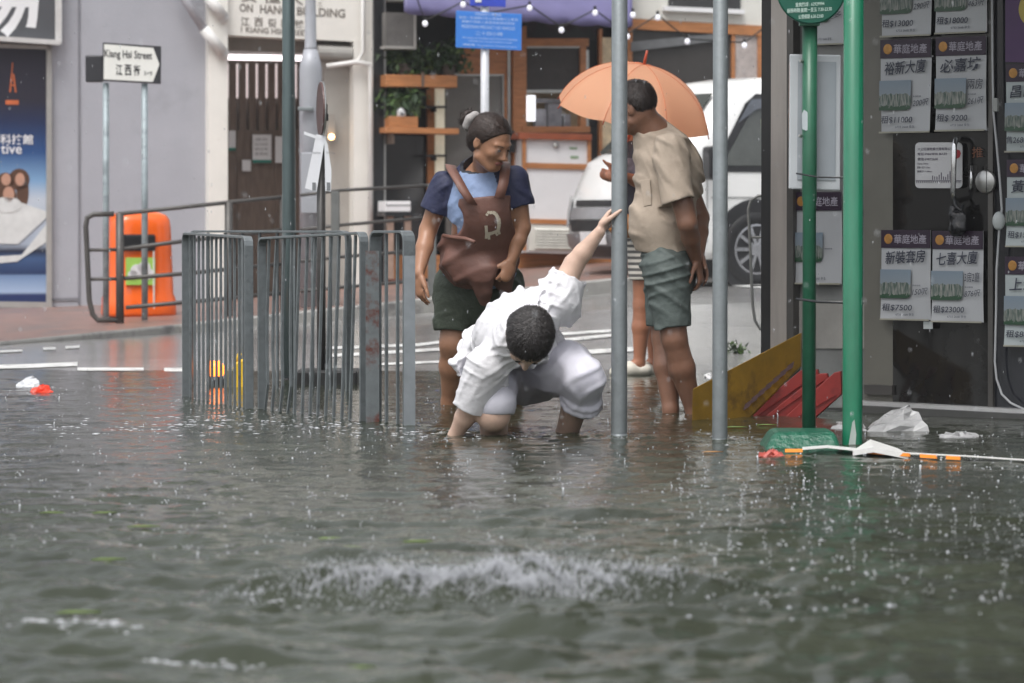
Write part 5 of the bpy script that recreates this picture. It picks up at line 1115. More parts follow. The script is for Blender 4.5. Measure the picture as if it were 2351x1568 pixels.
s.ell(neckB + tn * .035 + [0, 0, .045], (.090, .080, .062), None, .008, 1)
s.field(folds([((.5, .2, 1), .09), ((-.6, .2, .8), .07)], .006, 4))
def rag(c):
    dL = (c - (neckB * .42 + shL * .58)) @ nrm(-tw + np.array((0, 0, .42))); dR = (c - (neckB * .40 + shR * .60)) @ nrm(tw + np.array((0, 0, .42)))
    nk = np.linalg.norm((c - (neckB + tn * .035 + np.array((0, 0, .045)))) / np.array((.090, .080, .062)), axis=1) < 1.26
    low = c[:, 2] < (chest[2] - .11)
    armL = ((c - shL) @ dl > .0) & (np.linalg.norm(np.cross(c - shL, dl), axis=1) < .085) & (c[:, 0] < (shL[0] + .055)); armR = ((c - shR) @ dr_ > .0) & (np.linalg.norm(np.cross(c - shR, dr_), axis=1) < .082) & (c[:, 0] > (shR[0] - .035))
    out = np.where((((dL > 0) | (dR > 0)) & ~low) | armL | armR, 1, 0); return np.where(nk, 2, out)
s.build("raglan_shirt", [SHB, SHN, COLR], wo, None, rag)
# shorts
SHO = M("olive_shorts", (.050, .062, .044), .65, var=.25, scale=9, bump=.8, bscale=26)
s = Sdf(.006); s.cone(waist * .3 + pel * .7 + [0, 0, .03], pel, .182, .195, .05, (tn, .80)); 
kL = hipL * .24 + knL * .76; kR = hipR * .24 + knR * .76
s.limb([hipL, kL], [.125, .098], .05); s.limb([hipR, kR], [.125, .098], .05); eL = nrm(knL - hipL); eR = nrm(knR - hipR)
s.cone(w3(1024, 700, 18.95), w3(1022, 735, 18.95), .05, .05, .03)
s.cut(kL, eL, kL, .18); s.cut(kR, eR, kR, .18); s.cone(kL - eL * .02, kL + eL * .08, .078, .09, .002, None, 1); s.cone(kR - eR * .02, kR + eR * .08, .078, .09, .002, None, 1)
s.field(folds([((.2, .3, 1), .07), ((.9, .2, .5), .08)], .007, 9)); s.build("cargo_shorts", SHO, wo)
# apron: bib, straps, gathered pouch
APR = M("brown_apron", (.150, .072, .055), .55, var=.16, scale=8, bump=.5, bscale=22)
s = Sdf(.0055); bt = w3(1112, 452, 18.60)
s.cone(chest, waist, .196, .202, .05, (tn, .82)); s.cone(waist, pel + [0, 0, .06], .205, .235, .05, (tn, .87)); s.ell(w3(1104, 610, 18.77), (.150, .12, .088), None, .06)
s.clip(bt, nrm(np.array((-.07, 0, 1.)))); s.clip(chest * .5 + waist * .5 - tn * -.035, -tn)
cA = w3(1030, 505, 18.6); s.ell(cA, (.072, .4, .085), None, .02, 1); cB = w3(1206, 470, 18.6); s.ell(cB, (.072, .4, .17), None, .012, 1); s.ell(w3(1012, 440, 18.6), (.09, .4, .16), None, .01, 1)
s.cone(w3(1105, 625, 18.66), w3(1112, 690, 18.72), .08, .030, .03, (tn, .5)); s.cone(w3(1150, 612, 18.74), w3(1162, 672, 18.76), .085, .03, .06, (tn, .45)); s.cone(w3(1040, 600, 18.72), w3(1052, 632, 18.72), .05, .03, .04, (tn, .6))
s.field(folds([((.35, .1, 1), .11), ((-.5, .1, .8), .13)], .007, 21)); ap = s.build("apron", APR, wo)
# straps laid over the shirt
def strap(pts, wd, nm, mat, par):
    m = MB(); m.flatbar(pts, wd, .010, Vector((1, .1, -.15))); return m.build(nm, mat, par, True)
SP_ = M("apron_strap", (.16, .075, .055), .5, var=.12)
strap([P(1085, 470, 18.50), P(1066, 440, 18.50), P(1048, 408, 18.555), P(1036, 388, 18.64), P(1034, 380, 18.76), P(1040, 384, 18.9)], .050, "strap", SP_, ap)
strap([P(1146, 455, 18.47), P(1156, 420, 18.49), P(1160, 390, 18.53), P(1160, 376, 18.62), P(1156, 372, 18.74)], .048, "strap", SP_, ap)
m = MB(); m.tube([P(1018, 541, 18.74), P(1040, 545, 18.66), P(1070, 548, 18.55), P(1090, 556, 18.5)], .010, 8); m.build("waist_tie", SP_, ap, True)
# cream dog print: an outline figure laid on the bib (vertices snapped onto the apron surface)
from mathutils.bvhtree import BVHTree
def project(obj, pts, lift=.004):
    org = WLOC[obj.parent.name] if obj.parent else WLOC[obj.name]; me = obj.data
    bv = BVHTree.FromPolygons([v.co + org for v in me.vertices], [tuple(p.vertices) for p in me.polygons]); out = []
    for u, v in pts:
        d = ray(u, v); h_ = bv.ray_cast(Vector((0, 0, H)), d.normalized()); out.append((h_[0] - d.normalized() * lift) if h_[0] is not None else None)
    return out
DOG = [(1119, 486, 1124, 489, 6), (1124, 489, 1131, 487, 7), (1131, 487, 1138, 491, 8), (1138, 491, 1144, 501, 8), (1144, 501, 1146, 515, 9), (1146, 515, 1144, 528, 8), (1144, 528, 1147, 538, 6), (1136, 530, 1142, 541, 5), (1143, 530, 1128, 536, 7), (1128, 536, 1118, 538, 8), (1116, 518, 1117, 534, 7), (1117, 534, 1116, 548, 6), (1122, 538, 1123, 550, 6), (1119, 491, 1117, 495, 6)]
m = MB()
for x0, y0, x1, y1, wd in DOG:
    L_ = math.hypot(x1 - x0, y1 - y0); nx_, ny_ = -(y1 - y0) / L_ * wd / 2, (x1 - x0) / L_ * wd / 2; ns = max(2, int(L_ / 4)); pr = []
    for i in range(ns + 1):
        f = i / ns; u, v = x0 + (x1 - x0) * f, y0 + (y1 - y0) * f; pr += [(u + nx_, v + ny_), (u - nx_, v - ny_)]
    q_ = project(ap, pr)
    if all(x is not None for x in q_): m.add(q_, [(2 * i, 2 * i + 1, 2 * i + 3, 2 * i + 2) for i in range(ns)])
if m.v: m.build("dog_print", M("print_cream", (.52, .46, .36), .6, var=.1, scale=40), ap)

# ------------------------------------------------------------------ crouching man in white
cm = thing("person", G(1200, 985), "person crouching in soaked white clothes, one arm in the water, holding the grey pole", "person")
Yc = 16.55
hC = A3(P(1214, 778, 15.92)); fC = nrm((-.10, -.14, -.99)); frC = frame(fC, (.12, -.98, .15))
cn = w3(1196, 762, 16.30); s1_ = w3(1278, 690, 16.46); s2_ = w3(1118, 842, 16.36); mid = w3(1178, 755, 16.62); pelC = w3(1150, 800, 16.98)
e1 = w3(1318, 606, 16.47); w1 = w3(1377, 532, 16.43); e2 = w3(1082, 930, 16.42); w2 = w3(1045, 1000, 16.50)
h1 = w3(1215, 850, 16.92); k1 = w3(1336, 872, 16.45); a1_ = w3(1300, 1000, 16.72); h2 = w3(1135, 850, 16.92); k2 = w3(1133, 952, 16.42); a2_ = w3(1135, 1040, 16.75)
ax_ = nrm(s1_ - s2_); bn = nrm(np.cross(nrm(pelC - cn), ax_)); bn = bn if bn[2] > 0 else -bn      # back normal
b = Sdf(.0055); Xc = head(b, hC, frC, 1.15)
b.cone(hC - frC[1] * .03 - frC[2] * .05, cn, .058, .064, .03); b.cone(cn, mid, .11, .155, .05, (bn, .72)); b.cone(s1_ * .7 + s2_ * .3, s2_ * .7 + s1_ * .3, .07, .07, .05); b.cone(mid, pelC, .155, .16, .05, (bn, .8))
b.limb([s1_, e1], [.062, .045], .03); b.limb([e1, e1 * .65 + w1 * .35, w1], [.044, .040, .025], .012)
b.limb([s2_, e2], [.060, .046], .03); b.limb([e2, e2 * .6 + w2 * .4, w2, w2 + (w2 - e2) * .5], [.046, .043, .030, .028], .015)
b.limb([h1, k1], [.10, .072], .03); b.limb([k1, k1 * .6 + a1_ * .4, a1_, a1_ - [0, -.03, .12]], [.068, .060, .048, .042], .02)
b.limb([h2, k2], [.10, .072], .03); b.limb([k2, a2_], [.064, .055], .02)
pole_c = A3(P(1421.5, 500, G(1421.5, 1001).y))
fd = nrm(w3(1412, 496, 16.43) - w1)
hand(b, w1, nrm((.45, .50, .72)), nrm((-.85, .40, .28)), nrm((-.05, -.75, .60)), sc=1.0, curls=[.45, .55, .6, .65], thumb=nrm(w3(1440, 482, 16.375) - w3(1398, 510, 16.405)))
b.build("body", SKIN, cm); face_parts(cm, Xc, frC, HAIR, 1.15)
RmC = np.stack(frC, 1); hr = Sdf(.0045)
hr.ell(Xc(0, -.014, .040), (.099, .118, .100), RmC, .01); hr.ell(Xc(0, -.05, -.01), (.094, .073, .083), RmC, .02)
hr.clip(Xc(0, .070, .052), frC[1] * .80 - frC[2] * .60)
for sg in (-1, 1): hr.ell(Xc(.085 * sg, .0, -.012), (.02, .03, .04), RmC, .008, 1)
hr.field(fuzz(.001, 120, 5)); hr.field(strands(hC, frC[2], .0005, 50)); crC = Xc(0, -.06, .13); hr.hair("hair", HAIR, cm, lambda p, n: (p - crC) * 8 + n * .1, 3800, .026, .0013, .004, 2)
SHW = M("wet_white_shirt", (.68, .67, .69), .5, var=.07, scale=5, bump=.35, bscale=34, dirt=(.62, .60, .64), dscale=5, dlo=.55)
s = Sdf(.0042); s.smooth = [.45]
s.cone(cn, mid, .135, .185, .05, (bn, .72)); s.cone(s1_ * .72 + s2_ * .28, s2_ * .72 + s1_ * .28, .092, .092, .05); s.cone(mid, pelC, .172, .165, .05, (bn, .80)); s.cone(pelC, w3(1110, 800, 17.0), .14, .10, .05)
c1_ = w3(1297, 640, 16.48); s.cone(s1_, c1_, .095, .068, .04); dd1 = nrm(e1 - s1_); c1e = w3(1300, 630, 16.48); s.cone(w3(1300, 720, 16.50), w3(1312, 660, 16.49), .055, .05, .05)
dd2 = nrm(e2 - s2_); c2e = w3(1080, 936, 16.42); s.cone(s2_, c2e + dd2 * .02, .095, .076, .04); s.cone(w3(1130, 880, 16.45), w3(1118, 925, 16.45), .07, .055, .05)
s.cone(w3(1096, 790, 16.88), w3(1054, 834, 16.84), .062, .032, .05, ((.6, -.7, .3), .55))
s.cone(w3(1230, 800, 16.55), w3(1262, 790, 16.62), .08, .06, .05)
s.cut(c1e, dd1, c1e, .14); s.cut(c2e, dd2, c2e, .14); s.cone(c1e - dd1 * .02, c1e + dd1 * .08, .054, .062, .002, None, 1); s.cone(c2e - dd2 * .02, c2e + dd2 * .08, .060, .066, .002, None, 1)
s.ell(cn + nrm(hC - cn) * .07, (.075, .075, .06), None, .012, 1)
s.field(folds([(dd2 * .8 + np.array((.5, 0, .3)), .060), ((.9, .3, .35), .075)], .0120, 31)); s.field(folds([((.3, .1, .9), .05), ((.8, .1, -.5), .06)], .006, 33)); s.build("shirt", SHW, cm)
TRO = M("wet_white_trousers", (.60, .59, .655), .45, var=.08, scale=5, bump=.06, bscale=90, dirt=(.55, .54, .62), dscale=3, dlo=.55)
s = Sdf(.0055); s.smooth = [.5] * 3; s.cone(h1, h2, .15, .15, .05); s.cone(h1, w3(1300, 848, 16.6), .125, .115, .05); s.cone(w3(1300, 848, 16.6), w3(1338, 868, 16.44), .115, .092, .05); s.cone(w3(1338, 868, 16.44), w3(1334, 915, 16.52), .09, .078, .03)
s.cone(h2, w3(1138, 925, 16.42), .12, .085, .05); s.cone(w3(1138, 925, 16.42), w3(1133, 945, 16.45), .08, .075, .03)
for (p0, p1) in ((w3(1294, 925, 16.50), w3(1384, 915, 16.55)),): pass
la = nrm(a1_ - k1); cx_ = w3(1333, 922, 16.53); q1 = nrm(np.cross(la, (0, 1, 0))); q2 = np.cross(la, q1)
for k in range(14):
    g0, g1 = 2 * math.pi * k / 14, 2 * math.pi * (k + 1) / 14; rr_ = lambda g: cx_ + (q1 * math.cos(g) + q2 * math.sin(g)) * .074 + la * .008 * math.sin(2 * g + 1); s.cone(rr_(g0), rr_(g1), .021, .021, .006); s.cone(rr_(g0) - la * .03, rr_(g1) - la * .03, .017, .017, .006)
cu1 = w3(1330, 938, 16.54); s.cut(cu1, nrm(a1_ - k1), cu1, .10); cu2 = w3(1133, 950, 16.44); s.cut(cu2, (0, 0, -1), cu2, .10)
s.field(folds([((.55, .2, -.8), .085), ((.9, .1, .45), .10)], .0065, 41)); s.build("rolled_trousers", TRO, cm)

# ------------------------------------------------------------------ standing man with hands behind his back
sm = thing("person", G(1560, 948), "person in beige t-shirt and grey-green shorts standing with hands behind the back", "person")
Ys_ = 18.3
hS = w3(1458, 246, 18.30); fS = nrm((-.82, .50, -.26)); frS = frame(fS, (-.22, 0, 1))
nk = w3(1502, 308, 18.34); sN = w3(1540, 345, 18.14); sF = w3(1540, 338, 18.52); chS = w3(1536, 395, 18.33); waS = w3(1522, 520, 18.33); peS = w3(1530, 605, 18.33)
eN = w3(1578, 512, 18.10); wN = w3(1598, 596, 18.26); eF = w3(1606, 500, 18.55); wF = w3(1604, 585, 18.36)
hN = w3(1530, 622, 18.24); hF = w3(1530, 620, 18.43); kN = w3(1548, 778, 18.22); aN = w3(1592, 945, 18.30); kF = w3(1526, 775, 18.42); aF = w3(1540, 940, 18.36)
b = Sdf(.0055); Xs = head(b, hS, frS, 1.03)
b.cone(hS - frS[1] * .03 - frS[2] * .04, nk, .060, .068, .03); b.cone(nk, chS, .08, .112, .05, ((0, 1, 0), 1)); b.cone(sN * .7 + sF * .3, sF * .7 + sN * .3, .07, .07, .05); b.cone(chS, waS, .112, .11, .05); b.cone(waS, peS, .11, .11, .05)
b.limb([sN, eN], [.062, .048], .03); b.limb([eN, eN * .6 + wN * .4, wN], [.047, .044, .028], .012); b.limb([sF, eF], [.062, .048], .03); b.limb([eF, eF * .6 + wF * .4, wF], [.047, .044, .028], .012)
b.limb([hN, kN, kN * .6 + aN * .4, aN, aN - [0, 0, .10]], [.10, .060, .062, .036, .036], .02); b.limb([hF, kF, kF * .6 + aF * .4, aF, aF - [0, 0, .10]], [.10, .060, .064, .038, .036], .02)
hand(b, wN, nrm((.25, .1, -.95)), nrm((.9, -.3, .2)), nrm((-.3, -.9, 0)), curls=[.35, .45, .5, .5]); hand(b, wF, nrm((.30, -.25, -.9)), nrm((.85, .4, .2)), nrm((.2, -.6, .3)), curls=[.25, .3, .4, .45])
b.build("body", SKIND, sm); face_parts(sm, Xs, frS, HAIR, 1.03)
hr = Sdf(.0045); RmS = np.stack(frS, 1); hr.ell(Xs(0, -.014, .040), (.085, .102, .088), RmS, .01); hr.ell(Xs(0, -.050, .018), (.080, .058, .066), RmS, .02); hr.clip(Xs(0, .062, .045), frS[1] * .9 - frS[2] * .44)
for sg in (-1, 1): hr.ell(Xs(.082 * sg, .010, -.022), (.030, .048, .050), RmS, .008, 1)
hr.field(fuzz(.0012, 110, 8)); hr.hair("hair", M("hair_brownblack", (.030, .021, .018), .5, var=.5, scale=70, bump=.3, bscale=170), sm, lambda p, n: (p - Xs(0, -.04, .14)) * 8, 3600, .022, .0013, .0035, 3)
BEI = M("beige_cotton", (.41, .335, .265), .75, var=.06, scale=7, bump=.3, bscale=26, dirt=(.34, .275, .215), dscale=2.6, dlo=.5)
s = Sdf(.0055); s.cone(nk + [.0, 0, -.035], chS, .105, .150, .05); s.cone(sN * .72 + sF * .28, sF * .72 + sN * .28, .085, .085, .05); s.cone(chS, waS, .152, .143, .06); s.cone(waS, peS, .142, .132, .06); s.ell(w3(1500, 500, 18.33), (.10, .13, .12), None, .06)
s.cone(sN, w3(1556, 462, 18.08), .085, .078, .03); s.cone(sF, w3(1580, 440, 18.56), .085, .075, .03)
dN = nrm(eN - sN + np.array((-.02, 0, 0))); cN = w3(1555, 462, 18.09); s.cut(cN, nrm((.32, -.05, -1)), cN, .13); cF = w3(1590, 455, 18.56); s.cut(cF, nrm(eF - sF), cF, .12)
s.cone(cN - dN * .02, cN + dN * .08, .064, .07, .002, None, 1)
s.clip(w3(1526, 590, 18.33), nrm((-.22, 0, -1))); s.cone(w3(1528, 575, 18.33), w3(1528, 640, 18.33), .118, .135, .002, None, 1)
s.ell(nk + nrm(hS - nk) * .05, (.085, .085, .06), None, .012, 1)
s.field(folds([((.75, .0, .75), .075), ((.6, .1, .9), .11)], .010, 51)); s.field(folds([((.9, 0, .4), .05)], .003, 52))
ts = s.build("t_shirt", BEI, sm)
cr_ = Sdf(.004); cc0 = nk + nrm(hS - nk) * .012; u0_ = nrm(hS - nk); a0_ = nrm(np.cross(u0_, (0, 1, 0))); b0_ = np.cross(u0_, a0_)
for k in range(16):
    g0, g1 = 2 * math.pi * k / 16, 2 * math.pi * (k + 1) / 16; cr_.cone(cc0 + a0_ * .078 * math.cos(g0) + b0_ * .080 * math.sin(g0), cc0 + a0_ * .078 * math.cos(g1) + b0_ * .080 * math.sin(g1), .0085, .0085, .004)
cr_.build("collar", BEI, ts)
m = MB(); q_ = project(ts, [(1470, 414), (1492, 411), (1496, 470), (1478, 474)], .006)
if all(x is not None for x in q_): m.prism([q_[3], q_[2], q_[1], q_[0]], (0, .004, 0)); m.build("chest_pocket", BEI, ts, bevel=.002)
GSH = M("grey_green_shorts", (.085, .105, .098), .65, var=.18, scale=9, bump=.7, bscale=24)
s = Sdf(.0055); s.cone(w3(1528, 575, 18.33), peS, .118, .124, .05); s.cone(w3(1556, 635, 18.34), w3(1555, 650, 18.34), .085, .085, .06); kn1 = hN * .16 + kN * .84; kf1 = hF * .16 + kF * .84; s.limb([hN, kn1], [.112, .088], .05); s.limb([hF, kf1], [.112, .090], .05)
en, ef = nrm(kN - hN), nrm(kF - hF); s.cut(kn1, en, kn1, .16); s.cut(kf1, ef, kf1, .16); s.cone(kn1 - en * .02, kn1 + en * .08, .072, .08, .002, None, 1); s.cone(kf1 - ef * .02, kf1 + ef * .08, .074, .08, .002, None, 1)
s.field(folds([((.6, .2, .8), .08), ((-.4, .1, .9), .06)], .007, 61)); s.build("shorts", GSH, sm)

# ------------------------------------------------------------------ person with the orange umbrella (mostly hidden)
Yu = 22.9
up = thing("person", G(1480, 862), "person in dark printed t-shirt, striped shorts and white clogs under the umbrella", "person")
w_ = lambda u, v, Y=Yu: A3(P(u, v, Y))
hU = w_(1446, 272); fU = nrm((-.9, -.3, -.1)); frU = frame(fU, (0, 0, 1)); b = Sdf(.006); Xu = head(b, hU, frU, .95)
nkU = w_(1456, 328); shN = w_(1480, 352, 22.78); shF = w_(1450, 350, 23.05); ch = w_(1462, 390); wa = w_(1466, 470); pe = w_(1470, 540)
b.cone(hU - frU[2] * .05, nkU, .05, .055, .03); b.cone(nkU, ch, .08, .115, .04); b.cone(ch, wa, .115, .11, .04); b.cone(wa, pe, .11, .12, .04)
eU = w_(1487, 425, 22.72); wU = w_(1432, 404, 22.60); b.limb([shN, eU, eU * .5 + wU * .5, wU], [.05, .04, .036, .024], .015); b.limb([shF, w_(1446, 430, 23.0), w_(1416, 408, 22.75)], [.05, .038, .024], .015)
hand(b, wU, (-1, -.1, .05), (0, -1, .2), (0, .1, 1), .7, sc=.95); hand(b, w_(1416, 408, 22.75), (-.8, -.3, .2), (-.3, -.9, 0), (0, 0, 1), .9, sc=.95)
for (hx, kx, axx, yy) in ((1482, 1474, 1468, 22.80), (1496, 1500, 1502, 22.98)):
    hp = w_(hx, 575, yy); kp = w_(kx, 700, yy); ap_ = w_(axx, 828, yy); b.limb([hp, kp, kp * .6 + ap_ * .4, ap_], [.085, .052, .052, .034], .02)
    b.cone(ap_ - [0, 0, .02], ap_ + [-.12, -.02, -.055], .034, .03, .02)
b.build("body", M("skin_warm", (.36, .155, .09), .42, var=.1, scale=8, sss=.04), up)
hr = Sdf(.006); RmU = np.stack(frU, 1); hr.ell(Xu(0, -.016, .042), (.085, .10, .088), RmU, .01); hr.ell(Xu(0, -.055, -.02), (.08, .055, .09), RmU, .02); hr.clip(Xu(0, .06, .04), frU[1] * .9 - frU[2] * .44); hr.build("hair", HAIR, up)
s = Sdf(.006); s.cone(nkU - [0, 0, .03], ch, .09, .132, .04); s.cone(shN, shF, .065, .065, .04); s.cone(ch, wa, .132, .128, .04); s.cone(wa, pe, .128, .128, .04); s.cone(shN, shN * .5 + eU * .5, .065, .062, .03); s.cone(shF, w_(1448, 392, 23.03), .065, .06, .03); s.ell(nkU + [0, 0, .02], (.065, .065, .05), None, .01, 1); s.field(folds([((.3, .1, 1), .1)], .008, 71))
def shp(c): return np.where((c[:, 2] > ch[2] - .06) & (c[:, 2] < ch[2] + .07) & (c[:, 1] < ch[1] - .02) & (c[:, 0] < ch[0] + .02), 1, 0)
s.build("t_shirt", [M("dark_tee", (.030, .028, .045), .6, var=.2), M("tee_print", (.16, .15, .19), .6, var=.5, scale=25)], up, None, shp)
def stripemat():
    mm = bpy.data.materials.new("striped_shorts"); mm.use_nodes = True; t_ = mm.node_tree; bs_ = t_.nodes["Principled BSDF"]; bs_.inputs["Roughness"].default_value = .65; N = t_.nodes.new; L = t_.links.new
    tc = N("ShaderNodeTexCoord"); wv = N("ShaderNodeTexWave"); wv.bands_direction = 'Z'; wv.inputs["Scale"].default_value = 9; L(tc.outputs["Object"], wv.inputs[0]); cr = N("ShaderNodeValToRGB"); cr.color_ramp.elements[0].position = .45; cr.color_ramp.elements[1].position = .55; cr.color_ramp.elements[0].color = (.10, .095, .09, 1); cr.color_ramp.elements[1].color = (.62, .58, .52, 1); L(wv.outputs["Fac"], cr.inputs[0]); L(cr.outputs[0], bs_.inputs["Base Color"]); return mm
s = Sdf(.006); s.cone(w_(1470, 525), pe, .134, .14, .04); s.limb([w_(1480, 560, 22.80), w_(1478, 636, 22.80)], [.105, .092], .04); s.limb([w_(1494, 560, 22.98), w_(1496, 636, 22.98)], [.105, .092], .04); s.clip(w_(1480, 642), (0, 0, -1)); s.field(folds([((.3, .1, 1), .1)], .006, 73)); s.build("striped_shorts", stripemat(), up)
CLOG = M("white_clog", (.66, .62, .54), .5, var=.1, scale=20)
for (ua, yy) in ((1466, 22.80), (1502, 22.98)):
    s = Sdf(.006); ap_ = w_(ua, 828, yy); s.cone(ap_ + [.03, .005, -.055], ap_ + [-.13, -.03, -.068], .050, .046, .03, ((0, 0, 1), .8)); s.cone(ap_ + [-.05, -.015, -.045], ap_ + [-.11, -.03, -.058], .045, .036, .03); s.clip(ap_ + [0, 0, -.096], (0, 0, -1)); s.cone(ap_ + [0, 0, .05], ap_ + [.0, 0, -.02], .05, .042, .006, None, 1); s.build("clog", CLOG, up)
t = thing("shoulder_bag", P(1448, 520, 22.7), "orange bag carried low by the person under the umbrella", "bag"); s = Sdf(.006); s.ell(w_(1440, 520, 22.68), (.10, .06, .07), None); s.cone(w_(1460, 500, 22.70), w_(1445, 515, 22.68), .03, .05, .03); s.field(folds([((.6, .2, .8), .07)], .010, 75)); s.build("pouch", M("orange_bag", (.36, .13, .02), .5, var=.3, scale=12), t); m = MB(); m.tube([P(1455, 500, 22.68), P(1470, 440, 22.70), P(1478, 400, 22.70)], .010, 6); m.build("bag_strap", M("bag_strap", (.06, .05, .05), .5), t, True)
# umbrella
YU = 22.75; kU = PX(YU); apex = Vector(P(1479, 148, YU)); cen = Vector(P(1455, 264, YU)); axv = (apex - cen); axv += Vector((0, -.055, 0)); ud = axv.length; axn = axv.normalized(); cen = apex - axn * ud
um = thing("umbrella", P(1408, 420, YU), "bright orange umbrella tilted to the right over the hidden person", "umbrella")
rad = 188 * kU; xa = Vector((1, 0, .0)); xa = (xa - axn * xa.dot(axn)).normalized(); ya = axn.cross(xa)
UMB = M("orange_umbrella", (.99, .55, .35), .5, var=.05, scale=4, bump=.1, bscale=60); 
try:
    bs_ = UMB.node_tree.nodes["Principled BSDF"]; tr = UMB.node_tree.nodes.new("ShaderNodeBsdfTranslucent"); tr.inputs[0].default_value = (1.0, .57, .36, 1); mxs = UMB.node_tree.nodes.new("ShaderNodeMixShader"); mxs.inputs[0].default_value = .6; ou = UMB.node_tree.nodes["Material Output"]
    UMB.node_tree.links.new(bs_.outputs[0], mxs.inputs[1]); UMB.node_tree.links.new(tr.outputs[0], mxs.inputs[2]); UMB.node_tree.links.new(mxs.outputs[0], ou.inputs[0])
except Exception as ex_: print(ex_)
NR = 8; sub = 8; V = []; Fs = []; na = NR * sub; rot0 = R(22)
for j in range(13):
    ph = j / 12 * R(72)
    for k in range(na):
        a = rot0 + 2 * math.pi * k / na; f = (k % sub) / sub; pinch = 1 - .11 * math.sin(math.pi * f) * (j / 12) ** 1.3
        r_ = rad * math.sin(ph) / math.sin(R(72)) * pinch; hgt = ud * ((math.cos(ph) - math.cos(R(72))) / (1 - math.cos(R(72)))) - .024 * math.sin(math.pi * f) * (j / 12) ** 1.5
        V.append(cen + (xa * math.cos(a) + ya * math.sin(a)) * r_ + axn * hgt)
for j in range(12):
    for k in range(na): a = j * na + k; b_ = j * na + (k + 1) % na; Fs.append((a, b_, b_ + na, a + na))
co = mesh_obj("canopy", V, Fs, UMB, um, True)
REDP = M("umbrella_red_metal", (.42, .06, .02), .35, var=.1)
m = MB(); m.tube([apex - axn * .02, apex + axn * .085], [.011, .007], 8); m.build("ferrule", REDP, um, True)
m = MB(); m.tube([apex, cen - axn * .52], .007, 8); m.build("shaft", REDP, um, True)
m = MB(); m.tube([cen - axn * .50, cen - axn * .60, cen - axn * .63 + xa * .02, cen - axn * .63 + xa * .05, cen - axn * .61 + xa * .06], .013, 8); m.build("handle", M("handle_brown", (.09, .04, .02), .4), um, True)
for k in range(NR):
    m = MB(); m.tube([V[j * na + k * sub] + axn * .001 for j in range(13)], .0016, 5); m.build("seam", M("umbrella_seam", (.70, .20, .09), .5), co, True)
for k in range(NR):
    a = rot0 + 2 * math.pi * k / NR; dr = xa * math.cos(a) + ya * math.sin(a); pts = []
    for j in range(7): ph = j / 6 * R(72); pts.append(cen + dr * rad * math.sin(ph) / math.sin(R(72)) * .995 + axn * (ud * ((math.cos(ph) - math.cos(R(72))) / (1 - math.cos(R(72)))) - .006))
    m = MB(); m.tube(pts + [pts[-1] + (pts[-1] - pts[-2]).normalized() * .02], .0035, 6); m.tube([cen + dr * rad * .5 + axn * ud * .62, cen + axn * .02], .003, 5); m.build("rib", REDP, um, True)
# ================================================================== WATER
rs = np.random.RandomState(5)
def murky():
    mm = bpy.data.materials.new("flood_water"); mm.use_nodes = True; t = mm.node_tree; b = t.nodes["Principled BSDF"]; N = t.nodes.new; L = t.links.new
    b.inputs["Roughness"].default_value = .075; b.inputs["IOR"].default_value = 1.33; b.inputs["Specular IOR Level"].default_value = .5
    tc = N("ShaderNodeTexCoord"); n1 = N("ShaderNodeTexNoise"); n1.inputs["Scale"].default_value = .9; n1.inputs["Detail"].default_value = 5; L(tc.outputs["Object"], n1.inputs[0])
    cr = N("ShaderNodeValToRGB"); cr.color_ramp.elements[0].position = .3; cr.color_ramp.elements[1].position = .7; cr.color_ramp.elements[0].color = (.022, .026, .016, 1); cr.color_ramp.elements[1].color = (.040, .046, .030, 1); L(n1.outputs["Fac"], cr.inputs[0]); L(cr.outputs[0], b.inputs["Base Color"])
    n2 = N("ShaderNodeTexNoise"); n2.inputs["Scale"].default_value = 55; n2.inputs["Detail"].default_value = 4; L(tc.outputs["Object"], n2.inputs[0])
    bp = N("ShaderNodeBump"); bp.inputs["Strength"].default_value = .32; bp.inputs["Distance"].default_value = .006; L(n2.outputs["Fac"], bp.inputs["Height"]); L(bp.outputs[0], b.inputs["Normal"])
    return mm
WATER = murky()
ny, nx = 860, 600; Y0, Y1 = 6.2, 24.6
Yv = Y0 * (Y1 / Y0) ** np.linspace(0, 1, ny); hw = .19 * Yv + 1.2
Xg = np.linspace(-1, 1, nx)[None, :] * hw[:, None]; Yg = np.repeat(Yv[:, None], nx, 1)
Zg = np.zeros_like(Xg)
for i in range(46):
    wl = 10 ** rs.uniform(math.log10(.055), math.log10(.75)); th = rs.uniform(0, math.pi * 2); kx, ky = math.cos(th) * 2 * math.pi / wl, math.sin(th) * 2 * math.pi / wl
    amp = .0019 * wl / math.sqrt(.15 + wl) * rs.uniform(.5, 1.2)
    ph = kx * Xg + ky * Yg + rs.uniform(0, 6.28) + .8 * np.sin(Xg * rs.uniform(1, 3) + Yg * rs.uniform(.5, 2) + rs.uniform(0, 6))
    Zg += amp * (np.sin(ph) + .25 * np.sin(2 * ph + .8))
# stronger waves in the near water, calmer by the people
gain = np.interp(Yg, [6, 9, 11.5, 14, 17, 20, 24], [2.1, 2.0, 1.5, .8, .6, .5, .3]) * np.interp(Xg, [-2, .6, 1.6], [1.08, 1.0, .8])
for i in range(24):
    wl = rs.uniform(.16, .55); th = math.pi / 2 + rs.normal() * .30; kx, ky = math.cos(th) * 2 * math.pi / wl, math.sin(th) * 2 * math.pi / wl
    ph = kx * Xg + ky * Yg + rs.uniform(0, 6.28) + 1.1 * np.sin(Xg * rs.uniform(1, 4) + Yg * rs.uniform(.5, 2) + rs.uniform(0, 6))
    Zg += np.interp(Yg, [6, 10, 12, 15, 24], [1, .9, .6, .30, .22]) * .0040 * wl * (np.sin(ph) + .3 * np.sin(2 * ph + 1.2))
Zg *= gain
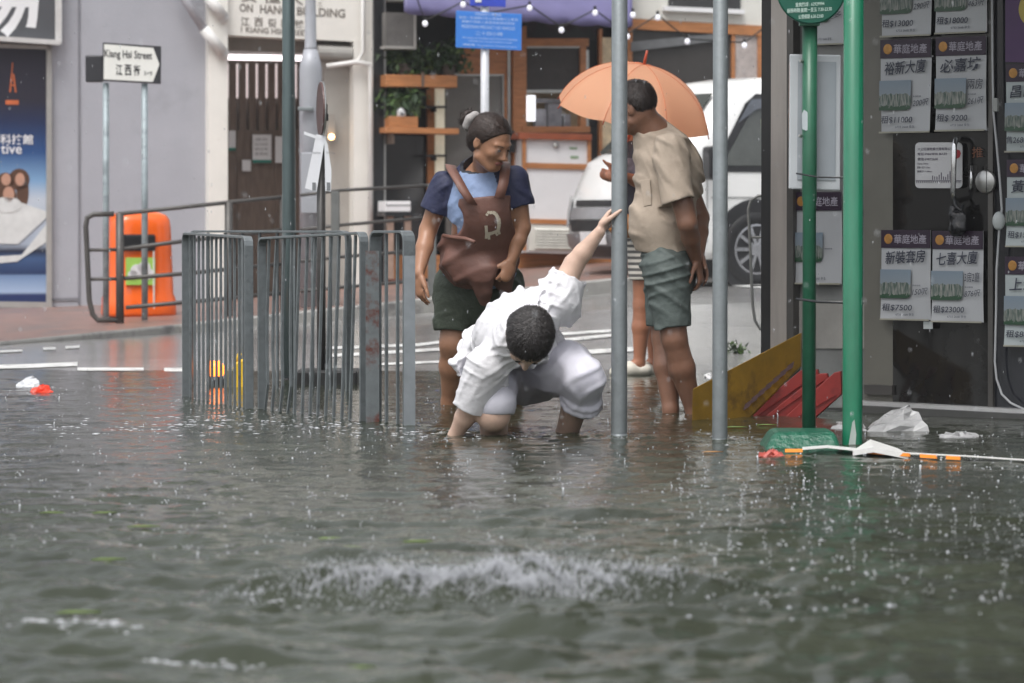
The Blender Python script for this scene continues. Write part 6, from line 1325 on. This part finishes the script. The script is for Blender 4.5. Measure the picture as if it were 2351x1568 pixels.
# broken wave ridge thrown up in the foreground
xr = np.clip((Xg + .62) / 1.2, 0, 1); yc = 9.35 + .30 * xr + .06 * np.sin(Xg * 9)
env = np.exp(-((Xg + .10) / .58) ** 4); Zg += env * (.042 * np.exp(-((Yg - yc) / .13) ** 2) - .016 * np.exp(-((Yg - yc + .32) / .16) ** 2)) * (1 + .5 * np.sin(Xg * 47 + 3 * np.sin(Yg * 21)))
for (uu, vv, L_, a) in ((170, 1455, .8, .02), (600, 1520, .7, .016), (350, 1545, .5, .014), (900, 1385, .5, .012), (250, 1235, .4, .012), (1000, 1250, .5, .010), (640, 1270, .4, .008)):
    c = G(uu, vv); Zg += a * np.exp(-((Xg - c.x) / L_ / .5) ** 2 - ((Yg - c.y - .1 * np.sin(Xg * 6)) / .07) ** 2)
# rain rings
iy = lambda y: int(np.clip(np.log(y / Y0) / np.log(Y1 / Y0) * (ny - 1), 0, ny - 1))
for i in range(1500):
    y = 8.5 + 14.5 * rs.rand() ** .8; x = rs.uniform(-1, 1) * .17 * y; rr = rs.uniform(.015, .06); j0, j1 = iy(y - rr * 1.6), iy(y + rr * 1.6) + 1; hwy = .19 * y + 1.2
    i0 = int(np.clip(((x - rr * 1.6) / hwy + 1) / 2 * (nx - 1), 0, nx - 1)); i1 = int(np.clip(((x + rr * 1.6) / hwy + 1) / 2 * (nx - 1), 0, nx - 1)) + 2
    d = np.sqrt((Xg[j0:j1, i0:i1] - x) ** 2 + (Yg[j0:j1, i0:i1] - y) ** 2); Zg[j0:j1, i0:i1] += .0022 * np.cos((d - rr) * 2 * math.pi / .024) * np.exp(-((d - rr) / .016) ** 2)
# wakes around things standing in the water
OBST = [(G(1421, 1001), .036), (G(1652, 1012), .033), (G(1957, 1024), .042), (G(1040, 995), .05), (G(1300, 998), .05), (G(1135, 1000), .06), (G(1030, 925), .05), (G(1542, 940), .04), (G(1592, 945), .04), (G(664, 872), .04), (G(940, 978), .03), (G(862, 970), .03), (G(586, 940), .03)]
for c, r0 in OBST:
    d = np.sqrt((Xg - c.x) ** 2 + (Yg - c.y) ** 2); Zg += .006 * np.cos((d - r0) * 2 * math.pi / .09) * np.exp(-np.maximum(d - r0, 0) / .14) 
edge = np.minimum(1, np.minimum((1 - np.abs(Xg / hw[:, None])) / .06, np.minimum((Yg - Y0) / .4, (Y1 - Yg) / .4)))
Zg *= np.clip(edge, 0, 1)
V = np.stack([Xg, Yg, Zg], 2).reshape(-1, 3)
ii = (np.arange(ny - 1)[:, None] * nx + np.arange(nx - 1)[None, :]).ravel(); Q = np.stack([ii, ii + 1, ii + nx + 1, ii + nx], 1)
lc, rc_ = -hw[0], hw[0]
nb = len(V); ext = np.array([[-120, -40, 0], [120, -40, 0], [120, Y1, 0], [-120, Y1, 0], [-hw[0], Y0, 0], [hw[0], Y0, 0], [hw[-1], Y1, 0], [-hw[-1], Y1, 0]], float)
V = np.concatenate([V, ext]); Q = np.concatenate([Q, np.array([[nb, nb + 1, nb + 5, nb + 4], [nb + 1, nb + 2, nb + 6, nb + 5], [nb + 3, nb, nb + 4, nb + 7]])])
wat = tag(mesh_obj("flood_water", V, Q, WATER, None, True, None, (0, 15, 0)), kind="structure")
# ------------------------------------------------------------------ rain splashes, froth and sky glints built as pale flecks (uncountable)
DROP = M("splash_water", (.50, .51, .54), .12, var=.05, spec=.8)
def wz(x, y):
    j = iy(min(max(y, Y0), Y1)); i = int(np.clip((x / hw[j] + 1) / 2 * (nx - 1), 0, nx - 1)); return float(Zg[j, i])
TET = [Vector(p) for p in ((1, 1, 1), (1, -1, -1), (-1, 1, -1), (-1, -1, 1))]
OCT = [Vector(p) for p in ((1, 0, 0), (-1, 0, 0), (0, 1, 0), (0, -1, 0), (0, 0, 1), (0, 0, -1))]; OCF = [(0, 2, 4), (2, 1, 4), (1, 3, 4), (3, 0, 4), (2, 0, 5), (1, 2, 5), (3, 1, 5), (0, 3, 5)]
def drop(m, p, r, sz=1.0): m.add([p + Vector((o.x * r, o.y * r, o.z * r * sz)) for o in OCT], OCF)
m = MB()
def splash(x, y, sc):
    z = wz(x, y); k = random.random()
    if k < .93: drop(m, Vector((x, y, z + .002)), .0045 * sc * random.uniform(.4, 1.2), random.uniform(.4, 1.0))
    elif k < .945:
        h_ = random.uniform(.010, .026) * sc; m.tube([Vector((x, y, z - .004)), Vector((x + random.gauss(0, .002), y, z + h_ * .6)), Vector((x + random.gauss(0, .003), y, z + h_))], [.004 * sc, .0022 * sc, .003 * sc], 5); drop(m, Vector((x + random.gauss(0, .003), y, z + h_ * 1.35)), .0035 * sc)
    else:
        for a in range(5): aa = a * 1.257 + random.random(); rr = .012 * sc; drop(m, Vector((x + rr * math.cos(aa), y + rr * math.sin(aa), z + random.uniform(.003, .018) * sc)), .003 * sc * random.uniform(.6, 1.3))
for i in range(1900):
    v = 870 + 420 * random.random() ** 1.1; u = random.uniform(-20, 2370)
    if u > 1500 and random.random() < .35: v = random.uniform(1040, 1400)
    p = G(u, v); splash(p.x, p.y, random.uniform(.5, 1.15))
for i in range(150):     # bigger, lower right and along the ridge
    u, v = random.uniform(1500, 2370), random.uniform(1060, 1440); p = G(u, v); splash(p.x, p.y, random.uniform(.9, 1.5))
for i in range(7000):     # ragged crest of the thrown wave
    x = random.gauss(-.05, .26); y = 9.35 + .30 * min(1, max(0, (x + .62) / 1.2)) + random.gauss(0, .10); h_ = abs(random.gauss(0, .026)) * math.exp(-((x + .10) / .55) ** 4) ; drop(m, Vector((x, y, wz(x, y) + h_)), random.uniform(.0006, .0019), random.uniform(.8, 2.6))
for i in range(1400):     # thin torn fingers of water along the crest
    x = random.gauss(-.05, .26); y = 9.35 + .30 * min(1, max(0, (x + .62) / 1.2)) + random.gauss(0, .05); z = wz(x, y); h_ = random.uniform(.006, .036) * math.exp(-((x + .10) / .55) ** 4); a_ = random.gauss(0, .35)
    m.tube([Vector((x, y, z - .004)), Vector((x + a_ * h_ * .5, y, z + h_ * .6)), Vector((x + a_ * h_, y - .004, z + h_))], [random.uniform(.0015, .0035), .0015, .0005], 4)
for i in range(70):      # rebound columns of drops where heavy drops hit, lower right
    u, v = random.uniform(1480, 2360), random.uniform(1075, 1330); p = G(u, v); z = wz(p.x, p.y); hh = random.uniform(.03, .10); nd = random.randint(4, 9)
    for k in range(nd): drop(m, Vector((p.x + random.gauss(0, .003), p.y, z + hh * k / nd + random.uniform(0, .008))), random.uniform(.001, .0028), random.uniform(1, 2.4))
tag(m.build("rain_splashes", DROP, None, True, 0, (0, 15, 0)), kind="stuff")
FOAM_GLINT = M("water_foam_glint", (.46, .47, .49), .3, var=.12, scale=40)
m = MB()
def foam_glint(u, v, n, su, sv, sz):
    for _ in range(n):
        p = G(u + random.gauss(0, su), v + random.gauss(0, sv)); z = wz(p.x, p.y); r = sz * .62 * random.uniform(.3, 1.5); k = random.randint(5, 7); a0 = random.random() * 6
        m.add([Vector((p.x + r * 1.6 * random.uniform(.6, 1.1) * math.cos(a0 + 6.283 * i / k), p.y + r * 1.2 * random.uniform(.6, 1.1) * math.sin(a0 + 6.283 * i / k), wz(p.x, p.y) + .003)) for i in range(k)] + [Vector((p.x, p.y, z + .003 + r * .25))], [(i, (i + 1) % k, k) for i in range(k)])
for (u0, v0, u1, v1, n) in ((20, 1452, 330, 1462, 70), (300, 1518, 640, 1530, 60), (560, 1380, 800, 1392, 60)):  # pale flecks along the crests, part froth, part painted sky highlights
    for _ in range(n):
        f = random.random(); p = G(u0 + (u1 - u0) * f + random.gauss(0, 14), v0 + (v1 - v0) * f + random.gauss(0, 2.5)); r = random.uniform(.0015, .005); pz = Vector((p.x, p.y, wz(p.x, p.y) + .002)); m.add([pz + Vector((r * 2.2 * math.cos(k * 1.047), r * math.sin(k * 1.047), 0)) for k in range(6)] + [pz + Vector((0, 0, r * .6))], [(k, (k + 1) % 6, 6) for k in range(6)])
for a in [(250, 985, 60, 110, 9, .013), (520, 975, 130, 120, 12, .012), (800, 990, 60, 90, 9, .011), (700, 960, 60, 110, 8, .009), (1190, 918, 14, 9, 5, .012), (1205, 912, 12, 10, 7, .014), (950, 1000, 30, 40, 8, .011), (1060, 1000, 22, 30, 5, .010), (1230, 1000, 20, 50, 4, .010), (1660, 1005, 22, 14, 5, .011), (1700, 1015, 10, 25, 4, .010), (1430, 1003, 10, 14, 3, .008), (60, 905, 20, 60, 8, .010), (770, 975, 8, 6, 3, .014), (1900, 1300, 14, 60, 22, .011), (1000, 930, 20, 60, 14, .008), (1500, 955, 20, 80, 8, .008), (380, 925, 20, 60, 10, .009)]: foam_glint(*a)  # part froth, part ripple glints of the sky built as pale flecks
tag(m.build("foam_and_glints", FOAM_GLINT, None, False, 0, (0, 15, 0)), kind="stuff")
# falling rain
m = MB()
for i in range(600):
    Y = random.uniform(8, 24); p = P(random.uniform(-20, 2370), random.uniform(-20, 1000), Y)
    if p.z > .03: drop(m, p, random.uniform(.0012, .0022), random.uniform(2.0, 5.0))
tag(m.build("falling_rain", M("rain_drop", (.75, .77, .80), .2, var=.02, spec=.8, alpha=.35), None, True, 0, (0, 15, 0)), kind="stuff")
# ------------------------------------------------------------------ floating things
PLAST = M("clear_plastic", (.48, .48, .48), .25, var=.15, scale=10, bump=.5, bscale=30, spec=.7)
try:
    b_ = PLAST.node_tree.nodes["Principled BSDF"]; b_.inputs["Alpha"].default_value = .75
except Exception: pass
def crumple(name, lab, cat, poly, Yc_, hgt, mat, seed, n=26):
    """crumpled film: a lumpy shell rising from the water over a floating outline (pixel polygon on the water)"""
    r_ = random.Random(seed); c = [G(u, v) for u, v in poly]; cx = sum(p.x for p in c) / len(c); cy = sum(p.y for p in c) / len(c); V = []; Fs = []; K = len(c) * 4
    ring0 = []
    for i in range(K):
        f = i / 4; a, b2 = c[int(f) % len(c)], c[(int(f) + 1) % len(c)]; ring0.append(a.lerp(b2, f - int(f)))
    L_ = 7
    for j in range(L_):
        t = j / (L_ - 1)
        for p in ring0: V.append(Vector((p.x + (cx + hgt * .5 - p.x) * t ** 1.2 + r_.uniform(-.012, .012) * (1 if 0 < j < L_ - 1 else .4), p.y + (cy - p.y) * t ** 1.2 + r_.uniform(-.015, .015), -.004 + hgt * t ** .9 + r_.uniform(-.012, .012) * (1 if j > 0 else .2))))
    for j in range(L_ - 1):
        for i in range(K): a = j * K + i; b2 = j * K + (i + 1) % K; Fs.append((a, b2, b2 + K, a + K))
    Fs.append(tuple(range((L_ - 1) * K, L_ * K)))
    return tag(mesh_obj(name, V, Fs, mat, None, False, None, (cx, cy, 0)), lab, cat)
crumple("plastic_bag", "crumpled clear plastic bag standing up out of the water by the green post", "plastic bag", [(1988, 992), (2132, 990), (2125, 982), (1995, 978)], 17, .105, PLAST, 3)
crumple("plastic_scrap", "flat white plastic scrap floating right of the crumpled bag", "plastic scrap", [(2146, 1008), (2262, 1007), (2255, 999), (2150, 999)], 16, .022, PLAST, 5)
crumple("plastic_scrap", "white plastic scrap between the two green posts at the water line", "plastic scrap", [(1905, 982), (1990, 990), (1985, 975), (1915, 972)], 17, .02, PLAST, 6)
crumple("paper_scrap", "crumpled pale scrap floating at the far left beside the red one", "litter", [(36, 888), (92, 889), (88, 880), (40, 879)], 20, .05, M("pale_scrap", (.55, .56, .58), .4, var=.25, scale=30), 8)
crumple("red_scrap", "small bright red scrap floating at the far left", "litter", [(62, 900), (122, 900), (118, 895), (66, 895)], 19.5, .035, M("red_plastic", (.70, .05, .02), .35, var=.1), 9)
crumple("red_scrap", "faded red scrap on the water left of the white and orange tape", "litter", [(1736, 1049), (1802, 1048), (1798, 1043), (1742, 1043)], 15, .022, M("faded_red", (.42, .09, .07), .4, var=.2), 10)
t = thing("barrier_tape", G(2100, 1055), "white and orange barrier tape floating in a long line across the lower right", "tape")
ED = [(1842, 1041), (1900, 1040), (1960, 1042), (2030, 1047), (2120, 1054), (2220, 1060), (2360, 1064)]
m = MB(); V = []
for i, (u, v) in enumerate(ED):
    for q_ in (0, 1): p = G(u, v - 8 * q_ * (1 if i < 4 else .6)); V.append(Vector((p.x, p.y, .018 - .006 * q_ + .006 * math.sin(i * 1.7))))
m.add(V, [(2 * i, 2 * i + 2, 2 * i + 3, 2 * i + 1) for i in range(len(ED) - 1)]); o_ = m.build("white_band", M("tape_white", (.70, .69, .67), .35, var=.08, scale=20), t); sd = o_.modifiers.new("solid", 'SOLIDIFY'); sd.thickness = .004
m = MB(); lump = [G(1958, 1046), G(2005, 1049), G(2085, 1054), G(2060, 1040), G(1998, 1030)]; m.prism([Vector((p.x, p.y, .02 + .018 * (i in (1, 4)))) for i, p in enumerate(lump)], (0, 0, -.02)); m.build("crumpled_fold", MC["tape_white"], t)
m = MB()
for u0, u1 in ((1802, 1842), (1988, 2030), (2058, 2088), (2112, 2150), (2172, 2204)):
    v = np.interp([u0, u1], [e[0] for e in ED], [e[1] + 2.5 for e in ED]); a, b2 = G(u0, v[0]), G(u1, v[1]); m.flatbar([Vector((a.x, a.y - .01, .016)), Vector((b2.x, b2.y - .01, .016))], .014, .005, (0, .3, 1))
m.build("orange_dash", M("tape_orange", (.80, .25, .02), .4), t)
def leaf(u, v, L_, lab, mat, ang, grp=None, base=None):
    p = G(u, v); z = wz(p.x, p.y) + .006; ca, sa = math.cos(ang), math.sin(ang); V = []
    for x, y, zz in [(-1, 0, 0), (-.4, .32, .1), (.3, .28, .1), (1, 0, .05), (.3, -.28, .1), (-.4, -.32, .1), (-.4, 0, .0), (.3, 0, 0)]: V.append(Vector((p.x + L_ / 2 * (x * ca - y * sa), p.y + L_ / 2 * (x * sa + y * ca), z + zz * L_ * .3)))
    o = mesh_obj("floating_leaf", V, [(0, 6, 1), (1, 6, 7, 2), (2, 7, 3), (0, 5, 6), (6, 5, 4, 7), (7, 4, 3)], mat, None, True, None, (p.x, p.y, z)); sd = o.modifiers.new("solid", 'SOLIDIFY'); sd.thickness = .003; return tag(o, lab, "leaf", grp)
LG = M("fallen_leaf_green", (.16, .24, .05), .4, var=.35, scale=30); LR = M("fallen_leaf_red", (.40, .20, .07), .4, var=.45, scale=18)
leaf(1636, 1040, .085, "green and orange leaf floating below the right grey pole", LR, .1)
leaf(1690, 985, .10, "long yellow-green leaf drifting beside the yellow board", LG, .05); leaf(1760, 978, .09, "small green leaf drifting between the yellow board and green footing", LG, -.1)
GL = [(120, 1185), (240, 1180), (60, 1240), (330, 1215), (760, 1230), (800, 1262), (960, 1255), (700, 1330), (180, 1410), (250, 1300), (820, 1540)]  # leaf shapes added where the near water mirrors green foliage
t_ = M("leaf_reflection_green", (.12, .18, .03), .4, var=.3, scale=20)
for i, (u, v) in enumerate(GL): leaf(u, v, random.uniform(.07, .11), "lime green leaf added for a green foliage reflection in the near water", t_, random.uniform(-.5, .5), "lime leaves added for foliage reflections in the near water")
# weeds at the pavement edge
t = onroad(1690, 812); wd_ = thing("weed_tuft", t, "small green weed tuft growing at the road edge right of the pole", "plant"); m = MB()
leaves(m, t + Vector((0, 0, .02)), (.09, .05, .05), 60, .05, -.4, 0); m.build("foliage", [LEAF2, LEAF], wd_)
# drain grate strip and litter on the far road
t = onroad(1627, 860); crumple("paper_scrap", "tiny white paper scrap on the red pavers beside the right grey pole", "litter", [(1618, 868), (1636, 868), (1635, 862), (1620, 862)], 22, .02, MC["paper"], 12)

def haze():
    mm = bpy.data.materials.new("rain_haze"); mm.use_nodes = True; t = mm.node_tree; t.nodes.remove(t.nodes["Principled BSDF"]); v = t.nodes.new("ShaderNodeVolumePrincipled")
    v.inputs["Color"].default_value = (.86, .88, .92, 1); v.inputs["Density"].default_value = .0009; v.inputs["Anisotropy"].default_value = .3; t.links.new(v.outputs[0], t.nodes["Material Output"].inputs["Volume"])
    b = MB(); b.box((0, 55, 13), (340, 410, 29)); tag(b.build("haze", mm, None, False, 0, (0, 0, -1)), kind="stuff")
haze()
# street trees whose crowns hang above the picture and mirror green in the water
BARK = M("tree_bark", (.09, .075, .06), .8, var=.3, scale=12, bump=.5)
def tree(x, y, cx, cy, cz, lab, seed, n=3600):
    r_ = random.Random(seed); z0 = zroad(x, y); t = thing("street_tree", (x, y, z0), lab, "tree"); m = MB(); c = Vector((cx, cy, cz)); b0 = Vector((x, y, z0 - .1))
    m.tube([b0, b0.lerp(c, .35) + Vector((.1, 0, .5)), b0.lerp(c, .7) + Vector((0, 0, .5)), c + Vector((0, 0, .6))], [.22, .17, .12, .05], 10)
    limbs = []
    for k in range(9):
        d = Vector((r_.uniform(-1, 1), r_.uniform(-1, 1), r_.uniform(-.1, .8))) * 1.7; s_ = b0.lerp(c, r_.uniform(.55, .9)) + Vector((0, 0, .5)); m.tube([s_, s_ + d * .5 + Vector((0, 0, .15)), s_ + d], [.07, .04, .015], 6); limbs.append(s_ + d)
    m.build("trunk", BARK, t, True); m = MB()
    cl = limbs + [c + Vector((r_.gauss(0, .9), r_.gauss(0, .9), r_.gauss(0, .5))) for _ in range(14)]
    for i in range(n):
        o = cl[r_.randrange(len(cl))]; p = o + Vector((r_.gauss(0, .38), r_.gauss(0, .38), r_.gauss(0, .28))); d = Vector((r_.uniform(-1, 1), r_.uniform(-1, 1), r_.uniform(-1, .5))).normalized(); s_ = d.cross(Vector((r_.uniform(-1, 1), r_.uniform(-1, 1), 1))).normalized(); l = r_.uniform(.08, .16)
        m.cur = r_.randrange(2); m.add([p, p + d * l * .5 + s_ * l * .25, p + d * l, p + d * l * .5 - s_ * l * .25], [(0, 1, 2, 3)])
    m.build("crown", [M("tree_leaf", (.19, .30, .045), .45, var=.4, scale=2), M("tree_leaf_dark", (.08, .14, .025), .45, var=.4, scale=2)], t)
tree(-5.4, 25.5, -2.2, 25.0, 4.9, "leafy street tree at the left whose crown hangs above the picture", 3)
tree(3.6, 25.5, 2.1, 25.5, 5.6, "leafy street tree behind the agency shop with its crown above the picture", 4)
